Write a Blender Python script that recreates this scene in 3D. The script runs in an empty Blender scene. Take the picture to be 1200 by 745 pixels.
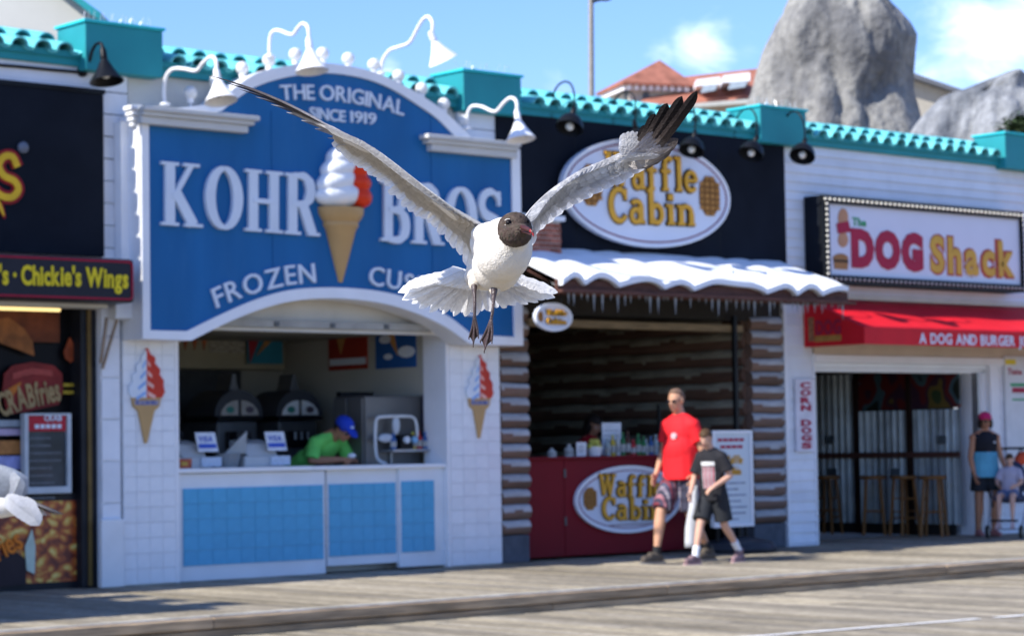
import bpy, bmesh, math, random
from mathutils import Vector, Matrix, noise, Euler
import numpy as np
R = math.radians
random.seed(7)
scene = bpy.context.scene
C = scene.collection

# ------------------------------------------------------------------ camera
CAM_F, YAW, PITCH, ROLL = 2744.7, 0.717931, 0.0546113, -0.0158776
CAM = Vector((-11.0898, -18.0377, 1.18682))
_F = Vector((math.sin(YAW)*math.cos(PITCH), math.cos(YAW)*math.cos(PITCH), math.sin(PITCH)))
_R = Vector((math.cos(YAW), -math.sin(YAW), 0))
_U = _R.cross(_F)
_R2 = _R*math.cos(ROLL) + _U*math.sin(ROLL)
_U2 = -_R*math.sin(ROLL) + _U*math.cos(ROLL)
cam_d = bpy.data.cameras.new('camera')
cam = bpy.data.objects.new('camera', cam_d)
C.objects.link(cam)
cam.matrix_world = Matrix(((_R2.x, _U2.x, -_F.x, CAM.x), (_R2.y, _U2.y, -_F.y, CAM.y), (_R2.z, _U2.z, -_F.z, CAM.z), (0, 0, 0, 1)))
cam_d.sensor_width = 36
cam_d.lens = CAM_F*36/1200
cam_d.clip_start = 0.1
cam_d.clip_end = 3000
cam_d.dof.use_dof = True
cam_d.dof.focus_distance = 3.72
cam_d.dof.aperture_fstop = 12
scene.camera = cam

# ------------------------------------------------------------------ light
SUN_TO = Vector((-1.0, 0.09, 0.86)).normalized()      # towards the sun
el = math.asin(SUN_TO.z)
az = math.atan2(SUN_TO.x, SUN_TO.y)
world = bpy.data.worlds.new('World')
scene.world = world
world.use_nodes = True
wn, wl = world.node_tree.nodes, world.node_tree.links
wn.clear()
w_out = wn.new('ShaderNodeOutputWorld')
w_bg = wn.new('ShaderNodeBackground')
w_bg.inputs['Strength'].default_value = 0.095
sky = wn.new('ShaderNodeTexSky')
sky.sky_type = 'NISHITA'
sky.sun_disc = False
sky.sun_elevation = el
sky.sun_rotation = az
sky.air_density = 1.0
sky.dust_density = 0.3
sky.ozone_density = 2.5
tc = wn.new('ShaderNodeTexCoord')
SKY_TINT = wn.new('ShaderNodeMixRGB'); SKY_TINT.blend_type = 'MULTIPLY'; SKY_TINT.inputs[0].default_value = 1
SKY_TINT.inputs[2].default_value = (.93, 1.13, 1.66, 1)
wl.new(sky.outputs[0], SKY_TINT.inputs[1])


def px_dir(px, py):
    return (_F + _R2*((px-600)/CAM_F) + _U2*((372.5-py)/CAM_F)).normalized()


def cloud_blob(px, py, size, strength):
    d = px_dir(px, py)
    v = wn.new('ShaderNodeVectorMath'); v.operation = 'DISTANCE'
    wl.new(tc.outputs['Generated'], v.inputs[0]); v.inputs[1].default_value = d
    m = wn.new('ShaderNodeMapRange'); m.interpolation_type = 'SMOOTHSTEP'
    m.inputs[1].default_value = size/CAM_F; m.inputs[2].default_value = 0
    m.inputs[3].default_value = 0; m.inputs[4].default_value = strength
    wl.new(v.outputs['Value'], m.inputs[0])
    return m.outputs[0]


acc = None
for b in [(1160, 60, 130, .56), (1215, 30, 150, .54), (1090, 85, 80, .33), (825, 52, 75, .40), (880, 45, 60, .25), (775, 62, 50, .25),
          (455, 78, 45, .4), (590, 70, 40, .3), (655, 88, 50, .28), (-80, 60, 160, .4), (1500, 60, 260, .6), (1300, -180, 200, .45)]:
    o = cloud_blob(*b)
    if acc is None:
        acc = o
    else:
        a = wn.new('ShaderNodeMath'); a.operation = 'MAXIMUM'
        wl.new(acc, a.inputs[0]); wl.new(o, a.inputs[1]); acc = a.outputs[0]
mp = wn.new('ShaderNodeMapping'); mp.inputs['Scale'].default_value = (1, 1, 1.9)
wl.new(tc.outputs['Generated'], mp.inputs[0])
nz = wn.new('ShaderNodeTexNoise'); nz.inputs['Scale'].default_value = 20; nz.inputs['Detail'].default_value = 8
nz.inputs['Roughness'].default_value = .62; nz.inputs['Distortion'].default_value = .35
wl.new(mp.outputs[0], nz.inputs['Vector'])
nz2 = wn.new('ShaderNodeTexNoise'); nz2.inputs['Scale'].default_value = 3.2; nz2.inputs['Detail'].default_value = 6
wl.new(mp.outputs[0], nz2.inputs['Vector'])
far = wn.new('ShaderNodeMapRange'); far.inputs[1].default_value = .56; far.inputs[2].default_value = .72
far.inputs[3].default_value = 0; far.inputs[4].default_value = .3
wl.new(nz2.outputs['Fac'], far.inputs[0])
mx = wn.new('ShaderNodeMath'); mx.operation = 'MAXIMUM'; wl.new(acc, mx.inputs[0]); wl.new(far.outputs[0], mx.inputs[1])
sm = wn.new('ShaderNodeMath'); sm.operation = 'ADD'; wl.new(mx.outputs[0], sm.inputs[0]); wl.new(nz.outputs['Fac'], sm.inputs[1])
cr = wn.new('ShaderNodeMapRange'); cr.interpolation_type = 'SMOOTHSTEP'
cr.inputs[1].default_value = .68; cr.inputs[2].default_value = 1.12; cr.inputs[3].default_value = 0; cr.inputs[4].default_value = .9
wl.new(sm.outputs[0], cr.inputs[0])
mixc = wn.new('ShaderNodeMixRGB'); mixc.inputs[2].default_value = (9.2, 10.6, 12.6, 1)
wl.new(cr.outputs[0], mixc.inputs[0]); wl.new(SKY_TINT.outputs[0], mixc.inputs[1])
wl.new(mixc.outputs[0], w_bg.inputs['Color']); wl.new(w_bg.outputs[0], w_out.inputs['Surface'])
CLOUD_MIX = mixc

sun_d = bpy.data.lights.new('sun', 'SUN')
sun_d.energy = 5.0
sun_d.angle = R(0.53)
sun_d.color = (1.0, 0.95, 0.87)
sun = bpy.data.objects.new('sun', sun_d)
C.objects.link(sun)
sun.rotation_euler = (-SUN_TO).to_track_quat('-Z', 'Y').to_euler()
scene.view_settings.view_transform = 'Standard'
scene.view_settings.look = 'None'
scene.view_settings.exposure = 0.66
scene.view_settings.gamma = 1


# ------------------------------------------------------------------ pixel to place
def at(px, py, axis, val):
    """point where the ray through a photograph pixel meets the plane axis = val"""
    d = _F + _R2*((px-600)/CAM_F) + _U2*((372.5-py)/CAM_F)
    return CAM + d*((val-CAM[axis])/d[axis])


def dep(px, py, d):
    return CAM + (_F + _R2*((px-600)/CAM_F) + _U2*((372.5-py)/CAM_F))*d


def rectY(x0, y0, x1, y1, Y):
    xm, ym = (x0+x1)/2, (y0+y1)/2
    return at(x0, ym, 1, Y).x, at(x1, ym, 1, Y).x, at(xm, y1, 1, Y).z, at(xm, y0, 1, Y).z     # X0 X1 Z0 Z1


def rectX(x0, y0, x1, y1, X):
    xm, ym = (x0+x1)/2, (y0+y1)/2
    return at(x1, ym, 0, X).y, at(x0, ym, 0, X).y, at(xm, y1, 0, X).z, at(xm, y0, 0, X).z     # Y0(near) Y1 Z0 Z1


# ------------------------------------------------------------------ materials
MATS = {}


def mat(name, col, rough=.6, var=.12, vs=6.0, bump=.0, bs=60.0, metal=0, spec=.2, stretch=(1, 1, 1), dirt=0, dirt_col=(.12, .1, .08), emit=None, attr=None, transl=0, wear=None, island=0):
    if name in MATS:
        return MATS[name]
    m = bpy.data.materials.new(name); m.use_nodes = True
    n, l = m.node_tree.nodes, m.node_tree.links
    b = n['Principled BSDF']
    b.inputs['Roughness'].default_value = rough
    b.inputs['Metallic'].default_value = metal
    b.inputs['Specular IOR Level'].default_value = spec
    t = n.new('ShaderNodeTexCoord'); mp = n.new('ShaderNodeMapping'); mp.inputs['Scale'].default_value = stretch
    l.new(t.outputs['Object'], mp.inputs[0])
    nz = n.new('ShaderNodeTexNoise'); nz.inputs['Scale'].default_value = vs; nz.inputs['Detail'].default_value = 5
    l.new(mp.outputs[0], nz.inputs['Vector'])
    mr = n.new('ShaderNodeMapRange'); mr.inputs[1].default_value = .3; mr.inputs[2].default_value = .7
    mr.inputs[3].default_value = 1-var; mr.inputs[4].default_value = 1+var
    l.new(nz.outputs['Fac'], mr.inputs[0])
    mul = n.new('ShaderNodeMixRGB'); mul.blend_type = 'MULTIPLY'; mul.inputs[0].default_value = 1
    if attr:
        a = n.new('ShaderNodeAttribute'); a.attribute_name = attr
        l.new(a.outputs['Color'], mul.inputs[1])
    else:
        mul.inputs[1].default_value = (*col, 1)
    l.new(mr.outputs[0], mul.inputs[2])
    last = mul.outputs[0]
    if island:
        oi = n.new('ShaderNodeObjectInfo')
        mi = n.new('ShaderNodeMapRange'); mi.inputs[3].default_value = 1-island; mi.inputs[4].default_value = 1+island
        l.new(oi.outputs['Random'], mi.inputs[0])
        m3 = n.new('ShaderNodeMixRGB'); m3.blend_type = 'MULTIPLY'; m3.inputs[0].default_value = 1
        l.new(last, m3.inputs[1]); l.new(mi.outputs[0], m3.inputs[2]); last = m3.outputs[0]
    if dirt:
        n2 = n.new('ShaderNodeTexNoise'); n2.inputs['Scale'].default_value = 2.3; n2.inputs['Detail'].default_value = 8; n2.inputs['Roughness'].default_value = .7
        l.new(mp.outputs[0], n2.inputs['Vector'])
        m2 = n.new('ShaderNodeMapRange'); m2.inputs[1].default_value = .5; m2.inputs[2].default_value = .75; m2.inputs[3].default_value = 0; m2.inputs[4].default_value = dirt
        l.new(n2.outputs['Fac'], m2.inputs[0])
        mm = n.new('ShaderNodeMixRGB'); mm.inputs[2].default_value = (*dirt_col, 1)
        l.new(m2.outputs[0], mm.inputs[0]); l.new(last, mm.inputs[1]); last = mm.outputs[0]
    l.new(last, b.inputs['Base Color'])
    if bump:
        nb = n.new('ShaderNodeTexNoise'); nb.inputs['Scale'].default_value = bs; nb.inputs['Detail'].default_value = 4
        l.new(mp.outputs[0], nb.inputs['Vector'])
        bp = n.new('ShaderNodeBump'); bp.inputs['Strength'].default_value = bump; bp.inputs['Distance'].default_value = .01
        l.new(nb.outputs['Fac'], bp.inputs['Height']); l.new(bp.outputs[0], b.inputs['Normal'])
    if emit:
        b.inputs['Emission Color'].default_value = (*emit[0], 1); b.inputs['Emission Strength'].default_value = emit[1]
    if transl:
        tr = n.new('ShaderNodeBsdfTranslucent'); l.new(last, tr.inputs['Color'])
        ms = n.new('ShaderNodeMixShader'); ms.inputs[0].default_value = transl
        l.new(b.outputs[0], ms.inputs[1]); l.new(tr.outputs[0], ms.inputs[2])
        l.new(ms.outputs[0], n['Material Output'].inputs['Surface'])
    MATS[name] = m
    return m


WHITE = mat('white_paint', (.76, .77, .78), .45, .05, 3, .05, 30, dirt=.22, dirt_col=(.45, .43, .38))
TRIM = mat('white_trim', (.80, .81, .83), .4, .03, 4, dirt=.12, dirt_col=(.5, .48, .42))
OFFW = mat('off_white_wall', (.62, .60, .54), .6, .06, 2, dirt=.25, dirt_col=(.35, .32, .26))
SIDING = mat('white_siding', (.74, .76, .80), .5, .05, 3, .06, 40, dirt=.2, dirt_col=(.42, .42, .4), island=.05)
TILEW = mat('white_tile', (.77, .79, .82), .22, .03, 9, dirt=.18, dirt_col=(.5, .48, .42), island=.035)
GROUT = mat('grout', (.72, .73, .74), .8, .1, 20)
TILEB = mat('blue_tile', (.085, .37, .60), .25, .06, 9, island=.035)
GROUTB = mat('blue_grout', (.22, .50, .70), .7, .1, 20)
BLUE = mat('blue_sign_paint', (.009, .122, .32), .5, .12, 1.2, .05, 12, dirt=.35, dirt_col=(.03, .15, .34), stretch=(2.2, 2.2, .5))
LETW = mat('sign_letter_white', (.66, .72, .80), .4, .05, 3)
TEAL = mat('teal_paint', (.022, .26, .285), .5, .10, 2, .06, 20, dirt=.2, dirt_col=(.03, .2, .25))
TEALT = mat('teal_tile', (.14, .54, .56), .42, .14, 5, .1, 30, island=.2, dirt=.3, dirt_col=(.03, .3, .33))
BLACK = mat('black_panel', (.010, .013, .020), .75, .25, 1.5, dirt=.4, dirt_col=(.016, .02, .03), spec=.06)
BLKM = mat('black_metal', (.007, .008, .010), .38, .2, 10, spec=.16)
REDTRIM = mat('red_trim', (.32, .006, .03), .45, .1)
YEL = mat('yellow_lettering', (.72, .56, .02), .5, .08)
GOLD = mat('gold_lettering', (.70, .36, .035), .5, .1)
DARKOUT = mat('dark_outline', (.05, .03, .015), .6, .1)
SNOW = mat('white_snow_roof', (.80, .82, .85), .6, .06, 4, .35, 9, dirt=.2, dirt_col=(.55, .56, .57))
BROWNW = mat('brown_wood_trim', (.10, .045, .035), .7, .25, 8, .2, 30, stretch=(1, 4, 4))
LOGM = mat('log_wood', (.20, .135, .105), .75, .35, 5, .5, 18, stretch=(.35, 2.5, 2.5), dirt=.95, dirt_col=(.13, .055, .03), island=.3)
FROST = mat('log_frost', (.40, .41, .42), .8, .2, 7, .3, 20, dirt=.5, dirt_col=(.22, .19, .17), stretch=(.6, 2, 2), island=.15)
FROSTIN = mat('log_frost_shaded', (.27, .25, .19), .8, .25, 7, .3, 20, dirt=.6, dirt_col=(.08, .06, .04), stretch=(.6, .6, 2), island=.25)  # darker copy of the log frost, indoor shade put into its colour
LOGIN = mat('shaded_log_wood', (.12, .07, .05), .75, .25, 5, .3, 18, stretch=(.35, .35, 2.5), dirt=.7, dirt_col=(.05, .025, .018), island=.35)  # log wood darkened to carry the shade inside the cabin
CONC = mat('dark_concrete', (.09, .10, .12), .85, .2, 8, .2, 40)
MAROON = mat('maroon_paint', (.17, .003, .010), .6, .1, 2, dirt=.15, dirt_col=(.06, .01, .01))
RED = mat('red_canvas', (.62, .012, .022), .6, .08, 4, .1, 60)
SHOPWHITE = mat('sign_face', (.66, .70, .80), .35, .02, 3)
STEEL = mat('dull_steel', (.36, .37, .38), .35, .12, 6, metal=.6)
DSTEEL = mat('dark_steel', (.10, .105, .11), .4, .12, 6, metal=.3)
CORR = mat('corrugated_metal', (.36, .41, .43), .45, .25, 3, metal=.4, dirt=.4, dirt_col=(.16, .13, .11))
STOOL = mat('stool_wood', (.24, .11, .035), .5, .25, 12, stretch=(3, 3, .6))
GLASSY = mat('dark_glass', (.008, .008, .010), .3, .1, spec=.08)
BRICKM = mat('brick_red', (.36, .13, .085), .85, .2, 15, .2, 60, island=.3)
MORTAR = mat('mortar', (.50, .48, .45), .9, .1)
GREEN = mat('green_lettering', (.02, .30, .10), .5)
CRIM = mat('crimson_lettering', (.38, .012, .05), .5, .08)
MUST = mat('mustard_lettering', (.62, .37, .05), .5, .08)
TERRA = mat('terracotta_roof', (.31, .125, .085), .8, .3, 1.5, dirt=.3, dirt_col=(.22, .08, .05))


# ------------------------------------------------------------------ mesh helpers
class MB:
    def __init__(s):
        s.v = []; s.f = []; s.m = []; s.c = []

    def add(s, v, f, mi=0, col=None):
        o = len(s.v); s.v += [tuple(p) for p in v]
        s.f += [tuple(i+o for i in q) for q in f]; s.m += [mi]*len(f)
        if col is not None:
            s.c += [col]*len(v)
        return s

    def box(s, x0, x1, y0, y1, z0, z1, mi=0, col=None):
        v = [(x0, y0, z0), (x1, y0, z0), (x1, y1, z0), (x0, y1, z0), (x0, y0, z1), (x1, y0, z1), (x1, y1, z1), (x0, y1, z1)]
        return s.add(v, [(0, 3, 2, 1), (4, 5, 6, 7), (0, 1, 5, 4), (1, 2, 6, 5), (2, 3, 7, 6), (3, 0, 4, 7)], mi, col)

    def prismY(s, pts, y0, y1, mi=0):
        """pts (x,z) outline, extruded from y0 (front) to y1"""
        n = len(pts)
        v = [(p[0], y0, p[1]) for p in pts]+[(p[0], y1, p[1]) for p in pts]
        f = [tuple(range(n)), tuple(range(2*n-1, n-1, -1))]+[(i, i+n, (i+1) % n+n, (i+1) % n) for i in range(n)]
        return s.add(v, f, mi)

    def prismX(s, pts, x0, x1, mi=0):
        n = len(pts)
        v = [(x0, p[0], p[1]) for p in pts]+[(x1, p[0], p[1]) for p in pts]
        f = [tuple(range(n)), tuple(range(2*n-1, n-1, -1))]+[(i, i+n, (i+1) % n+n, (i+1) % n) for i in range(n)]
        return s.add(v, f, mi)

    def ring(s, a, b, y0, y1, mi=0, closed=True):
        """strip between outlines a and b (x,z), extruded y0..y1"""
        n = len(a)
        v = [(p[0], y0, p[1]) for p in a]+[(p[0], y0, p[1]) for p in b]+[(p[0], y1, p[1]) for p in a]+[(p[0], y1, p[1]) for p in b]
        f = []
        for i in range(n if closed else n-1):
            j = (i+1) % n
            f += [(i, j, n+j, n+i), (2*n+i, 3*n+i, 3*n+j, 2*n+j), (i, 2*n+i, 2*n+j, j), (n+i, n+j, 3*n+j, 3*n+i)]
        if not closed:
            f += [(0, n, 3*n, 2*n), (n-1, 3*n-1, 4*n-1, 2*n-1)]
        return s.add(v, f, mi)

    def tube(s, pts, r, seg=10, mi=0, cap=True, flat=None):
        pts = [Vector(p) for p in pts]
        rr = r if isinstance(r, (list, tuple)) else [r]*len(pts)
        v = []; f = []
        prev = None
        for i, p in enumerate(pts):
            d = (pts[min(i+1, len(pts)-1)]-pts[max(i-1, 0)]).normalized()
            if prev is None:
                a = Vector((0, 0, 1)) if abs(d.z) < .9 else Vector((1, 0, 0))
                u = d.cross(a).normalized()
            else:
                u = (prev-d*prev.dot(d)).normalized()
            prev = u; w = d.cross(u)
            for k in range(seg):
                t = 2*math.pi*k/seg
                v.append(p+(u*math.cos(t)+w*math.sin(t))*rr[i])
        for i in range(len(pts)-1):
            for k in range(seg):
                k2 = (k+1) % seg
                f.append((i*seg+k, i*seg+k2, (i+1)*seg+k2, (i+1)*seg+k))
        if cap:
            f.append(tuple(range(seg-1, -1, -1))); b = (len(pts)-1)*seg
            f.append(tuple(range(b, b+seg)))
        return s.add(v, f, mi)

    def ball(s, c, r, seg=14, rings=9, mi=0, M=None):
        rx, ry, rz = r if isinstance(r, (list, tuple)) else (r, r, r)
        c = Vector(c); v = []; f = []
        for i in range(rings+1):
            ph = math.pi*i/rings
            for k in range(seg):
                t = 2*math.pi*k/seg
                p = Vector((rx*math.sin(ph)*math.cos(t), ry*math.sin(ph)*math.sin(t), rz*math.cos(ph)))
                v.append(c+(M @ p if M else p))
        for i in range(rings):
            for k in range(seg):
                k2 = (k+1) % seg
                f.append((i*seg+k, (i+1)*seg+k, (i+1)*seg+k2, i*seg+k2))
        return s.add(v, f, mi)

    def lathe(s, prof, c=(0, 0, 0), ax=(0, 0, 1), seg=16, mi=0, cap=False):
        ax = Vector(ax).normalized(); a = Vector((1, 0, 0)) if abs(ax.x) < .9 else Vector((0, 1, 0))
        u = ax.cross(a).normalized(); w = ax.cross(u); c = Vector(c)
        v = []; f = []
        for (r, h) in prof:
            for k in range(seg):
                t = 2*math.pi*k/seg
                v.append(c+ax*h+(u*math.cos(t)+w*math.sin(t))*r)
        for i in range(len(prof)-1):
            for k in range(seg):
                k2 = (k+1) % seg
                f.append((i*seg+k, i*seg+k2, (i+1)*seg+k2, (i+1)*seg+k))
        if cap:
            f.append(tuple(range(seg))); b = (len(prof)-1)*seg; f.append(tuple(range(b+seg-1, b-1, -1)))
        return s.add(v, f, mi)

    def mesh(s, name, mats, smooth=False, fix=True):
        me = bpy.data.meshes.new(name)
        me.from_pydata(s.v, [], s.f)
        if not isinstance(mats, (list, tuple)):
            mats = [mats]
        for m in mats:
            me.materials.append(m)
        me.polygons.foreach_set('material_index', s.m)
        if s.c and len(s.c) == len(s.v):
            ca = me.color_attributes.new('Col', 'FLOAT_COLOR', 'POINT')
            ca.data.foreach_set('color', [x for c in s.c for x in (*c, 1)])
        if fix:
            bm = bmesh.new(); bm.from_mesh(me); bmesh.ops.recalc_face_normals(bm, faces=bm.faces); bm.to_mesh(me); bm.free()
        if smooth:
            me.polygons.foreach_set('use_smooth', [True]*len(me.polygons))
            if smooth != 2:
                me.set_sharp_from_angle(angle=R(40))
        me.update()
        return me

    def build(s, name, mats, parent=None, smooth=False, bevel=0, **kw):
        o = bpy.data.objects.new(name, s.mesh(name, mats, smooth))
        C.objects.link(o)
        if parent:
            o.parent = parent
            o.matrix_parent_inverse = Matrix.Identity(4)
            if parent.get('_org'):
                pass
        if bevel:
            b = o.modifiers.new('bevel', 'BEVEL'); b.width = bevel; b.segments = 2; b.limit_method = 'ANGLE'
        for k, v in kw.items():
            o[k] = v
        return o


def empty(name, label, cat, group=None):
    """top-level thing; its parts are built in world coordinates, then rebase() moves its origin to its base"""
    o = bpy.data.objects.new(name, None); C.objects.link(o)
    o.empty_display_size = .2
    o['label'] = label; o['category'] = cat
    if group:
        o['group'] = group
    return o


def tagm(o, label, cat, group=None):
    o['label'] = label; o['category'] = cat
    if group:
        o['group'] = group
    return o


def rebase(root, loc):
    """put the empty at its base without moving its parts (meshes are in world coordinates)"""
    loc = Vector(loc)
    root.location = loc
    for ch in root.children:
        ch.location = ch.location-loc
    return root


def part(name, me, parent, loc=(0, 0, 0), rot=None, scale=None):
    o = bpy.data.objects.new(name, me); C.objects.link(o); o.location = loc
    if rot is not None:
        o.rotation_euler = rot
    if scale is not None:
        o.scale = scale
    if parent:
        o.parent = parent
    return o


# text with the built-in font: flat mesh in (x, z), facing -Y
_TX = {}


def text_mesh(ch, bold=0.0, shear=0.0, depth=.01, res=3):
    key = (ch, bold, shear, depth)
    if key in _TX:
        return _TX[key]
    cu = bpy.data.curves.new('t', 'FONT'); cu.body = ch; cu.offset = bold; cu.shear = shear; cu.extrude = depth/2; cu.resolution_u = res
    o = bpy.data.objects.new('t', cu); C.objects.link(o)
    dg = bpy.context.evaluated_depsgraph_get(); dg.update()
    me = bpy.data.meshes.new_from_object(o.evaluated_get(dg))
    co = np.array([v.co[:] for v in me.vertices]) if len(me.vertices) else np.zeros((0, 3))
    fa = [tuple(p.vertices) for p in me.polygons]
    bpy.data.objects.remove(o); bpy.data.curves.remove(cu); bpy.data.meshes.remove(me)
    _TX[key] = (co, fa)
    return co, fa


CAP = .73      # cap height of the built-in font for size 1


def glyph_run(s, bold=0, shear=0, gap=.07, space=.3, getter=None):
    """list of (char, x offset, width)"""
    x = 0; out = []
    for ch in s:
        if ch == ' ':
            x += space; continue
        co, fa = (getter or text_mesh)(ch, bold, shear)
        if len(co) == 0:
            continue
        w = co[:, 0].max()-co[:, 0].min()
        out.append((ch, x-co[:, 0].min(), w)); x += w+gap
    return out, x-gap


def lettering(s, base, height, Y, m, parent, name='letter', bold=0, shear=0, depth=.012, gap=.07, space=.3, stretch=1.0, one=False, getter=None, cap=CAP, fit=True, axis=1, grow=0, centre=False, vert=False):
    """base: list of world (a, z) baseline points; text is spread over the polyline, letters warped along it"""
    run, W = glyph_run(s, bold, shear, gap, space, getter)
    pts = [Vector((p[0], p[1])) for p in base]
    seg = [(pts[i+1]-pts[i]).length for i in range(len(pts)-1)]
    L = sum(seg)
    k = height/cap
    sx = L/W if fit else k*stretch
    objs = []; big = MB()

    def on(t):
        d = t
        for i, q in enumerate(seg):
            if d <= q or i == len(seg)-1:
                u = (pts[i+1]-pts[i]).normalized()
                # smooth the direction between segments
                f = d/q
                u0 = (pts[i]-pts[i-1]).normalized() if i > 0 else u
                u1 = (pts[i+2]-pts[i+1]).normalized() if i < len(seg)-1 else u
                dirn = u.lerp((u0+u).normalized(), max(0, .5-f)).lerp((u+u1).normalized(), max(0, f-.5)).normalized()
                return pts[i]+u*d, dirn
            d -= q
    zt = 0
    for (ch, xo, w) in run:
        co, fa = (getter or text_mesh)(ch, bold, shear)
        zmin = co[:, 2].min(); zmax = co[:, 2].max()
        cx = (co[:, 0].min()+co[:, 0].max())/2
        P0, D0 = on((cx+xo)*sx)
        N0 = Vector((-D0.y, D0.x))
        mb = MB(); vs = []
        for (x, y, z) in co:
            q = P0+D0*((x-cx)*sx)+N0*(y*k)
            dd = Y-(z-zmin)/(zmax-zmin+1e-9)*depth
            vs.append((q.x, dd, q.y) if axis == 1 else (dd, q.x, q.y))
        if one:
            big.add(vs, fa)
        else:
            mb.add(vs, fa); objs.append(mb.build(name, m, parent))
    if one:
        return big.build(name, m, parent)
    return objs


# own slab-serif glyphs made of ribbons: unit cap height
def ribbon(pts, w):
    n = len(pts); L = []; Rr = []
    ww = w if isinstance(w, (list, tuple)) else [w]*n
    for i, p in enumerate(pts):
        a = pts[max(i-1, 0)]; b = pts[min(i+1, n-1)]
        d = Vector((b[0]-a[0], b[1]-a[1])).normalized(); nn = Vector((-d.y, d.x))*ww[i]/2
        L.append((p[0]+nn.x, p[1]+nn.y)); Rr.append((p[0]-nn.x, p[1]-nn.y))
    return L, Rr


def arc(cx, cy, rx, ry, a0, a1, n=14):
    return [(cx+rx*math.cos(R(a0+(a1-a0)*i/n)), cy+ry*math.sin(R(a0+(a1-a0)*i/n))) for i in range(n+1)]


def bar(x0, x1, y, t):
    return ([(x0, y), (x1, y)], t)


def glyph_def(ch, T, S, st):
    """T stem width, S serif thickness, st = serif overhang"""
    g = []

    def stem(x, y0=0, y1=1, s0=True, s1=True):
        g.append(([(x, y0), (x, y1)], T))
        if s0: g.append(bar(x-T/2-st, x+T/2+st, y0+S/2, S))
        if s1: g.append(bar(x-T/2-st, x+T/2+st, y1-S/2, S))
    if ch == 'K':
        stem(.15); g.append(([(.2, .42), (.52, .97)], T*.5)); g.append(([(.24, .55), (.56, .03)], T)); g.append(bar(.4, .72, S/2, S)); g.append(bar(.38, .66, 1-S/2, S))
    elif ch == 'H':
        stem(.15); stem(.53); g.append(bar(.15, .53, .5, T*.45))
    elif ch == 'R':
        stem(.15); g.append(([(.15, 1-S/2), (.3, 1-S/2)]+arc(.32, .74, .17, .235, 90, -90)+[(.15, .505)], [T*.45, T*.6]+[T*.75]*4+[T*1.0]*7+[T*.75]*4+[T*.5])); g.append(([(.34, .5), (.52, .03)], T)); g.append(bar(.44, .66, S/2, S))
    elif ch == 'B':
        stem(.15)
        g.append(([(.15, 1-S/2), (.3, 1-S/2)]+arc(.3, .75, .15, .22, 90, -90)+[(.15, .53)], [T*.45, T*.6]+[T*.75]*4+[T]*7+[T*.75]*4+[T*.5]))
        g.append(([(.15, .53), (.3, .53)]+arc(.32, .28, .18, .25, 90, -90)+[(.15, .03)], [T*.45, T*.6]+[T*.75]*4+[T]*7+[T*.75]*4+[T*.5]))
    elif ch == 'O':
        a = arc(.32, .5, .25, .47, 90, 450, 32); g.append((a, [T*(.45+.6*abs(math.cos(R(90+360*i/32)))) for i in range(33)]))
    elif ch == 'S':
        p = arc(.3, .74, .2, .22, 20, 265, 14)+arc(.3, .26, .2, .24, 80, -160, 14)
        g.append((p, [T*.5]*4+[T*.8]*8+[T]*10+[T*.8]*5+[T*.5]*3)); g.append(([(.48, .97), (.48, .72)], S)); g.append(([(.11, .03), (.11, .3)], S))
    elif ch == 'W':
        for a, b, w in [((.08, .95), (.26, .06), T), ((.26, .06), (.44, .9), T*.6), ((.44, .9), (.62, .06), T), ((.62, .06), (.8, .95), T*.6)]:
            g.append(([a, b], w))
        for x in (.08, .44, .8): g.append(bar(x-T/2-st, x+T/2+st, 1-S/2, S))
    elif ch == 'C':
        g.append((arc(.38, .5, .28, .46, 40, 320, 22), [T*.7]*3+[T]*17+[T*.7]*3)); g.append(([(.6, .97), (.6, .66)], S*1.1))
    elif ch == 'a':
        g.append((arc(.24, .22, .15, .19, 0, 360, 18), T*.8)); stem(.42, 0, .5, True, False); g.append((arc(.26, .5, .16, .14, 0, 150, 8), T*.8))
    elif ch == 'f':
        stem(.2, 0, .78, True, False); g.append((arc(.34, .78, .14, .17, 180, 30, 8), T*.85)); g.append(bar(.04, .42, .56, S*1.2))
    elif ch == 'l':
        stem(.16, 0, 1, True, False); g.append(bar(.0, .16, 1-S/2, S))
    elif ch == 'e':
        g.append((arc(.28, .31, .21, .27, 0, 320, 20), T*.8)); g.append(bar(.08, .49, .33, T*.6))
    elif ch == 'b':
        stem(.14, 0, 1, False, False); g.append(bar(.0, .14, 1-S/2, S)); g.append((arc(.32, .3, .18, .26, 150, -150, 16), T*.85))
    elif ch == 'i':
        stem(.16, 0, .6, True, False); g.append(bar(.0, .16, .6-S/2, S)); g.append(([(.16, .72), (.16, .9)], T*1.1))
    elif ch == 'n':
        stem(.14, 0, .6, True, False); g.append(bar(.0, .14, .6-S/2, S)); g.append((arc(.32, .38, .18, .19, 150, 0, 9), T*.8)); stem(.5, 0, .38, True, False)
    return g


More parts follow.
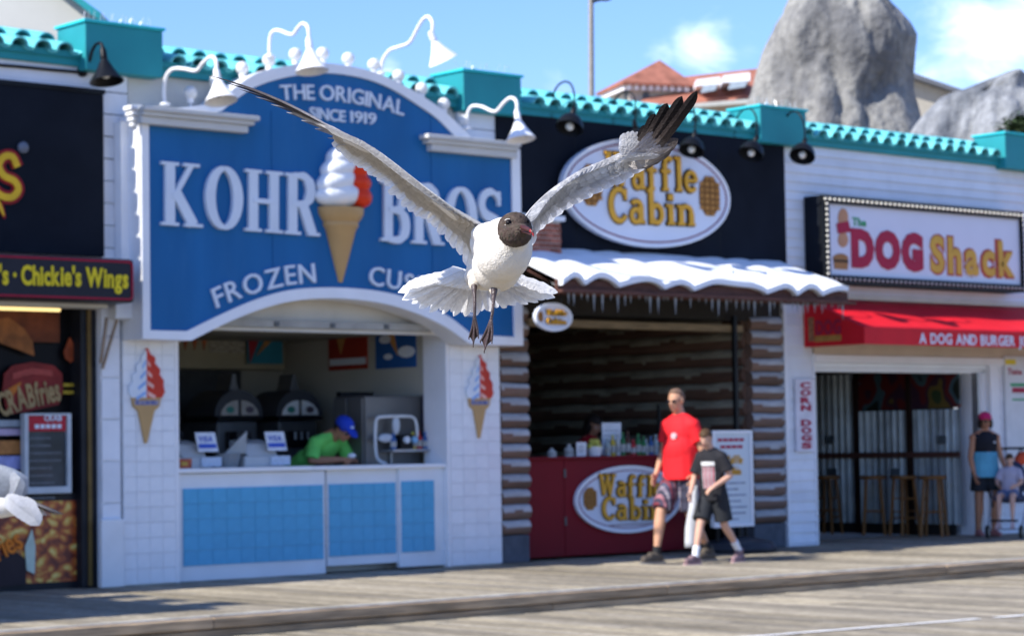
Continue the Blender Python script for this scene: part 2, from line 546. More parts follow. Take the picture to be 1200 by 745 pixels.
def slab_getter(T=.17, S=.07, st=.07, grow=0.0):
    cache = {}

    def get(ch, bold=0, shear=0):
        if ch in cache:
            return cache[ch]
        v = []; f = []
        for idx, (pts, w) in enumerate(glyph_def(ch, T, S, st)):
            pts = [(p[0], p[1]) for p in pts]
            if grow:
                a, b = Vector(pts[0]), Vector(pts[1]); d = (a-b).normalized()*grow/2; pts[0] = (a.x+d.x, a.y+d.y)
                a, b = Vector(pts[-1]), Vector(pts[-2]); d = (a-b).normalized()*grow/2; pts[-1] = (a.x+d.x, a.y+d.y)
            ww = [q+grow for q in w] if isinstance(w, (list, tuple)) else w+grow
            if isinstance(ww, list):
                ww = [ww[min(int(i*len(ww)/len(pts)), len(ww)-1)] for i in range(len(pts))]
            L, Q = ribbon(pts, ww); n = len(L); o = len(v)
            zt = 1+idx*.04
            v += [(p[0], p[1], zt) for p in L]+[(p[0], p[1], zt) for p in Q]+[(p[0], p[1], 0) for p in L]+[(p[0], p[1], 0) for p in Q]
            for i in range(n-1):
                j = i+1
                f += [(o+i, o+j, o+n+j, o+n+i), (o+i, o+2*n+i, o+2*n+j, o+j), (o+n+i, o+n+j, o+3*n+j, o+3*n+i)]
            f += [(o, o+n, o+3*n, o+2*n), (o+n-1, o+3*n-1, o+4*n-1, o+2*n-1)]
        cache[ch] = (np.array(v), f)
        return cache[ch]
    return get


def pxl(pts, Y):
    """pixel list -> (X, Z) on plane Y"""
    return [(at(x, y, 1, Y).x, at(x, y, 1, Y).z) for x, y in pts]


# organic bodies: overlapping closed shapes fused by a voxel remesh into one continuous surface
def fused(name, mb, voxel, mats, parent, smooth_it=4, colfn=None, matfn=None, post=None):
    me = mb.mesh('tmp', mats if isinstance(mats, (list, tuple)) else [mats], fix=True)
    o = bpy.data.objects.new('tmp', me); C.objects.link(o)
    md = o.modifiers.new('r', 'REMESH'); md.mode = 'VOXEL'; md.voxel_size = voxel; md.adaptivity = 0
    if smooth_it:
        s = o.modifiers.new('s', 'SMOOTH'); s.iterations = smooth_it; s.factor = .5
    dg = bpy.context.evaluated_depsgraph_get(); dg.update()
    nm = bpy.data.meshes.new_from_object(o.evaluated_get(dg)); nm.name = name
    bpy.data.objects.remove(o); bpy.data.meshes.remove(me)
    nm.materials.clear()
    for m in (mats if isinstance(mats, (list, tuple)) else [mats]):
        nm.materials.append(m)
    nm.polygons.foreach_set('use_smooth', [True]*len(nm.polygons))
    if post:
        for v in nm.vertices:
            v.co = post(v.co)
    if matfn:
        for p in nm.polygons:
            p.material_index = matfn(p.center, p.normal)
    if colfn:
        ca = nm.color_attributes.new('Col', 'FLOAT_COLOR', 'POINT')
        for i, v in enumerate(nm.vertices):
            ca.data[i].color = (*colfn(v.co), 1)
    nm.update()
    ob = bpy.data.objects.new(name, nm); C.objects.link(ob)
    if parent:
        ob.parent = parent
    return ob

# ================================================================== SETTING
# plank decks: every plank real geometry with gaps, joined into the setting's sheets
def plank_mat(name, base, scale=1.0):
    m = bpy.data.materials.new(name); m.use_nodes = True
    n, l = m.node_tree.nodes, m.node_tree.links; b = n['Principled BSDF']
    b.inputs['Roughness'].default_value = .78; b.inputs['Specular IOR Level'].default_value = .25
    a = n.new('ShaderNodeAttribute'); a.attribute_name = 'Col'
    t = n.new('ShaderNodeTexCoord'); mp = n.new('ShaderNodeMapping'); mp.inputs['Scale'].default_value = (14, .8, 14)
    l.new(t.outputs['Object'], mp.inputs[0])
    g = n.new('ShaderNodeTexNoise'); g.inputs['Scale'].default_value = 3; g.inputs['Detail'].default_value = 8; g.inputs['Roughness'].default_value = .7
    l.new(mp.outputs[0], g.inputs['Vector'])
    r = n.new('ShaderNodeMapRange'); r.inputs[1].default_value = .25; r.inputs[2].default_value = .75; r.inputs[3].default_value = .62; r.inputs[4].default_value = 1.3
    l.new(g.outputs['Fac'], r.inputs[0])
    g2 = n.new('ShaderNodeTexNoise'); g2.inputs['Scale'].default_value = .55; g2.inputs['Detail'].default_value = 7
    l.new(t.outputs['Object'], g2.inputs['Vector'])
    r2 = n.new('ShaderNodeMapRange'); r2.inputs[1].default_value = .3; r2.inputs[2].default_value = .7; r2.inputs[3].default_value = .8; r2.inputs[4].default_value = 1.18
    l.new(g2.outputs['Fac'], r2.inputs[0])
    m1 = n.new('ShaderNodeMixRGB'); m1.blend_type = 'MULTIPLY'; m1.inputs[0].default_value = 1
    m2 = n.new('ShaderNodeMixRGB'); m2.blend_type = 'MULTIPLY'; m2.inputs[0].default_value = 1
    gr = n.new('ShaderNodeTexNoise'); gr.inputs['Scale'].default_value = 16; gr.inputs['Detail'].default_value = 6; gr.inputs['Roughness'].default_value = .8
    mpg = n.new('ShaderNodeMapping'); mpg.inputs['Scale'].default_value = (1.6, .5, 1); l.new(t.outputs['Object'], mpg.inputs[0]); l.new(mpg.outputs[0], gr.inputs['Vector'])
    rg = n.new('ShaderNodeMapRange'); rg.inputs[1].default_value = .36; rg.inputs[2].default_value = .62; rg.inputs[3].default_value = .62; rg.inputs[4].default_value = 1.22
    l.new(gr.outputs['Fac'], rg.inputs[0])
    m0 = n.new('ShaderNodeMixRGB'); m0.blend_type = 'MULTIPLY'; m0.inputs[0].default_value = 1; l.new(rg.outputs[0], m0.inputs[2])
    l.new(a.outputs['Color'], m0.inputs[1]); l.new(m0.outputs[0], m1.inputs[1]); l.new(r.outputs[0], m1.inputs[2])
    l.new(m1.outputs[0], m2.inputs[1]); l.new(r2.outputs[0], m2.inputs[2])
    l.new(m2.outputs[0], b.inputs['Base Color'])
    bp = n.new('ShaderNodeBump'); bp.inputs['Strength'].default_value = .35; bp.inputs['Distance'].default_value = .01
    l.new(g.outputs['Fac'], bp.inputs['Height']); l.new(bp.outputs[0], b.inputs['Normal'])
    return m


PLANK = plank_mat('weathered_planks', None)


def deck(name, x0, x1, y0, y1, ztop, w=.14, gap=.012, thick=.045, base=(.325, .288, .225)):
    rnd = random.Random(name); mb = MB(); x = x0
    n = int((x1-x0)/w)
    for i in range(n):
        xa = x0+i*w
        y = y0-rnd.random()*3
        while y < y1:
            ya = max(y, y0); yb = min(y+4.2+rnd.random()*.8, y1); y = yb if yb < y1 else y1+1
            if yb-ya < .05:
                continue
            k = .62+.62*rnd.random()**1.0; wm = rnd.random()*.1
            col = (base[0]*k*(1+wm*.3), base[1]*k, base[2]*k*(1-wm))
            dz = rnd.uniform(-.003, .002)
            mb.box(xa, xa+w-gap, ya, yb-.006, ztop-thick, ztop+dz, 0, col)
    o = mb.build(name, PLANK); o['kind'] = 'structure'
    return o


KY = -3.82
deck('boardwalk', -9.1, 17, KY+.105, 0.9, 0)
deck('lower_boardwalk', -16, 30, -30, KY-.045, -.15)
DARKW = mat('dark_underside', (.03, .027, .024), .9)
KERBW = mat('kerb_wood', (.40, .29, .18), .85, .45, 5, .6, 20, stretch=(.5, 5, 9), dirt=.8, dirt_col=(.19, .145, .10), island=.2)
KERBT = mat('white_edge_paint', (.42, .40, .35), .7, .25, 6, .2, 30, dirt=.85, dirt_col=(.27, .24, .19))
mb = MB(); mb.box(-16, 30, -30.2, 12, -.30, -.205)
o = mb.build('deck_underside', DARKW); o['kind'] = 'structure'
g = MB(); g.add([(-700, -700, -.6), (700, -700, -.6), (700, 700, -.6), (-700, 700, -.6)], [(0, 1, 2, 3)])
o = g.build('ground', mat('sand', (.42, .36, .27), .95, .15, 1.5, .3, 10)); o['kind'] = 'structure'
# kerb: boards end to end, slightly uneven
x = -9.1; rnd = random.Random(3)
kerb = MB().box(-9.1, 17, KY+.02, KY+.14, -.2, -.052).build('kerb', DARKW); kerb['kind'] = 'structure'
while x < 17:
    L = 3.6+rnd.random(); dy = rnd.uniform(-.002, .002)
    MB().box(x, min(x+L, 17)-.004, KY-.04+dy, KY+.018, -.088, -.012+rnd.uniform(-.006, .004)).build('kerb_board', KERBW, kerb, bevel=.01)
    MB().box(x-1.3, min(x+L-1.3, 17)-.004, KY-.028-dy, KY+.018, -.2, -.096+rnd.uniform(-.004, .004)).build('kerb_board', KERBW, kerb, bevel=.01)
    MB().box(x, min(x+L, 17)-.004, KY+.0195, KY+.10, -.05, .004+rnd.uniform(-.003, .003)).build('edge_board', KERBT, kerb, bevel=.006)
    x += L
wl_ = MB()
A = at(880, 745, 2, -.144); Bp = at(1200, 720, 2, -.144); dr = (Bp-A).normalized()
A0 = A-dr*1.0; B0 = Bp+dr*6; nn = Vector((-dr.y, dr.x, 0))*.035
xx = A0.copy(); v = []; k = 0
N = 60
for i in range(N):
    p = A0+(B0-A0)*i/N; q = A0+(B0-A0)*(i+1)/N-dr*.008
    if rnd.random() < .06:
        continue
    j1 = rnd.uniform(-.004, .004)
    wl_.add([p-nn*(1+j1*10), q-nn, q+nn*(1+j1*20), p+nn], [(0, 1, 2, 3)])
o = wl_.build('painted_line', mat('line_paint', (.80, .80, .79), .7, .15, 12, dirt=.35, dirt_col=(.35, .32, .28))); o['kind'] = 'structure'

# ================================================================== ROW OF SHOPS
XK0 = at(141, 540, 1, 0).x; XK1 = at(588, 540, 1, 0).x
XD = at(920, 300, 1, 0).x
BACK = 6.5


def wall_block(name, x0, x1, Yb, zt, root, m=OFFW):
    """side walls, back wall, ceiling and slab of a shop"""
    MB().box(x0, x0+.1, .3, Yb, 0, zt).build('side_wall', m, root)
    MB().box(x1-.1, x1, .3, Yb, 0, zt).build('side_wall', m, root)
    MB().box(x0+.1, x1-.1, Yb-.1, Yb, 0, zt).build('back_wall', m, root)


# one continuous tiled pent roof with fascia above the four shop fronts
roof = empty('tiled_roof', 'long turquoise barrel tile roof edge running above all the shop fronts', 'roof')
ZE = 4.6
MB().box(-9.3, 16, -.035, .04, ZE, ZE+.10).build('fascia', TEAL, roof, bevel=.006)
MB().box(-9.3, 16, -.06, -.037, ZE+.07, ZE+.125).build('eave_board', TEAL, roof)
pr = MB().prismX([(-.035, ZE+.102), (.62, ZE+.28), (.62, ZE+.102)], -9.3, 16); pr.build('roof_slope', TEAL, roof)
MB().box(-9.3, 16, .64, BACK, ZE+.02, ZE+.2).build('flat_roof', CONC, roof)
# tile mesh: barrel arch tapering up the slope, y = up slope
def tile_mesh(r0, r1, L, th=.016, seg=8):
    m = MB(); v = []
    for (yy, r) in ((0, r0), (L, r1)):
        for rr in (r, r-th):
            for k in range(seg+1):
                t = math.pi*k/seg
                v.append((-rr*math.cos(t), yy, rr*math.sin(t)*.92))
    n = seg+1; f = []
    for k in range(seg):
        f += [(k, k+1, 2*n+k+1, 2*n+k), (n+k, 3*n+k, 3*n+k+1, n+k+1), (k, n+k, n+k+1, k+1), (2*n+k, 2*n+k+1, 3*n+k+1, 3*n+k)]
    f += [(0, 2*n, 3*n, n), (n-1, 2*n-1, 4*n-1, 3*n-1)]
    m.add(v, f)
    return m.mesh('roof_tile', TEALT, smooth=True)


def pan_mesh(r, L, th=.012, seg=6):
    m = MB(); v = []
    for yy in (0, L):
        for rr, zz in ((r, 0), (r, -th)):
            for k in range(seg+1):
                t = math.pi*(1+k/seg)
                v.append((rr*math.cos(t), yy, rr*.55*math.sin(t)+zz))
    n = seg+1; f = []
    for k in range(seg):
        f += [(k, k+1, 2*n+k+1, 2*n+k), (n+k, 3*n+k, 3*n+k+1, n+k+1), (k, n+k, n+k+1, k+1), (2*n+k, 2*n+k+1, 3*n+k+1, 3*n+k)]
    m.add(v, f)
    return m.mesh('pan_tile', TEALT, smooth=True)


slope = math.atan2(.18, .72)
TM = tile_mesh(.088, .072, .46); PM = pan_mesh(.062, .46)
piers = [(100, 191, 22, 34, 77), (543, 611, 80, 86, 518), (891, 945, 122, 130, 862), (1178, 1235, 154, 160, 1142)]
pier_x = []
for (a, b, ya, yb, c_) in piers:
    pier_x.append((at(a, ya+20, 1, -.14).x, at(b, yb+20, 1, -.14).x))
pitch_t = .232; nT = 0; rnd = random.Random(5)
x = -2.9
while x < 15.8:
    inp = any(p0-.06 < x < p1+.06 for p0, p1 in pier_x)
    if not inp:
        for r_ in range(2):
            yy = -.105+r_*.36*math.cos(slope); zz = ZE+.112+r_*(.36*math.sin(slope)+.035)
            part('roof_tile', TM, roof, (x+rnd.uniform(-.006, .006), yy+rnd.uniform(-.012, .012), zz+.012*r_), (slope, 0, rnd.uniform(-.02, .02)))
        if nT < 78:
            part('pan_tile', PM, roof, (x+pitch_t/2, -.09, ZE+.135), (slope, 0, 0))
        part('ridge_tile', TM, roof, (x, .52, ZE+.275), (slope*.3, 0, rnd.uniform(-.05, .05)), (1.05, .55, 1.05))
        nT += 1
    x += pitch_t
rebase(roof, (3, 0, ZE))

pgroup = 'turquoise parapet piers on the tiled roof'
plabel = ['turquoise boxed parapet pier leftmost, above the black snack shop panel with small white birds of caulk on top',
          'turquoise boxed parapet pier behind the right shoulder of the blue arched sign',
          'turquoise boxed parapet pier in front of the foot of the tall grey rock',
          'turquoise boxed parapet pier at the right edge below the low grey boulder']
plabel[0] = 'turquoise boxed parapet pier, leftmost one, above the black snack shop panel'
PIERTOP = mat('pier_cap', (.03, .50, .54), .5, .1)
for i, (a, b, ya, yb, c_) in enumerate(piers):
    x0, x1 = pier_x[i]
    zt = at(a, ya, 1, -.14).z
    Yb_ = at(c_, ya+8, 0, x0).y
    Yb_ = max(.35, min(Yb_, .75))
    p = empty('parapet_pier', plabel[i], 'parapet pier', pgroup)
    mb = MB(); mb.box(x0, x1, -.14, Yb_, ZE-.04, zt-.03); mb.build('pier_box', TEAL, p, bevel=.01)
    MB().box(x0-.02, x1+.02, -.16, Yb_+.02, zt-.029, zt).build('cap', PIERTOP, p, bevel=.006)
    if i < 3:
        sp = MB(); rr = random.Random(i)
        for k in range(14):
            xx = x0+.05+(x1-x0-.1)*k/13
            sp.tube([(xx, -.02, zt), (xx+rr.uniform(-.05, .05), -.02+rr.uniform(-.05, .05), zt+.1)], .0022, 4)
        sp.build('bird_spikes', mat('spike_metal', (.7, .7, .7), .3, metal=.6), p)
        for k in range(3 if i == 0 else 1):
            fe = MB(); bx = x0+(x1-x0)*(.55+.13*k if i == 0 else .3)
            fe.ball((bx, -.02, zt+.03+.015*(k % 2)), (.022, .016, .03), 8, 5)
            fe.build('bird_dropping', mat('dropping', (.8, .8, .78), .8), p, smooth=True)
    rebase(p, ((x0+x1)/2, 0, ZE))

# ---------------------------------------------------------------- left: black snack shop
ls = empty('snack_shop', 'black fronted fried snack shop at the left edge with food posters in its doorway', 'shop')
xl0, xl1 = -9.2, XK0
wall_block('w', xl0, xl1, BACK, 4.6, ls)
Zp0, Zp1 = at(60, 298, 1, -.06).z, at(60, 102, 1, -.06).z
xp1 = at(122, 200, 1, -.06).x
MB().box(xl0, xl1-.11, .045, .29, 2.62, 4.6).build('front_wall', WHITE, ls)
z = 4.6
b_ = .2
while z > Zp1-.02:
    MB().box(xl0, XK0+.1, .0, .04, z-b_+.012, z).build('siding_board', SIDING, ls); z -= b_
xs0 = at(121, 200, 1, 0).x; xs1 = at(141, 200, 1, 0).x
while z > 2.7:
    MB().box(xs0-.02, XK0+.1, .0, .04, z-b_+.012, z).build('siding_board', SIDING, ls); z -= b_
xo1 = at(119, 540, 1, 0).x
MB().box(xo1, XK0+.02, .02, .29, 0, 2.62).build('corner_post', SIDING, ls, bevel=.01)
zz = .0
while zz < 2.6:
    MB().box(xo1+.004, XK0+.0, -.004, .018, zz+.008, zz+.36).build('siding_board', SIDING, ls); zz += .37
MB().box(xo1-.04, XK0, -.06, -.006, 0, .60).build('base_board', WHITE, ls, bevel=.01)
# dark framed front
x_d0, x_d1 = at(94, 540, 1, .1).x, at(119, 540, 1, .1).x
FRM = mat('dark_frame', (.016, .017, .022), .4, .2)
MB().box(x_d0, x_d1, .08, .29, 0, 2.62).build('door_frame', FRM, ls, bevel=.01)
xg = at(105, 540, 1, .07).x
MB().box(xg-.018, xg+.018, .06, .078, .02, 2.6).build('frame_strip', mat('old_gold_strip', (.16, .10, .03), .4, .2), ls)
MB().box(xl0+.1, x_d0, .27, .30, 0, 2.62).build('window_pane', GLASSY, ls)
MB().box(xl0+.1, x_d0, .18, .26, 0, at(50, 690, 1, .2).z+.12).build('bottom_rail', FRM, ls)
zr = at(50, 583, 1, .2).z
MB().box(xl0+.1, x_d0, .18, .268, zr-.035, zr+.035).build('middle_rail', FRM, ls)
for px_ in (-3.2, -5.2, -7.2):
    MB().box(px_, px_+.1, .19, .267, .1, 2.6).build('mullion', FRM, ls)
x0, x1, z0, z1 = rectY(-60, 358, 73, 363, .0)
MB().box(x0, x1, .02, .06, z0, z1).build('light_tube', mat('tube_light', (.8, .7, .4), .4, emit=((1.0, .72, .28), .9)), ls, bevel=.01)
x0, x1, z0, z1 = rectY(-200, 350, 119, 357, -.1)
MB().box(x0, x1, -.2, .0, z0, z1).build('soffit_board', OFFW, ls)
# stay brackets beside the post
br = MB()
for (a, b) in [((125, 372), (118, 425)), ((137, 374), (120, 432))]:
    br.tube([at(a[0], a[1], 1, -.1), at(b[0], b[1], 1, -.02)], .014, 6)
br.build('stay_bracket', mat('rusty_bracket', (.30, .22, .16), .6, .3), ls)
x0, x1, z0, z1 = rectY(133, 352, 155, 374, -.12)
MB().box(x0, x1, -.16, -.01, z0, z1).build('junction_box', WHITE, ls, bevel=.015)
rebase(ls, (-3, 0, 0))

# black sign panel with the end of a painted name
sp = empty('wall_sign', 'big black wall panel with the curly end of a red and yellow lettered name', 'sign')
MB().box(-6.5, xp1, -.06, -.004, Zp0, Zp1).build('panel', BLACK, sp, bevel=.006)
MB().box(-6.5, xp1+.01, -.075, -.062, Zp1-.02, Zp1+.02).build('top_trim', BLKM, sp)
E_S = [(-28, 180), (-12, 186), (2, 181), (14, 178), (23, 184), (20, 194), (8, 194), (4, 202), (12, 212), (22, 222), (22, 232), (10, 236), (-4, 230), (-10, 222)]


def ribbon_sign(pts, w, Y, d, m, parent, name):
    P_ = [(at(x, y, 1, Y).x, at(x, y, 1, Y).z) for x, y in pts]
    # smooth
    Q = []
    for i in range(len(P_)-1):
        p0 = Vector(P_[max(i-1, 0)]); p1 = Vector(P_[i]); p2 = Vector(P_[i+1]); p3 = Vector(P_[min(i+2, len(P_)-1)])
        for k in range(4):
            t = k/4
            Q.append(tuple(.5*((2*p1)+(-p0+p2)*t+(2*p0-5*p1+4*p2-p3)*t*t+(-p0+3*p1-3*p2+p3)*t**3)))
    Q.append(P_[-1])
    ww = [w(i/(len(Q)-1)) if callable(w) else w for i in range(len(Q))]
    L, Rr = ribbon(Q, ww); mb = MB(); mb.ring(L, Rr, Y-d, Y, closed=False)
    return mb.build(name, m, parent)


SGRAD = mat('red_to_yellow_letter', (.75, .45, .02), .4, .2, 3)
S_OUT = [(-6, 182), (4, 179), (16, 180), (21, 188), (20, 190)]
sS = [(20, 196), (14, 184), (4, 184), (-2, 194), (4, 206), (16, 212), (21, 222), (14, 231), (2, 230), (-8, 222)]
ribbon_sign(sS, lambda t: .115, -.062, .012, mat('deep_red_outline', (.30, .012, .016), .5), sp, 'letter_outline')
ribbon_sign(sS, lambda t: .06, -.076, .012, SGRAD, sp, 'letter')
ribbon_sign([(-6, 232), (0, 243), (5, 256)], lambda t: .09*(1-t)+.02, -.062, .012, MATS['deep_red_outline'], sp, 'letter_outline')
ribbon_sign([(-6, 232), (0, 243), (4, 253)], lambda t: .045*(1-t)+.01, -.076, .012, SGRAD, sp, 'letter')
c_ = at(27, 173, 1, -.08)
MB().lathe([(0, 0), (.045, 0), (.05, .03), (.03, .05), (0, .055)], (c_.x, -.062, c_.z), (0, -1, 0)).build('panel_knob', mat('knob_grey', (.14, .16, .2), .4), sp, smooth=True)
rebase(sp, (-3, -.03, Zp0))

bs = empty('box_sign', 'long black lightbox sign with red outline and yellow wings lettering', 'sign')
pL = at(158, 330, 1, -.5); zt = at(100, 301, 1, -.5).z; zb = at(100, 353, 1, -.5).z
xr = pL.x
MB().box(-6.5, xr, -.5, -.08, zb, zt).build('box', mat('box_sign_black', (.014, .013, .022), .35, .2), bs, bevel=.03)
a = [(-6.4, zb+.02), (xr-.05, zb+.02), (xr-.02, zb+.05), (xr-.02, zt-.05), (xr-.05, zt-.02), (-6.4, zt-.02)]
b = [(-6.4, zb+.037), (xr-.055, zb+.037), (xr-.037, zb+.058), (xr-.037, zt-.058), (xr-.055, zt-.037), (-6.4, zt-.037)]
MB().ring(a, b, -.508, -.501, closed=False).build('red_outline', REDTRIM, bs)
lettering("'s · Chickie's Wings", pxl([(-1, 332.5), (75, 334), (150, 337)], -.505), .165, -.503, YEL, bs, bold=.035, gap=.045, depth=.008, space=.26)
rebase(bs, (xr-2, -.3, zb))

# posters in the snack shop window
PY = .165


def poster(px, Y, name, label, cat, m, frame=None, th=.02, parent=None):
    x0, x1, z0, z1 = rectY(*px, Y)
    e = empty(name, label, cat)
    MB().box(x0, x1, Y, Y+th, z0, z1).build('sheet', m, e)
    if frame:
        fw, fm = frame
        MB().ring([(x0, z0), (x1, z0), (x1, z1), (x0, z1)], [(x0+fw, z0+fw), (x1-fw, z0+fw), (x1-fw, z1-fw), (x0+fw, z1-fw)], Y-.03, Y+th).build('frame', fm, e)
    return e, x0, x1, z0, z1


def fry_mat():
    m = bpy.data.materials.new('fries_photo_print'); m.use_nodes = True
    n, l = m.node_tree.nodes, m.node_tree.links; b = n['Principled BSDF']; b.inputs['Roughness'].default_value = .4
    t = n.new('ShaderNodeTexCoord'); mp = n.new('ShaderNodeMapping'); mp.inputs['Scale'].default_value = (1, 1, 1.3); mp.inputs['Rotation'].default_value = (0, .5, 0)
    l.new(t.outputs['Object'], mp.inputs[0])
    v = n.new('ShaderNodeTexVoronoi'); v.inputs['Scale'].default_value = 11; v.inputs['Randomness'].default_value = 1
    w = n.new('ShaderNodeTexNoise'); w.inputs['Scale'].default_value = 4; w.inputs['Detail'].default_value = 4
    l.new(mp.outputs[0], w.inputs['Vector'])
    mm = n.new('ShaderNodeMixRGB'); mm.inputs[0].default_value = .25; l.new(mp.outputs[0], mm.inputs[1]); l.new(w.outputs['Color'], mm.inputs[2])
    l.new(mm.outputs[0], v.inputs['Vector'])
    r = n.new('ShaderNodeValToRGB'); l.new(v.outputs['Distance'], r.inputs[0])
    r.color_ramp.elements[0].color = (.80, .62, .20, 1); r.color_ramp.elements[0].position = .05
    r.color_ramp.elements[1].color = (.13, .012, .006, 1); r.color_ramp.elements[1].position = .75
    e = r.color_ramp.elements.new(.3); e.color = (.72, .42, .07, 1)
    e = r.color_ramp.elements.new(.5); e.color = (.50, .10, .014, 1)
    l.new(r.outputs[0], b.inputs['Base Color'])
    return m


FRY = fry_mat()
e, x0, x1, z0, z1 = poster((-60, 588, 93, 684), .175, 'food_poster', 'low orange and red poster of crinkle fries below the window rail', 'poster', FRY)
mb = MB().prismY(pxl([(-30, 690), (-30, 655), (0, 652), (14, 642), (30, 655), (30, 684)], .168), .16, .172)
mb.build('dark_shape', mat('poster_dark', (.03, .02, .025), .5), e)
lettering('ries', pxl([(-2, 657), (28, 640)], .155), .2, .155, mat('orange_lettering', (.75, .2, .02), .5), e, bold=.02, gap=.04, depth=.006)
MB().prismY(pxl([(31, 668), (29, 640), (37, 620), (41, 640), (40, 672)], .16), .15, .164).build('white_streak', mat('streak', (.55, .62, .5), .5), e)
rebase(e, (x0, .17, z0))
e, x0, x1, z0, z1 = poster((-60, 362, 70, 400), .2, 'food_poster', 'orange brown pizza picture strip at the top of the window', 'poster', mat('pizza_print', (.12, .03, .008), .5, .5, 5))
mb = MB().prismY(pxl([(-10, 375), (10, 372), (28, 385), (38, 400), (40, 417), (22, 410), (0, 402)], .19), .185, .198)
mb.build('crust', mat('crust_print', (.22, .08, .02), .5, .4, 9), e)
rebase(e, (x0, .2, z0))
e = empty('window_decal', 'dark red crest decal with slanted cream crab fries lettering', 'decal')
MB().prismY(pxl([(4, 438), (14, 428), (38, 424), (62, 428), (72, 438), (73, 458), (68, 474), (40, 480), (8, 486), (2, 460)], .22), .205, .22).build('crest', mat('crest_red', (.20, .02, .018), .5, .3, 6), e)
MB().prismY(pxl([(15, 444), (38, 438), (62, 441), (62, 434), (38, 431), (15, 437)], .2), .198, .204).build('red_arc', mat('dull_red_lettering', (.35, .06, .05), .5, .5, 60), e)
MB().prismY(pxl([(10, 455), (25, 447), (24, 451), (12, 468)], .2), .198, .203).build('flash', mat('flash_orange', (.45, .14, .02), .5), e)
lettering('CRABfries', pxl([(2, 488), (30, 478), (72, 468)], .195), .21, .2, mat('cream_lettering', (.34, .24, .11), .5), e, bold=.03, gap=.03, depth=.008)
rebase(e, tuple(at(38, 470, 1, .2)))
e = empty('window_decal', 'small orange bottle shaped decal high on the dark window', 'decal')
MB().prismY(pxl([(74, 412), (78, 402), (81, 395), (85, 402), (90, 412), (88, 420), (82, 425), (76, 420)], .22), .205, .22).build('bottle_shape', mat('bottle_orange', (.34, .07, .025), .5, .4, 12), e)
rebase(e, tuple(at(82, 425, 1, .2)))
e = empty('window_decal', 'two short lines of small yellow print on the dark window', 'decal')
for yy, tx in ((453, 'OPEN'), (461.5, 'INSIDE')):
    x0, x1, z0, z1 = rectY(74, yy-4.2, 91.5, yy, .21)
    MB().box(x0, x1, .205, .22, z0, z1).build('print_line', mat('dull_yellow', (.42, .30, .03), .5, .3, 40), e)
rebase(e, tuple(at(83, 460, 1, .2)))
# framed menu
e = empty('framed_menu', 'silver framed menu board with red header hanging in the snack shop window', 'menu board')
x0, x1, z0, z1 = rectY(27, 484, 82, 578, .1)
fw = .04
MB().box(x0+.02, x1-.02, .105, .14, z0+.02, z1-.02).build('glass', mat('menu_glass', (.035, .045, .055), .15, .4, 5, dirt=.7, dirt_col=(.13, .10, .10)), e)
MB().ring([(x0, z0), (x1, z0), (x1, z1), (x0, z1)], [(x0+fw, z0+fw+.02), (x1-fw, z0+fw+.02), (x1-fw, z1-fw*.5), (x0+fw, z1-fw*.5)], .07, .145).build('frame', mat('silver_frame', (.48, .52, .55), .35, .1), e, bevel=.006)
hx0, hx1, hz0, hz1 = rectY(32, 487, 77, 505, .09)
MB().box(hx0, hx1, .085, .104, hz0, hz1).build('header', mat('header_red', (.42, .02, .035), .5), e)
lettering('CRAB', [(hx0+.16, hz0+.09), (hx1-.05, hz0+.09)], .055, .083, LETW, e, bold=.02, one=True, name='lettering')
for k_ in range(5): MB().box(hx0+.07+k_*.055, hx0+.07+k_*.055+.042, .0815, .0845, hz0+.025, hz0+.06).build('white_print', LETW, e)
rr = random.Random(2)
for k in range(9):
    zq = hz0-.07-k*.065
    MB().box(hx0+.03, hx1-.03-rr.random()*.12, .10, .1045, zq, zq+.018).build('menu_line', mat('menu_line', (.12, .13, .14), .5, .4, 40), e)
rebase(e, (x0, .1, z0))
e = empty('window_notice', 'stack of small white and blue notices left of the silver framed menu', 'notice')
for (pxr, cc, nm) in [((-10, 492, 24, 500), (.30, .34, .38), 'notice'), ((-10, 502, 25, 510), (.45, .36, .5), 'notice'), ((-10, 516, 25, 532), (.40, .17, .05), 'notice'), ((-10, 534, 24, 550), (.30, .32, .60), 'notice')]:
    x0, x1, z0, z1 = rectY(*pxr, .18)
    MB().box(x0, x1, .172, .19, z0, z1).build(nm, mat('notice_%02d' % int(cc[2]*100), cc, .5, .2, 20), e)
rebase(e, tuple(at(5, 545, 1, .18)))

# out of the frame to the left: an unseen canopy added to cast the shadow on the planks
cn = empty('shadow_canopy', 'unseen flat canopy added beyond the left edge to cast a shadow on the boardwalk', 'canopy')
MB().box(-11.0, -4.95, -2.85, -.02, 3.15, 3.38).build('canopy_slab', BLACK, cn, bevel=.02)
for (a, b, c2) in [(-4.96, -2.6, .28), (-4.96, -1.9, .2), (-4.96, -1.15, .34)]:
    MB().prismY([(a, 3.18), (a+.28+c2, 3.26), (a, 3.34)], b, b+.45).build('shadow_tip', BLACK, cn)  # spikes added to give the canopy shadow its pointed end
for xx in (-8.8, -5.8):
    MB().tube([(xx, -2.6, 0), (xx, -2.6, 3.15)], .06, 10).build('canopy_post', BLKM, cn, smooth=True)
rebase(cn, (-8, 0, 0))

# ---------------------------------------------------------------- custard shop
ks = empty('custard_shop', 'white tiled frozen custard stand with wide serving hatch under the blue sign', 'shop')
kxo0, kxo1 = at(207, 540, 1, 0).x, at(527, 540, 1, 0).x
XK1s = at(588, 540, 1, 0).x
zh = at(380, 386, 1, .06).z     # hatch head
MB().box(XK0+.03, kxo0-.012, .02, .42, 0, 2.75).build('pilaster', GROUT, ks)
MB().box(kxo1+.012, XK1s-.012, .02, .42, 0, 2.75).build('pilaster', GROUT, ks)
tw, th_ = .138, .138


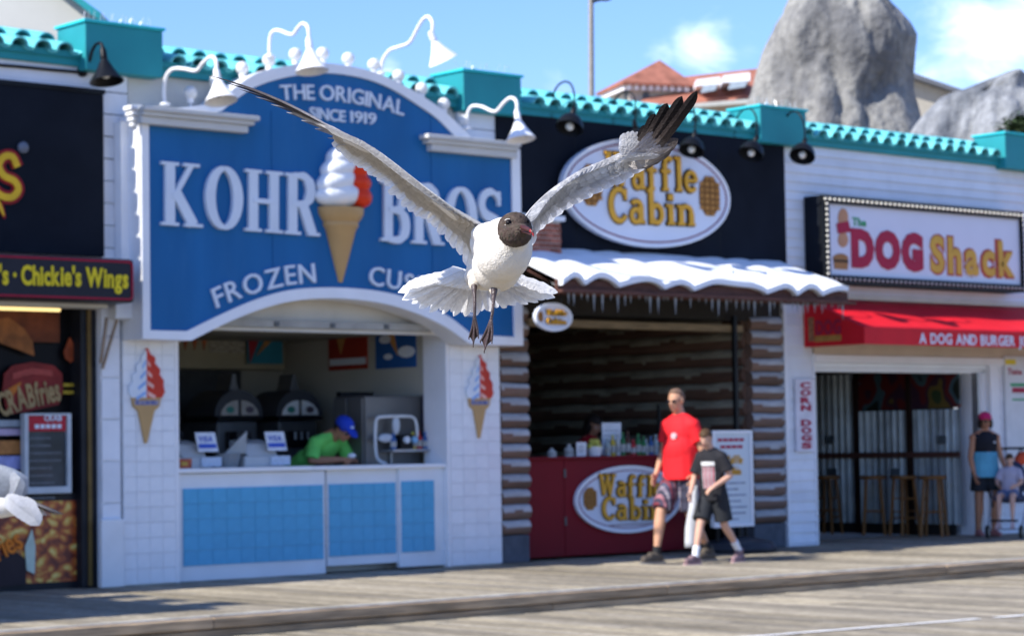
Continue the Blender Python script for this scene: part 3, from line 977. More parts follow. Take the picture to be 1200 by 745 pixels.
def tiles(x0, x1, z0, z1, nx, nz, Y, m, root, name='tile', gap=.003, dep_=.012, skip=None):
    dx = (x1-x0)/nx; dz = (z1-z0)/nz
    me = MB().box(gap/2, dx-gap/2, 0, dep_, gap/2, dz-gap/2).mesh(name, m)
    rr = random.Random(nx*nz)
    for i in range(nx):
        for j in range(nz):
            part(name, me, root, (x0+i*dx, Y+rr.uniform(-.0012, .0012), z0+j*dz))


tiles(XK0+.03, kxo0-.012, .01, 2.74, 4, 20, .0, TILEW, ks)
tiles(kxo1+.012, XK1s-.012, .01, 2.74, 4, 20, .0, TILEW, ks)
# side faces of the right pilaster facing the hatch (seen from the left)
MB().box(kxo1-.03, kxo1+.010, .0, .36, 0, zh+.1).build('jamb', TRIM, ks, bevel=.005)
MB().box(kxo0-.010, kxo0+.03, .0, .36, 0, zh+.1).build('jamb', TRIM, ks, bevel=.005)
# wall above the hatch and behind the sign
MB().box(XK0+.13, XK1s, .04, .30, zh, 4.6).build('front_wall', OFFW, ks)
MB().box(kxo0+.02, kxo1-.02, -.06, .035, zh, zh+.07).build('shutter_box', mat('grey_shutter', (.34, .34, .32), .5, .15), ks, bevel=.006)
MB().box(kxo0+.03, kxo1-.03, -.02, .034, zh-.035, zh-.003).build('shutter_rail', OFFW, ks)
for k in range(5):
    xq = kxo0+.4+k*(kxo1-kxo0-.6)/4
    MB().box(xq, xq+.05, -.075, -.061, zh+.01, zh+.055).build('rail_clip', DSTEEL, ks)
# side boards up to the roof at the right of the arch
zz = 4.6
xq0, xq1 = at(545, 140, 1, 0).x, at(580, 140, 1, 0).x
while zz > 3.9:
    MB().box(xq0-.1, xq1, -.0, .038, zz-.19, zz).build('siding_board', SIDING, ks); zz -= .2
# counter front: three panels of blue tiles
YC = .06
CW = mat('counter_white', (.70, .74, .78), .4, .04, 4, dirt=.15, dirt_col=(.45, .45, .42))
def cpanel(pf, pb, nx, nz, Yp):
    x0, x1, z0, z1 = rectY(*pf, Yp)
    MB().box(x0, x1, Yp, Yp+.06, max(z0, 0.003), z1).build('counter_panel', CW, ks, bevel=.006)
    a0, a1, c0, c1 = rectY(*pb, Yp-.01)
    MB().box(a0, a1, Yp-.004, Yp+.001, c0, c1).build('tile_bed', GROUTB, ks)
    tiles(a0, a1, c0, c1, nx, nz, Yp-.014, TILEB, ks, name='blue_tile', dep_=.009, gap=.0035)
cpanel((209, 553, 381.5, 679), (215, 570, 379, 659), 10, 5, YC)
cpanel((383, 549, 466, 661), (386, 566, 464, 650), 6, 5, YC+.03)
cpanel((468, 547, 523, 663), (471, 563, 509, 646), 3, 5, YC)
MB().box(kxo0+.03, kxo1-.03, YC+.30, YC+.34, .0, 1.0).build('counter_back', CW, ks)
zc = at(370, 547, 1, YC-.04).z
xa, xb = at(208, 548, 1, YC-.04).x, at(367, 547, 1, YC-.04).x
MB().box(xa, xb, YC-.05, YC+.5, zc-.03, zc+.012).build('counter_top', TRIM, ks, bevel=.008)
MB().box(xb+.008, kxo1-.032, YC-.04, YC+.5, zc-.03, zc+.008).build('counter_top', TRIM, ks, bevel=.008)
# interior
XR = kxo1+.05
Yc = at(337, 430, 0, XR).y
zceil = zh+.02
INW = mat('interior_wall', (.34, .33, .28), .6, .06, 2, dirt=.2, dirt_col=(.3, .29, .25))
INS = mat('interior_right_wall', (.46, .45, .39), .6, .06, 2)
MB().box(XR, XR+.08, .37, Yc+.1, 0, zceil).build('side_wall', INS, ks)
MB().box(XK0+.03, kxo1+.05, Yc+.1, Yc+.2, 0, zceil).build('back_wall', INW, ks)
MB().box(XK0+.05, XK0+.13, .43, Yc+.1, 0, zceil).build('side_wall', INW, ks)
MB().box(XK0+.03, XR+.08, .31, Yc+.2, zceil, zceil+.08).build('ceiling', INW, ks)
# dark sheet on the back wall under the menu strip
x0, x1, z0, z1 = rectY(150, 386, 334, 432, Yc-.12)
MB().box(x0, x1, Yc-.12, Yc+.09, z0, z1).build('bulkhead', mat('bulkhead_cream', (.36, .33, .23), .6, .1, 3), ks, bevel=.01)
m0, m1, n0, n1 = rectY(246, 392, 288, 413, Yc-.13)
MB().box(m0, m1, Yc-.128, Yc-.121, n0, n1).build('price_list', mat('price_list', (.36, .34, .27), .6, .5, 60, stretch=(.3, 1, 1)), ks)
for k in range(3):
    cc = pxl([(214+k*11, 390), (222+k*11, 390), (217+k*11, 410)], Yc-.13)
    MB().prismY(cc, Yc-.135, Yc-.121).build('cone_print', mat('cone_print', (.45, .13, .05), .6, .3, 10), ks)
MB().box(XK0+.14, XR-.6, Yc+.02, Yc+.095, 0, z0-.01).build('dark_back_panel', mat('back_dark', (.045, .05, .055), .5, .2), ks)
rebase(ks, ((XK0+XK1s)/2, 0, 0))

# posters inside
def xposter(px, X, name, label, m, sub=None):
    y0, y1, z0, z1 = rectX(*px, X)
    e = empty(name, label, 'poster')
    MB().box(X-.012, X, y0, y1, z0, z1).build('sheet', m, e)
    return e, y0, y1, z0, z1
e, y0, y1, z0, z1 = xposter((386, 380, 431, 433), XR-.002, 'poster', 'dark red poster with pale cone and white strip on the custard stand side wall', mat('poster_red', (.33, .035, .02), .4, .1))
MB().box(XR-.018, XR-.0145, y0+.02, y1-.02, z0+.05, z0+.12).build('white_strip', LETW, e)
cm = MB().prismX([(y1-.35, z1-.02), (y1-.1, z1-.02), (y1-.22, z0+.16)], XR-.02, XR-.0145); cm.build('cone_picture', mat('cone_print2', (.5, .25, .08), .5), e)
rebase(e, (XR, y0, z0))
e, y0, y1, z0, z1 = xposter((441, 380, 488, 431), XR-.002, 'poster', 'sky blue poster with a cone and white clouds on the custard stand side wall', mat('poster_blue', (.02, .10, .33), .4, .1))
MB().prismX([(y1-.30, z1-.02), (y1-.12, z1-.02), (y1-.38, z0+.12)], XR-.02, XR-.0145).build('cone_picture', MATS['cone_print2'], e)
for (a, b, r1) in [(.16, .16, .10), (.55, .3, .07), (.5, .12, .05)]:
    MB().prismX([(y0+a*.9+r1*math.cos(t*.524)*1.4, z0+b+r1*.6*math.sin(t*.524)) for t in range(12)], XR-.022, XR-.0145).build('cloud_picture', LETW, e)
rebase(e, (XR, y0, z0))
x0, x1, z0, z1 = rectY(291, 380, 332, 426, Yc-.2)
e = empty('poster', 'slanted red and teal cone poster under the custard stand ceiling', 'poster')
MB().box(x0, x1, Yc-.19, Yc-.175, z0, z1).build('sheet', mat('poster_teal', (.03, .22, .32), .4, .1), e)
MB().prismY([(x0+.02, z0+.0), (x0+.22, z1), (x0, z1)], Yc-.199, Yc-.1905).build('red_corner', mat('corner_red', (.35, .03, .04), .4), e)
MB().prismY([(x0+.1, z0+.08), (x0+.32, z1-.02), (x0+.42, z1-.08)], Yc-.208, Yc-.20).build('cone_picture', MATS['cone_print2'], e)
rebase(e, (x0, Yc-.18, z0))

# ---- big arched sign
SY = -.30
sg = empty('arched_sign', 'large blue arched custard sign in white frame with raised serif name and giant cone', 'sign')
def interp_arc(p, n):
    """resample polyline smoothly"""
    P_ = [Vector(q) for q in p]; out = []
    for i in range(len(P_)-1):
        p0 = P_[max(i-1, 0)]; p1 = P_[i]; p2 = P_[i+1]; p3 = P_[min(i+2, len(P_)-1)]
        for k in range(n):
            t = k/n
            q = .5*((2*p1)+(-p0+p2)*t+(2*p0-5*p1+4*p2-p3)*t*t+(-p0+3*p1-3*p2+p3)*t**3)
            out.append((q.x, q.y))
    out.append(tuple(p[-1]))
    return out
top_o = interp_arc([(250, 122), (275, 102), (300, 86), (340, 77), (382, 75), (425, 82), (460, 95), (500, 118), (525, 137), (552, 164)], 4)
top_i = interp_arc([(257, 131), (280, 113), (303, 100), (340, 90), (382, 86.5), (422, 92), (455, 104), (488, 124), (512, 141), (534, 164)], 4)
bot_o = interp_arc([(545, 401), (520, 374), (482, 364), (440, 353), (387, 348.5), (340, 352), (300, 363), (262, 381), (222, 399)], 4)
bot_i = interp_arc([(550, 392), (522, 370), (484, 352), (440, 341), (387, 337), (338, 340), (298, 351), (258, 368), (217, 388)], 4)
bot_o = interp_arc([(548, 403), (519, 383), (482, 366), (440, 354.5), (387, 349.5), (340, 353), (300, 363.5), (262, 379), (222, 399)], 4)
outer = [(163, 132)]+top_o+[(607, 176), (607, 405)]+bot_o+[(163, 397)]
inner = [(172, 142)]+top_i+[(597, 172), (597, 395)]+bot_i+[(172, 387)]
OZ = pxl(outer, SY); IZ = pxl(inner, SY)
# straighten the box sides
XS0 = OZ[0][0]; XS1 = OZ[len(top_o)+1][0]
OZ[-1] = (XS0, OZ[-1][1]); OZ[len(top_o)+2] = (XS1, OZ[len(top_o)+2][1])
IZ[-1] = (IZ[0][0], IZ[-1][1]); IZ[len(top_o)+2] = (IZ[len(top_o)+1][0], IZ[len(top_o)+2][1])
MB().prismY(OZ, SY, -.005).build('sign_body', TRIM, sg)
MB().prismY([((o_[0]+i_[0])/2, (o_[1]+i_[1])/2) for o_, i_ in zip(OZ, IZ)], SY-.012, SY-.0005).build('blue_face', BLUE, sg)
MB().ring(OZ, IZ, SY-.035, SY-.013).build('white_frame', TRIM, sg)
# vertical seams of the blue face
for sx_ in (318, 505):
    q = at(sx_, 250, 1, SY)
    MB().box(q.x-.003, q.x+.003, SY-.0165, SY-.0125, at(sx_, 330, 1, SY).z, at(sx_, 130, 1, SY).z).build('panel_seam', mat('seam_blue', (.008, .10, .27), .6), sg)
# cornices
def cornice(p0, p1, pb, left):
    a = at(*p0, 1, SY-.1); b = at(*p1, 1, SY-.1)
    z1 = a.z; z0 = z1-.155
    for k, (dx, dy, za, zb_) in enumerate([(0, .12, z1-.045, z1), (.04, .09, z1-.085, z1-.046), (.09, .06, z1-.155, z1-.086)]):
        xa = a.x+(0 if left else dx); xb = b.x-(dx if left else 0)
        MB().box(xa, xb, SY-.035-dy, SY-.0355+.03, za, zb_).build('cornice', mat('cornice_grey', (.56, .56, .54), .5, .05, 3), sg, bevel=.008)
cornice((166, 124), (301, 137), None, True)
cornice((498, 157), (607, 171), None, False)
q = at(148, 124, 1, -.1); q2 = at(166, 130, 1, SY-.05)
for k in range(4):
    MB().box(XS0-.10+k*.02, XS0+.02, SY-.05+.03*k, SY+.11-.0*k, at(160, 124, 1, SY).z-.045*(k+1)+.002, at(160, 124, 1, SY).z-.045*k).build('corner_moulding', TRIM, sg, bevel=.01)
MB().box(XS0-.08, XS0-.001, -.12, -.004, at(150, 372, 1, SY).z, at(160, 140, 1, SY).z).build('side_trim', TRIM, sg)
# lettering
SLB = slab_getter(T=.165, S=.05, st=.07)
lettering('KOHR', pxl([(186, 264), (280, 270.5), (371, 277.5)], SY), at(186, 189.5, 1, SY).z-at(186, 264, 1, SY).z, SY-.013, LETW, sg, getter=SLB, cap=1, gap=.05, depth=.045)
lettering('BROS', pxl([(443, 282.5), (515, 288), (588, 291)], SY), (at(515, 219, 1, SY).z-at(515, 288, 1, SY).z), SY-.013, LETW, sg, getter=SLB, cap=1, gap=.05, depth=.045)
lettering('THE', pxl([(328, 118), (347, 117), (367, 117.5)], SY), .148, SY-.013, LETW, sg, bold=.012, gap=.06, depth=.02)
lettering('ORIGINAL', pxl([(373, 117.5), (395, 119), (420, 123), (445, 128.5), (471, 136)], SY), .15, SY-.013, LETW, sg, bold=.012, gap=.06, depth=.02)
lettering('SINCE', pxl([(361, 139), (380, 141), (403, 143.5)], SY), .112, SY-.013, LETW, sg, bold=.014, gap=.06, depth=.02)
lettering('1919', pxl([(409, 143.5), (425, 145), (439, 146.5)], SY), .112, SY-.013, LETW, sg, bold=.014, gap=.07, depth=.02)
lettering('FROZEN', pxl([(252, 361), (275, 351), (302, 342), (335, 334), (368, 331)], SY), .19, SY-.013, LETW, sg, bold=.006, gap=.12, depth=.025)
lettering('CUSTARD', pxl([(430, 333.5), (460, 338.5), (490, 346), (520, 357), (556, 374)], SY), .19, SY-.013, LETW, sg, bold=.006, gap=.13, depth=.025)
# giant cone, half in relief
CONEM = mat('cone_tan', (.50, .31, .13), .45, .06, 4)
SWW = mat('swirl_white', (.78, .80, .82), .28, .02)
SWR = mat('swirl_red', (.72, .045, .012), .3, .05)
cone = MB()
cx_, cy_ = 405, 243
def cpt(px, py): return at(px, py, 1, SY-.1)
prof_px = [(243, 24.5), (250, 24.2), (256, 21.5), (260, 18.5), (262.5, 19.2), (265, 18.6), (268, 16.5), (300, 9.2), (330, 2.2)]
cz = [(cpt(404.5, y).z) for y, r in prof_px]
rad = [r/ (cpt(500, 250).x-cpt(400, 250).x and 100/(cpt(500, 250).x-cpt(400, 250).x)) for y, r in prof_px]
cc = cpt(404.5, 260)
seg = 20; v = []; f = []
for zz_, r_ in zip(cz, rad):
    for k in range(seg+1):
        t = math.pi*k/seg
        v.append((cc.x-r_*math.cos(t), SY-.012-r_*.75*math.sin(t), zz_))
for i in range(len(cz)-1):
    for k in range(seg):
        a = i*(seg+1)+k; f.append((a, a+1, a+seg+2, a+seg+1))
f.append(tuple(range(seg+1))); f.append(tuple(range(len(cz)*(seg+1)-1, (len(cz)-1)*(seg+1)-1, -1)))
for i in range(len(cz)-1): pass
cone.add(v, f).build('cone', CONEM, sg, smooth=True)
ppm = 100/(cpt(500, 220).x-cpt(400, 220).x)
def swirl(mbx, px, py, rx, ry, tilt=.0):
    c0 = cpt(px, py); M = Matrix.Rotation(tilt, 3, 'Y')
    mbx.ball((c0.x, SY-.05, c0.z), (rx/ppm, .13, ry/ppm*.8), 20, 12, 0, M)
w_ = MB()
for a in [(400, 228, 26, 15, -.1), (397, 212, 22, 14, -.28), (400, 196, 20, 13, -.28), (403, 182, 16, 12, -.28), (408, 171, 11, 10, -.2)]:
    swirl(w_, *a)
fused('white_swirl', w_, .012, [SWW], sg, 2)
r_ = MB()
for a in [(424, 231, 13, 13, .1), (423, 214, 13, 11.5, .1), (421, 198, 12, 11, .1), (416, 184, 9, 9, .1)]:
    swirl(r_, *a)
fused('red_swirl', r_, .012, [SWR], sg, 2)
rebase(sg, ((XS0+XS1)/2, -.15, at(387, 350, 1, SY).z))

# round bulbs along the arch
gl = mat('globe_white', (.82, .82, .80), .25, .02, transl=.25)
gm = MB().ball((0, 0, .075), .063, 16, 10).mesh('globe', gl, smooth=2)
gs = MB().lathe([(.03, -.02), (.032, .02), (.02, .035)], seg=12).mesh('socket', TRIM, smooth=True)
gpos = [(223, 109), (253, 96), (284, 80), (315, 71), (346, 64), (378, 63), (408, 69), (438, 76), (467, 89), (494, 104), (520, 122), (543, 142)]
glab = ['first globe bulb at the far left of the arch, over the left cornice', 'second globe bulb from the left, behind the leftmost white lamp', 'third globe bulb from the left on the arch',
        'globe bulb at the foot of the second white gooseneck', 'globe bulb half hidden behind the second white lamp shade', 'globe bulb on top of the arch beside the second lamp shade',
        'globe bulb standing alone at the crown of the arch', 'globe bulb just left of the third gooseneck pipe', 'globe bulb just right of the third gooseneck pipe',
        'fourth globe bulb from the right on the arch slope', 'third globe bulb from the right, beside the turquoise tiles', 'lowest globe bulb at the right, behind the fourth gooseneck']
for (gx, gy), lb in zip(gpos, glab):
    e = empty('globe_light', 'white '+lb, 'globe light', 'white globe bulbs along the arched sign')
    p = at(gx, gy, 1, -.16)
    part('globe', gm, e, (0, 0, -.075)); part('socket', gs, e, (0, 0, -.075))
    pl = MB().tube([(0, 0, -.19), (0, 0, -.09)], .012, 8); pl.build('stem', TRIM, e)
    e.location = p

# gooseneck lamps over the signs
WM = mat('white_enamel', (.80, .80, .80), .3, .02)
def spl(pts, n=5):
    P_ = [Vector(q) for q in pts]; out = []
    for i in range(len(P_)-1):
        p0 = P_[max(i-1, 0)]; p1 = P_[i]; p2 = P_[i+1]; p3 = P_[min(i+2, len(P_)-1)]
        for k in range(n):
            t = k/n
            out.append(.5*((2*p1)+(-p0+p2)*t+(2*p0-5*p1+4*p2-p3)*t*t+(-p0+3*p1-3*p2+p3)*t**3))
    out.append(P_[-1]); return out
def goose(path, Y0, headdir, label, grp, m, r=.017, size=1.0, dome=False, group_base=None, bulb=True, head=True):
    base = at(*path[0], 1, Y0); X = base.x
    P3 = [base]+[at(px, py, 0, X) for px, py in path[1:]]
    # keep the arm from folding behind the wall
    P3 = [Vector((X, min(p.y, Y0+.02), p.z)) for p in P3]
    e = empty('gooseneck_lamp', label, 'lamp', grp)
    MB().tube(spl(P3), r, 10).build('arm', m, e, smooth=True)
    MB().lathe([(.0, -.012), (.05, -.012), (.05, .004), (.02, .018)], base, (0, 0, 1) if group_base == 'top' else (0, -1, 0), 14).build('base_flange', m, e, smooth=True)
    if head:
        h = Vector(headdir).normalized(); c0 = P3[-1]
        s_ = size
        if dome:
            MB().lathe([(.014, -.06*s_), (.026*s_, -.03*s_), (.032*s_, .04*s_), (.026*s_, .05*s_), (.075*s_, .075*s_), (.115*s_, .115*s_), (.140*s_, .165*s_), (.150*s_, .225*s_), (.142*s_, .224*s_), (.125*s_, .16*s_), (.06*s_, .09*s_)], c0, h, 24).build('shade', m, e, smooth=True)
        else: MB().lathe([(.018, -.05*s_), (.03*s_, -.02*s_), (.034*s_, .05*s_), (.028*s_, .055*s_), (.045*s_, .09*s_), (.075*s_, .15*s_), (.105*s_, .20*s_), (.15*s_, .265*s_), (.155*s_, .275*s_), (.146*s_, .272*s_), (.10*s_, .20*s_), (.04*s_, .10*s_)], c0, h, 24).build('shade', m, e, smooth=True)
        if bulb:
            MB().ball(c0+h*.2*s_, .045*s_, 10, 7).build('bulb', mat('bulb_glass', (.7, .7, .65), .2), e, smooth=2)
    rebase(e, base)
    return e
gw = 'white gooseneck lamps on the arched sign'
goose([(193, 122), (192, 104), (195, 89), (203, 81), (216, 81), (230, 83), (238, 74), (247, 67), (253, 71), (254, 86)], -.2, (0, -.25, -1), 'leftmost white gooseneck lamp with bell shade above the left cornice', gw, WM, group_base='top', size=.95)
goose([(316, 66), (316, 48), (319, 38), (327, 36), (342, 41), (349, 33), (355, 28), (361, 33), (362, 50)], -.2, (0, -.15, -1), 'second white gooseneck lamp, left of the arch crown, shade hanging straight down', gw, WM, group_base='top', size=1.0)
goose([(446, 86), (449, 70), (457, 59), (468, 55), (480, 50), (488, 36), (495, 24), (502, 20), (507, 28), (506, 42)], -.2, (.5, -.1, -1), 'tallest white gooseneck lamp standing against the sky right of the crown', gw, WM, group_base='top', size=.95)
goose([(547, 150), (548, 134), (553, 125), (564, 125), (580, 131), (590, 121), (598, 115), (605, 119), (606, 134)], -.2, (0, -.2, -1), 'rightmost white gooseneck lamp above the right cornice', gw, WM, group_base='top', size=.95)
gb = 'black gooseneck lamps over the shop fronts'
goose([(97, 84), (104, 74), (108, 60), (113, 52), (119, 52), (121, 62)], -.02, (0, -.2, -1), 'black gooseneck lamp on the left below the turquoise pier', gb, BLKM, r=.014, size=.98)
cb = MB().tube([at(-20, 75, 1, -.02), at(20, 78, 1, -.02), at(60, 82, 1, -.02), at(95, 85, 1, -.02)], .014, 8)
tagm(cb.build('cable_conduit', BLKM), 'thin black conduit running to the left black lamp', 'conduit')
goose([(646, 136), (647, 118), (652, 103), (661, 96), (669, 99), (673, 112), (672, 130)], -.02, (-.5, -.2, -1), 'black gooseneck lamp left of the waffle oval, nearest the blue sign', gb, BLKM, r=.010, size=.98, dome=True)
goose([(718, 142), (719, 122), (726, 111), (735, 107), (743, 113), (745, 128), (744, 146)], -.02, (.3, .1, -1), 'black gooseneck lamp above the top of the waffle oval, behind the gull wing', gb, BLKM, r=.010, size=.9, dome=True)
goose([(790, 150), (793, 132), (799, 122), (807, 120), (813, 128), (815, 140), (814, 158)], -.02, (-.5, -.2, -1), 'black gooseneck lamp over the right end of the waffle oval', gb, BLKM, r=.010, size=.95, dome=True)
goose([(860, 158), (864, 138), (871, 129), (880, 128), (886, 137), (887, 150), (886, 163)], -.02, (-.6, -.1, -1), 'black gooseneck lamp in front of the third turquoise pier, left one', gb, BLKM, r=.010, size=.95, dome=True)
goose([(914, 168), (918, 146), (925, 133), (933, 131), (940, 139), (943, 152), (943, 166)], -.02, (-.6, -.3, -1), 'rightmost black gooseneck lamp at the end of the black board', gb, BLKM, r=.010, size=.98, dome=True)

# painted cone cut-outs on the pilasters
def cone_cut(x0, y0, x1, y1, label):
    e = empty('cone_cutout', label, 'cone sign', 'painted cone cutouts on the custard stand pilasters')
    w = x1-x0; h = y1-y0; Y = -.012
    X = lambda u: x0+u*w
    Yp = lambda u: y0+u*h
    ys = .52
    def poly(pts, Ya, Yb_, m, nm):
        MB().prismY(pxl([(X(a), Yp(b)) for a, b in pts], Y), Ya, Yb_).build(nm, m, e)
    poly([(.10, ys), (.90, ys), (.86, ys+.09), (.72, ys+.14), (.52, 1.0), (.46, 1.0), (.28, ys+.14), (.14, ys+.09)], -.022, -.002, CONEM, 'cone')
    poly([(.16, ys+.03), (.84, ys+.03), (.82, ys+.08), (.18, ys+.08)], -.0245, -.0222, mat('name_band', (.34, .30, .34), .5, .3, 60), 'name_band')
    # swirl halves with scalloped outlines
    L = [(.5, .02), (.36, .09), (.37, .14), (.22, .18), (.24, .24), (.10, .29), (.13, .35), (.02, .41), (.03, .48), (.10, ys), (.5, ys)]
    Rr = [(.5, .0), (.54, .0), (.60, .06), (.74, .10), (.73, .16), (.87, .22), (.86, .28), (.97, .34), (.96, .40), (1.0, .46), (.92, ys), (.5, ys)]
    poly(L, -.024, -.002, mat('cutout_white', (.68, .74, .82), .35, .05), 'white_half')
    poly(Rr, -.025, -.002, mat('cutout_red', (.55, .04, .02), .35, .1), 'red_half')
    for k in range(4):
        b0 = .12+k*.11; wl2 = .12+.06*k
        poly([(.5-wl2, b0+.07), (.5-.03, b0), (.5-.02, b0+.035), (.5-wl2*.9, b0+.10)], -.028, -.0245, mat('cutout_blue_shade', (.25, .42, .75), .4), 'blue_stroke')
        poly([(.52, b0), (.5+wl2*.8, b0+.05), (.5+wl2*.75, b0+.085), (.53, b0+.05)], -.029, -.0255, mat('cutout_pink', (.80, .45, .38), .4), 'pink_stroke')
    if True:
        lettering('KOHR', pxl([(X(.22), Yp(ys+.075)), (X(.78), Yp(ys+.075))], Y), .04, -.0246, mat('cut_blue', (.10, .13, .35), .5), e, one=True, name='lettering', bold=.01, depth=.003)
    p = at((x0+x1)/2, y1, 1, 0); rebase(e, (p.x, -.01, p.z))
cone_cut(149.5, 408, 192.5, 519, 'painted twist cone cutout on the left white tiled pilaster')
cone_cut(545.5, 416, 577.5, 513, 'painted twist cone cutout on the right white tiled pilaster')

# ---------------------------------------------------------------- waffle shop
ws = empty('waffle_shop', 'log cabin style waffle stand with black fascia board and dark open front', 'shop')
XW0, XW1 = XK1s, at(921, 540, 1, 0).x
xwo0, xwo1 = at(621, 540, 1, 0).x, at(866, 540, 1, 0).x
# black fascia board
xb0, xb1 = at(580, 150, 1, 0).x, at(918, 230, 1, 0).x
zbb = at(760, 303, 1, 0).z
MB().box(xb0, xb1, -.03, .03, zbb, ZE-.0).build('fascia_board', BLACK, ws, bevel=.004)
for k in range(1, 4):
    xx = xb0+(xb1-xb0)*k/4
    MB().box(xx-.004, xx+.004, -.033, -.0305, zbb, ZE-.02).build('board_seam', BLKM, ws)
MB().box(XW0, XW1, .04, .3, zbb-.02, 4.6).build('front_wall', OFFW, ws)
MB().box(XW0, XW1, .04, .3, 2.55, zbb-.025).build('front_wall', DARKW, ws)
zhw = 2.55
# corner log stacks
def log_mesh(L, r, seed, m, axis='x', seg=20, name='log'):
    rr = random.Random(seed); v = []; f = []; n = max(10, int(L/.05))
    for i in range(n+1):
        t = i/n; q = 1+.10*(noise.noise(Vector((seed*3.1, t*L*2.2, 0))))
        for k in range(seg):
            a = 2*math.pi*k/seg
            rad = r*q*(1+.10*noise.noise(Vector((seed*1.7+math.cos(a)*1.2, math.sin(a)*1.2, t*L*3))))
            c = (t*L, math.cos(a)*rad*.85, math.sin(a)*rad+.012*noise.noise(Vector((seed, t*L*1.5, 5))))
            v.append(c if axis == 'x' else (c[1], c[0], c[2]))
    for i in range(n):
        for k in range(seg):
            f.append((i*seg+k, i*seg+(k+1) % seg, (i+1)*seg+(k+1) % seg, (i+1)*seg+k))
    f.append(tuple(range(seg))); f.append(tuple(range(n*seg, n*seg+seg)))
    mbq = MB().add(v, f)
    for qi, q in enumerate(f[:-2]):
        zc_ = sum(v[i][2] for i in q)/4; xc_ = sum(v[i][0]+v[i][1] for i in q)/4
        if zc_ > r*(.12+.5*noise.noise(Vector((xc_*2.4, seed*7.3, 0)))): mbq.m[qi] = 1
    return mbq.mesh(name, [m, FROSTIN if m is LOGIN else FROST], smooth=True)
def stack(x0, x1, z0, z1, n, Y, m, seeds, depth=None):
    r = (z1-z0)/n/2*1.0
    for i in range(n):
        me = log_mesh(x1-x0+.01*(i % 2), r, seeds+i, m)
        part('log', me, ws, (x0, Y, z0+(i+.5)*(z1-z0)/n))
zt1 = at(603, 402, 1, 0).z+.15; zb1 = at(605, 627, 1, 0).z
MB().box(XW0+.01, xwo0, .02, .5, 0, zb1).build('plinth', CONC, ws, bevel=.012)
MB().box(XW0+.01, xwo0, .08, .4, zb1, 2.6).build('corner_core', mat('chinking', (.10, .085, .07), .9, .2), ws)
stack(XW0+.01, xwo0, zb1, 2.62, 15, .06, LOGM, 10)
zb2 = at(905, 613, 1, 0).z
MB().box(at(884, 540, 1, 0).x, XW1-.004, .02, .5, 0, zb2).build('plinth', CONC, ws, bevel=.012)
MB().box(at(884, 540, 1, 0).x+.09, XW1-.01, .08, .4, zb2, 2.6).build('corner_core', MATS['chinking'], ws)
xm_ = at(884, 540, 1, 0).x
stack(xm_, XW1-.005, zb2, 2.60, 15, .06, LOGM, 40)
# side wall of logs running back from the corner
XRW = xm_+.02
def side_logs(X, y0, y1, z0, z1, n, root, seeds):
    r = (z1-z0)/n/2*1.08
    for i in range(n):
        me = log_mesh(y1-y0, r, seeds+i, LOGIN, axis='y')
        part('log', me, root, (X, y0, z0+(i+.5)*(z1-z0)/n))
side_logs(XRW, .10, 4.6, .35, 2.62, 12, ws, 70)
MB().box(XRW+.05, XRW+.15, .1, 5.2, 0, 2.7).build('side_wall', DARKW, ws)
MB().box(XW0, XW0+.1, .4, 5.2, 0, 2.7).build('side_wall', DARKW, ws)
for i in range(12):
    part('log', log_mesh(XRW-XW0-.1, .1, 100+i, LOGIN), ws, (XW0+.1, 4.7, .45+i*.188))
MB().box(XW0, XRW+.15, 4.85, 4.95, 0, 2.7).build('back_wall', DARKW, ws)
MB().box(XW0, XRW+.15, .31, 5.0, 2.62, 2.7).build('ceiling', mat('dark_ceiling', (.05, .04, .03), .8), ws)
x0, x1, z0, z1 = rectY(625, 376, 868, 386, .02)
MB().box(x0-.1, x1, -.02, .06, z0, z1-.01).build('header_beam', mat('beam_wood', (.22, .16, .09), .7, .25, 8, stretch=(.5, 4, 4)), ws, bevel=.01)
pxx = at(862, 520, 1, -.02).x
MB().box(pxx-.025, pxx+.025, -.06, -.01, 0, 2.6).build('dark_post', BLKM, ws, bevel=.006)
px2 = at(773, 480, 1, .4).x
MB().box(px2-.012, px2+.012, .40, .43, 1.0, 1.62).build('thin_post', BLKM, ws)
rebase(ws, ((XW0+XW1)/2, 0, 0))

# waffle oval signs
def oval(cx, cy, rx, ry, Y, label, size_txt, th=.06, rim=(.05, .025), waffle_px=((-.665, 13, 25), (.76, 11, 24)), txt=True, name='oval_sign', detail=True, t1=None, t2=None):
    c = at(cx, cy, 1, Y)
    RX = (at(cx+rx, cy, 1, Y).x-at(cx-rx, cy, 1, Y).x)/2; RZ = (at(cx, cy-ry, 1, Y).z-at(cx, cy+ry, 1, Y).z)/2
    X0 = (at(cx+rx, cy, 1, Y).x+at(cx-rx, cy, 1, Y).x)/2
    # horizontally seen oblique: keep z centre from the photograph
    E_ = lambda k, n=48: [(X0+RX*k*math.cos(2*math.pi*i/n), c.z+RZ*k*math.sin(2*math.pi*i/n)) for i in range(n)]
    Ek = lambda d, n=48: [(X0+(RX-d)*math.cos(2*math.pi*i/n), c.z+(RZ-d)*math.sin(2*math.pi*i/n)) for i in range(n)]
    e = empty(name, label, 'sign')
    MB().prismY(E_(1), Y, Y+th).build('board', SHOPWHITE, e)
    MB().ring(Ek(0), Ek(rim[1]), Y-.012, Y-.0005).build('rim', TRIM, e)
    if detail:
        MB().ring(Ek(rim[0]), Ek(rim[0]+RZ*.025), Y-.006, Y-.0008).build('red_line', mat('oval_red_line', (.22, .04, .07), .5), e)
    return e, X0, c.z, RX, RZ
GET1 = slab_getter(T=.15, S=.07, st=.05)
GET1b = slab_getter(T=.15, S=.07, st=.05, grow=.07)
WAF = mat('waffle_brown', (.42, .20, .05), .6, .2, 20)
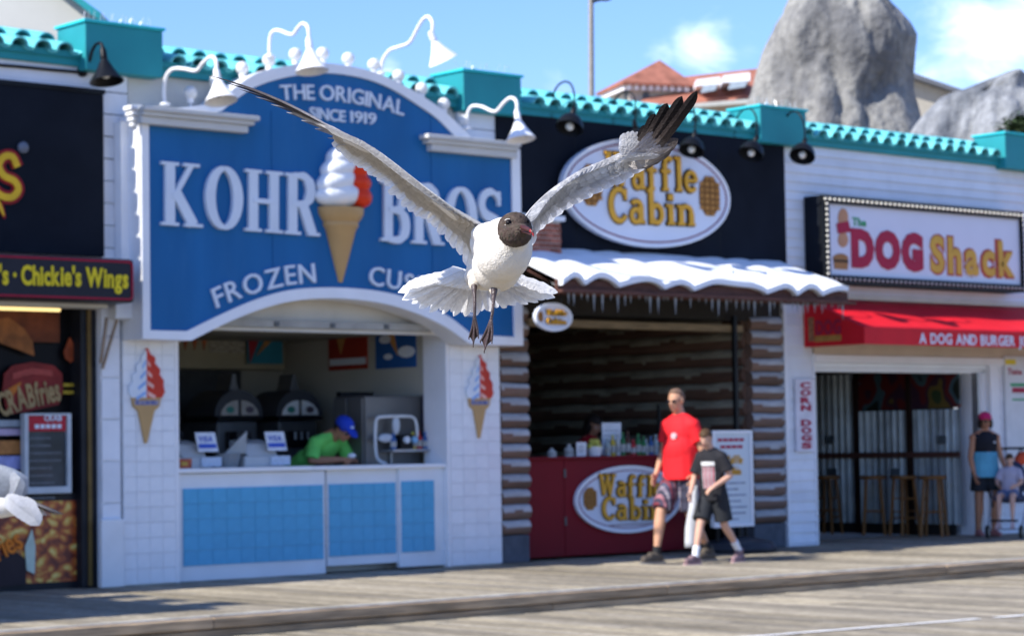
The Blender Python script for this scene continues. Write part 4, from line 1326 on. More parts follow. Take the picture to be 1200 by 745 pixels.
WAFD = mat('waffle_dark', (.20, .085, .02), .7, .2)
def waffle_pic(e, X, Z, rx, rz, Y):
    MB().prismY([(X+rx*math.cos(t*math.pi/8)*(1.0 if t % 2 else .93), Z+rz*math.sin(t*math.pi/8)*(1.0 if t % 2 else .95)) for t in range(16)], Y-.012, Y-.0007).build('waffle_base', WAFD, e)
    nx, nz = 4, 7
    mb = MB()
    for i in range(nx):
        for j in range(nz):
            u = (i+.5)/nx*2-1; w = (j+.5)/nz*2-1
            if u*u+w*w < .93:
                mb.box(X+rx*u-rx/nx*.62, X+rx*u+rx/nx*.62, Y-.016, Y-.0122, Z+rz*w-rz/nz*.62, Z+rz*w+rz/nz*.62)
    mb.build('waffle_squares', WAF, e, kind='stuff')
def wtext(e, s, base, h, Y):
    lettering(s, base, h, Y-.002, DARKOUT, e, getter=GET1b, cap=1, gap=.03, depth=.012, name='letter_outline')
    lettering(s, base, h, Y-.016, GOLD, e, getter=GET1, cap=1, gap=.10, depth=.02)
e, X0, Z0, RX, RZ = oval(757, 226, 98, 63.5, -.16, 'large white oval waffle sign with gold slab letters on the black board', 1)
wtext(e, 'Waffle', pxl([(708, 219), (760, 222.5), (816, 226)], -.16), at(750, 181, 1, -.16).z-at(750, 222, 1, -.16).z, -.16)
wtext(e, 'Cabin', pxl([(712, 260), (760, 262.5), (813, 265)], -.16), at(750, 222, 1, -.16).z-at(750, 262, 1, -.16).z, -.16)
for (a, b) in ((692, 217), (831, 230)):
    q = at(a, b, 1, -.16); waffle_pic(e, q.x, q.z, .17, .23, -.16)
rebase(e, (X0, -.1, Z0-RZ))
YCT = .15
e, X0, Z0, RX, RZ = oval(736, 584.5, 62, 39.5, YCT-.03, 'white oval waffle sign fixed to the maroon counter front', 1, th=.028)
wtext(e, 'Waffle', pxl([(700, 581), (740, 581.5), (775, 582)], YCT-.03), .235, YCT-.03)
wtext(e, 'Cabin', pxl([(704, 608), (740, 608.5), (775, 608)], YCT-.03), .235, YCT-.03)
for (a, b) in ((691, 584),):
    q = at(a, b, 1, YCT-.03); waffle_pic(e, q.x, q.z, .10, .125, YCT-.03)
MB().box(X0-.3, X0+.35, YCT-.036, YCT-.0305, Z0-RZ*.78, Z0-RZ*.72).build('small_print', mat('small_print', (.4, .36, .4), .5, .5, 80), e)
rebase(e, (X0, YCT, Z0-RZ))
YH = -.78
e, X0, Z0, RX, RZ = oval(648.5, 371.5, 21.5, 16.5, YH, 'small oval waffle sign hanging under the eave with a bright sunlit corner', 1, th=.03, name='hanging_sign', detail=False)
wtext(e, 'Waffle', [(X0-RX*.45, Z0+.015), (X0+RX*.65, Z0+.015)], .06, YH)
wtext(e, 'Cabin', [(X0-RX*.45, Z0-RZ*.5), (X0+RX*.6, Z0-RZ*.5)], .06, YH)
waffle_pic(e, X0-RX*.74, Z0, .035, .055, YH)
for s_ in (-.5, .5):
    MB().tube([(X0+s_*RX, YH+.015, Z0+RZ*.8), (X0+s_*RX, YH+.015, Z0+RZ+.17)], .006, 6).build('hanger', BLKM, e)
rebase(e, (X0, YH, Z0-RZ))

# snow roof awning
aw = empty('snow_awning', 'white scalloped snow covered awning roof with brown edge and icicles', 'awning')
q1 = at(905, 309, 1, -.035)
XA1 = q1.x+.12; ZA1 = q1.z
q2 = at(990, 357, 0, XA1)      # front corner
YA = q2.y; ZA0 = q2.z+.15
print('awning', XA1, ZA1, YA, ZA0)
XA0 = at(655, 345, 1, YA).x
XA0b = at(612, 292, 1, -.035).x
XA0 = min(XA0, XA0b+.1)
n = 220; seg = 9
vt = []; ft = []
def hump(x):
    u = ((x-XA0)*1.9+.55*math.sin((x-XA0)*1.3)+.25*math.sin((x-XA0)*3.7)) % 1.0
    # steep on the left, long curl on the right
    u = u**1.35
    return abs(math.sin(math.pi*u))**.75
for i in range(n+1):
    x = XA0+(XA1-XA0)*i/n
    h = hump(x)
    for j in range(seg+1):
        t = j/seg
        hh_ = hump(x+.05*(1-t)) if x+.05 < XA1 else h
        y = -.035+(YA+.035+.02)*t; z = ZA1+(ZA0-ZA1)*t+.02
        z += .010*noise.noise(Vector((x*2.5, y*3, 1)))*(.3+t)+.078*hh_*t**1.6*(.75+.5*noise.noise(Vector((x*.9, 3, 0))))+.018*hh_
        if j == seg: z -= .02; zl = z
        vt.append((x, y, z))
    y = YA-.05
    vt.append((x, y-.01, zl-.02)); vt.append((x, y-.012, zl-.075)); vt.append((x, y+.03, zl-.08))
    vt.append((x, YA+.05, zl-.075)); vt.append((x, -.034, ZA1-.02))
m_ = seg+1+5
for i in range(n):
    for j in range(m_):
        k = (j+1) % m_
        ft.append((i*m_+j, i*m_+k, (i+1)*m_+k, (i+1)*m_+j))
ft.append(tuple(range(m_))); ft.append(tuple(range(n*m_+m_-1, n*m_-1, -1)))
MB().add(vt, ft).build('snow_cover', SNOW, aw, smooth=True)
# underboard and brown fascia
sl = (ZA0-ZA1)/(YA+.035)
MB().prismX([(-.033, ZA1-.07), (-.033, ZA1-.006), (YA+.045, ZA0-.006), (YA+.045, ZA0-.07)], XA0-.0, XA1+.0).build('roof_board', BROWNW, aw)
MB().box(XA0-.02, XA1+.06, YA+.002, YA+.04, ZA0-.13, ZA0-.01).build('brown_fascia', BROWNW, aw, bevel=.006)
MB().box(XA0-.03, XA1+.10, YA-.085, YA+.0, ZA0-.15, ZA0-.12).build('brown_shelf', BROWNW, aw, bevel=.005)
rr = random.Random(12)
x = XA0+.1; ICE = mat('icicle_white', (.27, .29, .31), .35, .2, 20)
while x < XA1-.05:
    L = rr.choice([.04, .06, .08, .11, .13, .18]); rad = .008+.04*L
    MB().lathe([(.001, -L), (rad*.4, -L*.6), (rad*.8, -L*.25), (rad, 0)], (x, YA-.03, ZA0-.151), (0, 0, 1), 7).build('icicle', ICE, aw, smooth=True)
    x += rr.uniform(.05, .13)
MB().box(XA0+.05, XA1-.1, YA+.3, YA+.36, ZA0-.14, ZA0-.08).build('cross_beam', BROWNW, aw)
rebase(aw, ((XA0+XA1)/2, -.02, ZA0-.2))

# brick chimney
ch = empty('brick_chimney', 'short brick chimney stub with white cap on the waffle stand awning', 'chimney')
xc0, xc1, zc0, zc1 = rectY(612, 252, 658, 298, -.2)
zc0 -= .03
MB().box(xc0+.012, xc1-.012, -.19, -.0305, zc0, zc1-.06).build('mortar_core', MORTAR, ch)
bw, bh = .098, .052
bm_ = MB().box(0, bw-.008, 0, .06, 0, bh-.009).mesh('brick', BRICKM)
bm2 = MB().box(0, .06, 0, .07, 0, bh-.009).mesh('brick', BRICKM)
nr = int((zc1-.06-zc0)/bh)
for r_ in range(nr):
    off = 0 if r_ % 2 else -bw/2
    x = xc0+off
    while x < xc1-.02:
        xa = max(x, xc0); xe = min(x+bw, xc1)
        part('brick', bm_, ch, (xa, -.2, zc0+r_*bh), scale=((xe-xa)/bw, 1, 1)); x += bw
    for yq in (-.118,):
        part('brick', bm2, ch, (xc0-.001, yq, zc0+r_*bh))
MB().box(xc0-.03, xc1+.03, -.235, -.031, zc1-.055, zc1).build('cap', TRIM, ch, bevel=.008)
rebase(ch, ((xc0+xc1)/2, -.1, zc0))

# maroon counter
ct = empty('maroon_counter', 'maroon wooden serving counter of the waffle stand', 'counter')
x0, x1, z0, z1 = rectY(620, 536, 815, 645, YCT)
x0 = xwo0+.012
zt = at(700, 534, 1, YCT).z
xs_ = at(662, 590, 1, YCT).x
MB().box(x0, xs_-.004, YCT, YCT+.05, .03, zt-.03).build('front_panel', MAROON, ct, bevel=.004)
MB().box(xs_+.004, x1, YCT, YCT+.05, .03, zt-.03).build('front_panel', MAROON, ct, bevel=.004)
MB().box(x0, x1+.02, YCT-.04, YCT+.55, zt-.029, zt).build('counter_top', MAROON, ct, bevel=.006)
MB().box(x1-.05, x1, YCT+.051, YCT+.5, .03, zt-.03).build('end_panel', MAROON, ct)
for zz in (.35, .85):
    MB().box(xs_-.012, xs_+.012, YCT-.014, YCT-.001, zz, zz+.09).build('hinge', DSTEEL, ct)
rebase(ct, ((x0+x1)/2, YCT, 0))
ZC = zt

# things on the maroon counter
def bottle(x, y, z, h, r, m, capm, label, grp='bottles and jars on the maroon counter'):
    e = empty('bottle', label, 'bottle', grp)
    MB().lathe([(.0, 0), (r, 0), (r, h*.58), (r*.95, h*.64), (r*.4, h*.8), (r*.36, h*.93)], (0, 0, 0), (0, 0, 1), 12, cap=False).build('glass', m, e, smooth=True)
    MB().lathe([(r*.42, h*.92), (r*.42, h), (0, h)], (0, 0, 0), (0, 0, 1), 10).build('lid', capm, e, smooth=True)
    MB().lathe([(r*1.02, h*.15), (r*1.02, h*.48)], (0, 0, 0), (0, 0, 1), 12).build('paper_label', mat('bottle_label', (.4, .4, .38), .6, .4, 60), e, smooth=True)
    e.location = (x, y, z); return e
bcol = {'white': (.5, .52, .5), 'yellow': (.55, .40, .05), 'green': (.03, .16, .05), 'red': (.42, .03, .03), 'brown': (.08, .03, .015), 'blue': (.05, .12, .3), 'pale': (.35, .42, .42)}
bl = [(645, 'white', .09, .05, 'small white tub standing alone at the left end of the maroon counter'),
      (668, 'white', .13, .055, 'squat white jar left of the folded white card'),
      (711, 'pale', .19, .03, 'pale bottle below the white paper sign'),
      (718, 'yellow', .22, .032, 'tall yellow bottle, first right of the paper sign'),
      (725, 'white', .24, .03, 'white bottle between the yellow and the dark ones'),
      (731, 'green', .25, .03, 'slim dark green bottle beside the white one'),
      (737, 'brown', .26, .032, 'tall brown bottle in the middle of the row'),
      (742.5, 'red', .17, .034, 'red topped bottle right of the brown one'),
      (748, 'green', .23, .034, 'green bottle just right of the red one'),
      (753, 'green', .20, .03, 'shorter green bottle in the right half of the row'),
      (758, 'white', .17, .032, 'white bottle near the right end of the row'),
      (764, 'blue', .20, .03, 'blue bottle second from the right end of the row'),
      (770, 'pale', .22, .03, 'pale bottle last in the row, beside the man in red')]
for (px_, c, h, r, lb) in bl:
    q = at(px_, 533, 1, YCT+.15)
    cm_ = mat('bottle_'+c, bcol[c], .25, .1)
    bottle(q.x, YCT+.13+.05*((px_*7) % 3)/3, ZC, h, r, cm_, mat('lid_'+c, tuple(min(.6, v_*1.4+.03) for v_ in bcol[c]), .4), lb)
def standcard(px0, py0, px1, py1, Y, m, name, label, cat, th=.012):
    x0, x1, z0, z1 = rectY(px0, py0, px1, py1, Y)
    e = empty(name, label, cat)
    MB().box(x0, x1, Y, Y+th, ZC+.001, z1).build('card', m, e)
    MB().box(x0+.02, x1-.02, Y+th, Y+.09, ZC+.001, ZC+.008).build('foot', m, e)
    for k in range(4):
        zq = ZC+(z1-ZC)*(.3+.15*k)
        MB().box(x0+.02, x1-.03, Y-.003, Y-.0005, zq, zq+.007).build('print_line', mat('grey_print', (.2, .22, .26), .6, .3, 60), e)
    rebase(e, ((x0+x1)/2, Y, ZC)); return e
standcard(706, 495, 728, 533, YCT+.3, mat('paper_white', (.72, .74, .78), .6), 'paper_sign', 'white paper sign standing behind the bottles on the maroon counter', 'sign')
standcard(676, 518, 687, 533, YCT+.06, MATS['paper_white'], 'folded_card', 'small white card standing on the maroon counter left of the lemon cup', 'card')
e = empty('lemon_cup', 'cup heaped with pale yellow lemons on the maroon counter', 'cup')
q = at(698, 533, 1, YCT+.1)
MB().lathe([(0, 0), (.07, 0), (.09, .10), (.084, .10), (.065, .01)], (q.x, YCT+.12, ZC), (0, 0, 1), 14).build('cup', mat('paper_white', (.7, .7, .7)), e, smooth=True)
for k in range(7):
    a = k*2.4; r_ = .055 if k < 5 else .02
    MB().ball((q.x+r_*math.cos(a), YCT+.12+r_*math.sin(a), ZC+.10+(.05 if k >= 5 else .0)), (.045, .035, .035), 10, 7).build('lemon', mat('lemon', (.52, .50, .10), .5, .1), e, smooth=2)
rebase(e, (q.x, YCT+.12, ZC))
# menu board stand
mbn = empty('menu_stand', 'white framed menu board standing on a black base beside the maroon counter', 'menu board')
YM = -.42
x0, x1, z0, z1 = rectY(835, 504, 881.5, 617, YM)
zg = .0
MB().box(x0, x1, YM, YM+.05, z0, z1).build('board', mat('menu_board_white', (.62, .68, .72), .4, .04, 3), mbn, bevel=.01)
MB().ring([(x0, z0), (x1, z0), (x1, z1), (x0, z1)], [(x0+.035, z0+.035), (x1-.035, z0+.035), (x1-.035, z1-.035), (x0+.035, z1-.035)], YM-.018, YM-.0005).build('frame', TRIM, mbn)
for k_ in range(5): MB().box(x0+.09+k_*.085, x0+.09+k_*.085+.07, YM-.004, YM-.0006, z1-.12, z1-.085).build('red_print', CRIM, mbn)
for k_ in range(4): MB().box(x0+.13+k_*.09, x0+.13+k_*.09+.075, YM-.004, YM-.0006, z1-.195, z1-.16).build('red_print', CRIM, mbn)
lettering('Waffle', [(x0+.2, z1-.36), (x1-.15, z1-.36)], .09, YM-.001, GOLD, mbn, one=True, name='lettering', getter=GET1, cap=1)
lettering('Cabin', [(x0+.24, z1-.48), (x1-.18, z1-.48)], .09, YM-.001, GOLD, mbn, one=True, name='lettering', getter=GET1, cap=1)
rr = random.Random(8)
for k in range(11):
    zq = z1-.58-k*.065
    if zq < z0+.05: break
    MB().box(x0+.08, x1-.08-.15*rr.random(), YM-.004, YM-.0006, zq, zq+.02).build('print_line', mat('menu_print', (.30, .34, .42), .6, .6, 60), mbn)
cx = (x0+x1)/2
MB().lathe([(0, 0), (.40, 0), (.43, .04), (.38, .11), (.15, .16), (0, .165)], (cx+.12, YM+.05, .0), (0, 0, 1), 22).build('base', mat('black_plastic', (.035, .04, .05), .4), mbn, smooth=True)
for s_ in (-.22, .22):
    MB().tube([(cx+s_, YM+.03, .12), (cx+s_, YM+.03, z0+.02)], .018, 8).build('upright', BLKM, mbn, smooth=True)
rebase(mbn, (cx, YM, 0))

# ---------------------------------------------------------------- hot dog shop
ds = empty('hot_dog_shop', 'white clapboard hot dog stand at the right with corrugated metal inside wall', 'shop')
XD0 = at(922, 300, 1, 0).x; XD0 = XW1+.004
xdp1 = at(957, 540, 1, 0).x
xdo0, xdo1 = at(957, 540, 1, 0).x, at(1141, 540, 1, 0).x
zdh = at(1050, 436, 1, .03).z
MB().box(XD0, 16, .03, .3, 2.9, 4.6).build('front_wall', SIDING, ds)
z = 4.6; cl = .108
while z > 2.75:
    mbx = MB().prismX([(-.002, z-cl), (.029, z-cl), (.029, z), (.018, z)], XD0, 16)
    mbx.build('siding_board', SIDING, ds); z -= cl
MB().box(XD0, xdo0-.02, .03, .45, 0, 2.9).build('pilaster_core', SIDING, ds)
z = 2.75
while z > .02:
    zz_ = max(z-.118, 0.004)
    MB().prismX([(-.006, zz_), (.029, zz_), (.029, z), (.012, z)], XD0, xdo0-.03).build('siding_board', SIDING, ds); z -= .118
MB().box(xdo0-.029, xdo0, -.012, .35, 0, zdh+.2).build('corner_board', TRIM, ds, bevel=.004)
MB().box(XD0-.003, XD0+.035, -.016, -.0065, 0, 4.55).build('corner_board', TRIM, ds, bevel=.003)
# header and stepped trim
HB = mat('header_beige', (.60, .53, .42), .6, .08, 3)
zc_ = at(1050, 410, 1, 0).z
MB().box(xdo0-.0, 16, .0, .3, zdh+.19, 2.9).build('header', HB, ds)
for k, (yy, h0, h1) in enumerate([(-.02, .10, .19), (.05, .045, .0995), (.10, .0, .0445)]):
    MB().box(xdo0+.003, at(1178, 420, 1, 0).x, yy, .31, zdh+h0, zdh+h1).build('trim_step', TRIM, ds, bevel=.004)
xj = xdo1
for k, (a, b, yy) in enumerate([(1140, 1152, .10), (1152.2, 1163, .06), (1163.2, 1174, -.01)]):
    xa, xb_ = at(a, 540, 1, yy).x, at(b, 540, 1, yy).x
    MB().box(xa, xb_-.003, yy, .32, 0, zdh-.001 if k < 2 else zdh+.18).build('jamb_trim', TRIM, ds, bevel=.006)
xw_ = at(1174, 540, 1, .0).x
MB().box(xw_, 16, .015, .3, 0, zdh+.19).build('front_wall', mat('right_wall_white', (.66, .68, .72), .5, .05, 3), ds)
z = .004
while z < zdh+.15:
    MB().prismX([(-.004, z), (.014, z), (.014, z+.112), (.008, z+.112)], xw_+.002, 16).build('siding_board', SIDING, ds); z += .118
# inside: corrugated right wall running back
XC = xdo1-.04
y_a, y_b = at(1128, 540, 0, XC).y, at(950, 540, 0, XC).y
zcb = at(1060, 613, 0, XC).z; 
def corr(y0, y1, z0, z1, X, root, lam=.11, amp=.036):
    v = []; f = []; n = int((y1-y0)/lam*6)
    for i in range(n+1):
        y = y0+(y1-y0)*i/n; x = X-amp*math.cos(2*math.pi*(y-y0)/lam)
        v += [(x, y, z0), (x, y, z1), (x+.006, y, z0), (x+.006, y, z1)]
    for i in range(n):
        a = i*4; b = a+4
        f += [(a, b, b+1, a+1), (a+2, a+3, b+3, b+2), (a+1, b+1, b+3, a+3), (a, a+2, b+2, b)]
    MB().add(v, f).build('corrugated_sheet', CORR, root, smooth=True)
yp = [at(px_, 540, 0, XC).y for px_ in (1128, 1072, 1065, 1010, 1003, 952)]
z48 = at(1050, 481, 0, XC).z; z44 = at(980, 445, 0, XC).z
corr(yp[0]+.0, yp[1], zcb, z48, XC, ds); corr(yp[2], yp[3], zcb, z48, XC, ds); corr(yp[4], yp[5]+.5, zcb, z44+.1, XC, ds)
for a, b in ((yp[1], yp[2]), (yp[3], yp[4])):
    MB().box(XC-.05, XC+.02, a+.01, b-.01, 0, zdh).build('wood_post', mat('black_brown_wood', (.025, .013, .010), .7, .3), ds)
MB().box(XC-.06, XC-.03, yp[0], yp[5]+.3, at(1060, 536, 0, XC).z, at(1060, 536, 0, XC).z+.07).build('wood_rail', BROWNW, ds)
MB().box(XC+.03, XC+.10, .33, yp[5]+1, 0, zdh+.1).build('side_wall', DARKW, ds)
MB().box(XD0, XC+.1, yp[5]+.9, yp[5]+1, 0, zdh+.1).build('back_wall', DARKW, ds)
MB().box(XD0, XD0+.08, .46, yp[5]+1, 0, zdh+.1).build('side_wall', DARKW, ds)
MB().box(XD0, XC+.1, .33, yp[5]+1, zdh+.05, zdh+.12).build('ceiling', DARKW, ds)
for (py_, pz) in ((973, 515), (1104, 515), (976, 553), (1050, 553)):
    q = at(py_, pz, 0, XC-.03)
    MB().box(XC-.045, XC-.031, q.y-.07, q.y+.07, q.z-.05, q.z+.05).build('wall_badge', mat('dark_badge', (.10, .12, .13), .5, .3), ds)
MB().box(XC-.075, XC-.05, yp[0]-.32, yp[0]-.22, 0, zdh).build('conduit_strip', STEEL, ds)
rebase(ds, ((XD0+13)/2, 0, 0))
# painting above the sheets
def mural_mat():
    m = bpy.data.materials.new('colourful_mural'); m.use_nodes = True
    n, l = m.node_tree.nodes, m.node_tree.links; b = n['Principled BSDF']; b.inputs['Roughness'].default_value = .5
    t = n.new('ShaderNodeTexCoord'); v = n.new('ShaderNodeTexNoise'); v.inputs['Scale'].default_value = 1.6; v.inputs['Detail'].default_value = 2
    l.new(t.outputs['Object'], v.inputs['Vector'])
    r = n.new('ShaderNodeValToRGB'); l.new(v.outputs['Fac'], r.inputs[0]); r.color_ramp.interpolation = 'CONSTANT'
    E = r.color_ramp.elements
    E[0].color = (.01, .015, .01, 1); E[1].position = .40; E[1].color = (.05, .10, .12, 1)
    for p, c in ((.46, (.11, .012, .012, 1)), (.52, (.04, .015, .03, 1)), (.57, (.13, .09, .02, 1)), (.63, (.03, .05, .02, 1))):
        q = E.new(p); q.color = c
    l.new(r.outputs[0], b.inputs['Base Color']); return m
e = empty('mural_panel', 'colourful painted panel in red and green above the corrugated sheets', 'mural')
MB().box(XC-.03, XC+.0, yp[0], yp[3], z48+.02, zdh+.04).build('panel', mural_mat(), e)
rebase(e, (XC, yp[0], z48))

# corn dogs sign
e = empty('vertical_sign', 'narrow white vertical sign reading corn dogs on the clapboard pilaster', 'sign')
x0, x1, z0, z1 = rectY(932, 444, 953.5, 529, -.02)
MB().box(x0, x1, -.035, -.008, z0, z1).build('board', mat('pinkish_board', (.68, .66, .72), .5), e, bevel=.004)
N = 'CORN DOGS'; hh = (z1-z0-.04)/9.2
for i, chh in enumerate(N):
    if chh == ' ': continue
    zq = z1-.03-(i+.85)*hh
    lettering(chh, [(x0+(x1-x0)*.24, zq), (x0+(x1-x0)*.80, zq)], hh*.78, -.036, CRIM, e, bold=.05, depth=.006)
rebase(e, (x0, -.02, z0))

# lightbox sign
LY = -.24
lb = empty('lightbox_sign', 'white lightbox sign with crimson and mustard lettering ringed by small bulbs', 'sign')
P4 = pxl([(959, 228), (1196, 250), (1197, 342), (959, 332)], LY)
F4 = pxl([(968, 238.5), (1193.5, 257.5), (1195, 333.5), (968, 322.5)], LY)
x0 = P4[0][0]; x1 = (P4[1][0]+P4[2][0])/2; zt = P4[0][1]; zb = P4[3][1]
zt = (P4[0][1]+P4[1][1])/2; zb = (P4[2][1]+P4[3][1])/2
fx0, fx1 = F4[0][0], (F4[1][0]+F4[2][0])/2; fzt = (F4[0][1]+F4[1][1])/2; fzb = (F4[2][1]+F4[3][1])/2
MB().box(x0, x1, LY, -.012, zb, zt).build('box', BLACK, lb, bevel=.01)
MB().box(fx0, fx1, LY-.008, LY-.0005, fzb, fzt).build('face', SHOPWHITE, lb)
MB().ring([(x0, zb), (x1, zb), (x1, zt), (x0, zt)], [(fx0, fzb), (fx1, fzb), (fx1, fzt), (fx0, fzt)], LY-.05, LY-.0005).build('frame', BLKM, lb)
bme = MB().ball((0, -.02, 0), .017, 8, 5).mesh('small_bulb', mat('bulb_frost', (.72, .70, .62), .3, .05), smooth=2)
nb = 46
for i in range(nb):
    xx = x0+.04+(x1-x0-.08)*i/(nb-1)
    part('small_bulb', bme, lb, (xx, LY-.05, (zt+fzt)/2)); part('small_bulb', bme, lb, (xx, LY-.05, (zb+fzb)/2), scale=(.8, .8, .8))
nv = 15
for i in range(1, nv):
    zz = zb+.04+(zt-zb-.08)*i/nv
    part('small_bulb', bme, lb, ((x0+fx0)/2, LY-.05, zz)); part('small_bulb', bme, lb, ((x1+fx1)/2, LY-.05, zz), scale=(.8, .8, .8))
lettering('The', pxl([(998, 264), (1014, 265.5)], LY), .095, LY-.009, GREEN, lb, bold=.03, depth=.006)
for s, bpts, h, m, bo, st in [('DOG', [(997, 309.5), (1040, 312), (1081, 315)], 40, CRIM, .075, 1), ('Shack', [(1089, 317), (1135, 320.5), (1188, 323)], 41, MUST, .05, 1)]:
    mid = bpts[1]
    H_ = at(mid[0], mid[1]-h, 1, LY).z-at(mid[0], mid[1], 1, LY).z
    if s == 'Shack':
        lettering(s, pxl(bpts, LY), H_, LY-.009, mat('crimson_edge', (.42, .08, .05), .5), lb, bold=.075, gap=.05, depth=.006, name='letter_outline')
        lettering(s, pxl(bpts, LY), H_, LY-.016, m, lb, bold=.035, gap=.13, depth=.006)
    else:
        lettering(s, pxl(bpts, LY), H_, LY-.009, m, lb, bold=bo, gap=.04, depth=.012)
# little picture: a figure with a bun, above a burger
SK = mat('picture_skin', (.50, .26, .14), .5)
def pic(pts, m, nm, y=0): MB().prismY(pxl(pts, LY), LY-.016-y, LY-.0085).build(nm, m, lb)
def disc(cx, cy, rx, ry, n=14): return [(cx+rx*math.cos(2*math.pi*i/n), cy+ry*math.sin(2*math.pi*i/n)) for i in range(n)]
pic(disc(987, 256, 6, 12), SK, 'picture_bun'); pic([(979, 262), (993, 259), (996, 272), (981, 274)], CRIM, 'picture_shirt', .003)
pic(disc(987, 281, 6, 9), SK, 'picture_body'); pic(disc(984, 303, 9, 6), mat('picture_bun_brown', (.36, .18, .06), .5), 'picture_burger')
pic([(976, 306), (993, 307), (992, 316), (977, 315)], MATS['picture_bun_brown'], 'picture_burger', .002); pic([(976, 304), (993, 305), (993, 308), (976, 307)], DARKOUT, 'picture_patty', .004)
rebase(lb, ((x0+x1)/2, -.1, zb))

# red awning
ra = empty('red_awning', 'red canvas awning with white lettering on its valance over the hot dog stand', 'awning')
xr0 = at(942, 402, 1, -.02).x
zr0 = at(942, 404, 1, -.02).z
yf = at(1013, 405, 0, xr0).y
zf0 = at(1013, 406, 0, xr0).z; zf1 = at(1013, 383, 0, xr0).z
zrt = at(1000, 351, 1, -.02).z
print('red awning', xr0, yf, zr0, zf0, zf1, zrt)
zf0 = (zf0+zr0)/2
xr1 = 15.0
nx = 40; v = []; f = []
for i in range(nx+1):
    x = xr0+(xr1-xr0)*i/nx
    for j in range(9):
        t = j/8
        v.append((x, -.03+(yf+.03)*t, zrt+(zf1-zrt)*t-.035*math.sin(math.pi*t)*(1-.5*abs(math.sin(math.pi*(x-xr0)/1.6)))))
for i in range(nx):
    for j in range(8):
        a = i*9+j; f.append((a, a+1, a+10, a+9))
o = MB().add(v, f).build('canvas_top', RED, ra, smooth=True)
sd = o.modifiers.new('t', 'SOLIDIFY'); sd.thickness = .008
MB().box(xr0, xr1, yf-.004, yf+.004, zf0, zf1+.004).build('valance', RED, ra)
MB().prismX([(-.03, zf0), (-.03, zrt-.01), (yf+.005, zf1-.004), (yf+.005, zf0)], xr0-.002, xr0+.006).build('side_panel', RED, ra)
for xx in (xr0+.03, xr0+2.2, xr0+4.4):
    fr = MB(); fr.tube([(xx, -.03, zf0+.1), (xx, yf+.02, zf0+.1)], .014, 6); fr.tube([(xx, -.03, zrt-.06), (xx, yf+.03, zf1-.04)], .014, 6); fr.build('awning_frame', STEEL, ra)
VH = at(1110, 391, 1, yf).z-at(1110, 403.5, 1, yf).z
lettering('A DOG AND BURGER JOINT', pxl([(1077, 402), (1140, 404), (1222, 406)], yf), VH, yf-.005, LETW, ra, bold=.02, gap=.085, depth=.004, space=.36)
# side logo
a0 = at(946, 385, 0, xr0-.004); a1 = at(987, 385, 0, xr0-.004)
ylo = [at(px_, 398, 0, xr0).y for px_ in (948, 955, 958, 986)]
MB().box(xr0-.008, xr0-.0025, ylo[3], ylo[1], at(968, 400, 0, xr0).z, at(968, 393, 0, xr0).z).build('logo_base', mat('logo_tan', (.40, .20, .05), .5, .2, 20), ra)
MB().box(xr0-.008, xr0-.0025, ylo[1]+.01, ylo[0], at(950, 400, 0, xr0).z, at(950, 372, 0, xr0).z).build('logo_figure', mat('logo_skin', (.30, .14, .07), .5, .5, 30), ra)
for k, s in enumerate('DOG'):
    pass
lo = MB()
zlo = at(970, 391, 0, xr0).z
co_run, WW = glyph_run('DOG', .04, 0, .07)
y_start = ylo[1]-.02; y_end = ylo[3]; sc_ = (y_start-y_end)/WW
for ch_, xo, w in co_run:
    co, fa = text_mesh(ch_, .04, 0)
    lo.add([(xr0-.004-.004*(c_[2] > 0), y_start-(c_[0]+xo)*sc_, zlo+c_[1]*.22) for c_ in co], fa)
lo.build('lettering', mat('dull_crimson', (.30, .02, .06), .5), ra)
rebase(ra, ((xr0+xr1)/2, -.02, zf0))

# menus on the right wall
e = empty('wall_menu', 'white price menu with yellow and red lines on the wall right of the opening', 'menu')
x0, x1, z0, z1 = rectY(1178, 418, 1240, 545, -.02)
MB().box(x0, x1, -.03, -.006, z0, z1).build('board', mat('menu_cream', (.66, .68, .70), .5, .05), e)
for (s, a, b, m, h) in [('Taste', (1181, 438), (1197, 438.8), CRIM, .075)]:
    lettering(s, pxl([a, b], -.03), h, -.031, m, e, bold=.03, depth=.004, one=True, name='lettering')
for (pq, m_q) in [((1178, 421, 1190, 427), YEL), ((1186, 454, 1215, 460), CRIM)]:
    x_, y_, a_, b_2 = rectY(*pq, -.03); MB().box(x_, y_, -.034, -.0305, a_, b_2).build('print_line', m_q, e)
x_, y_, a_, b_2 = rectY(1184, 449, 1205, 452.5, -.03); MB().box(x_, y_, -.034, -.0305, a_, b_2).build('print_line', GREEN, e)
x_, y_, a_, b_2 = rectY(1186, 467, 1215, 469, -.03); MB().box(x_, y_, -.034, -.0305, a_, b_2).build('print_line', GREEN, e)
rebase(e, (x0, -.02, z0))

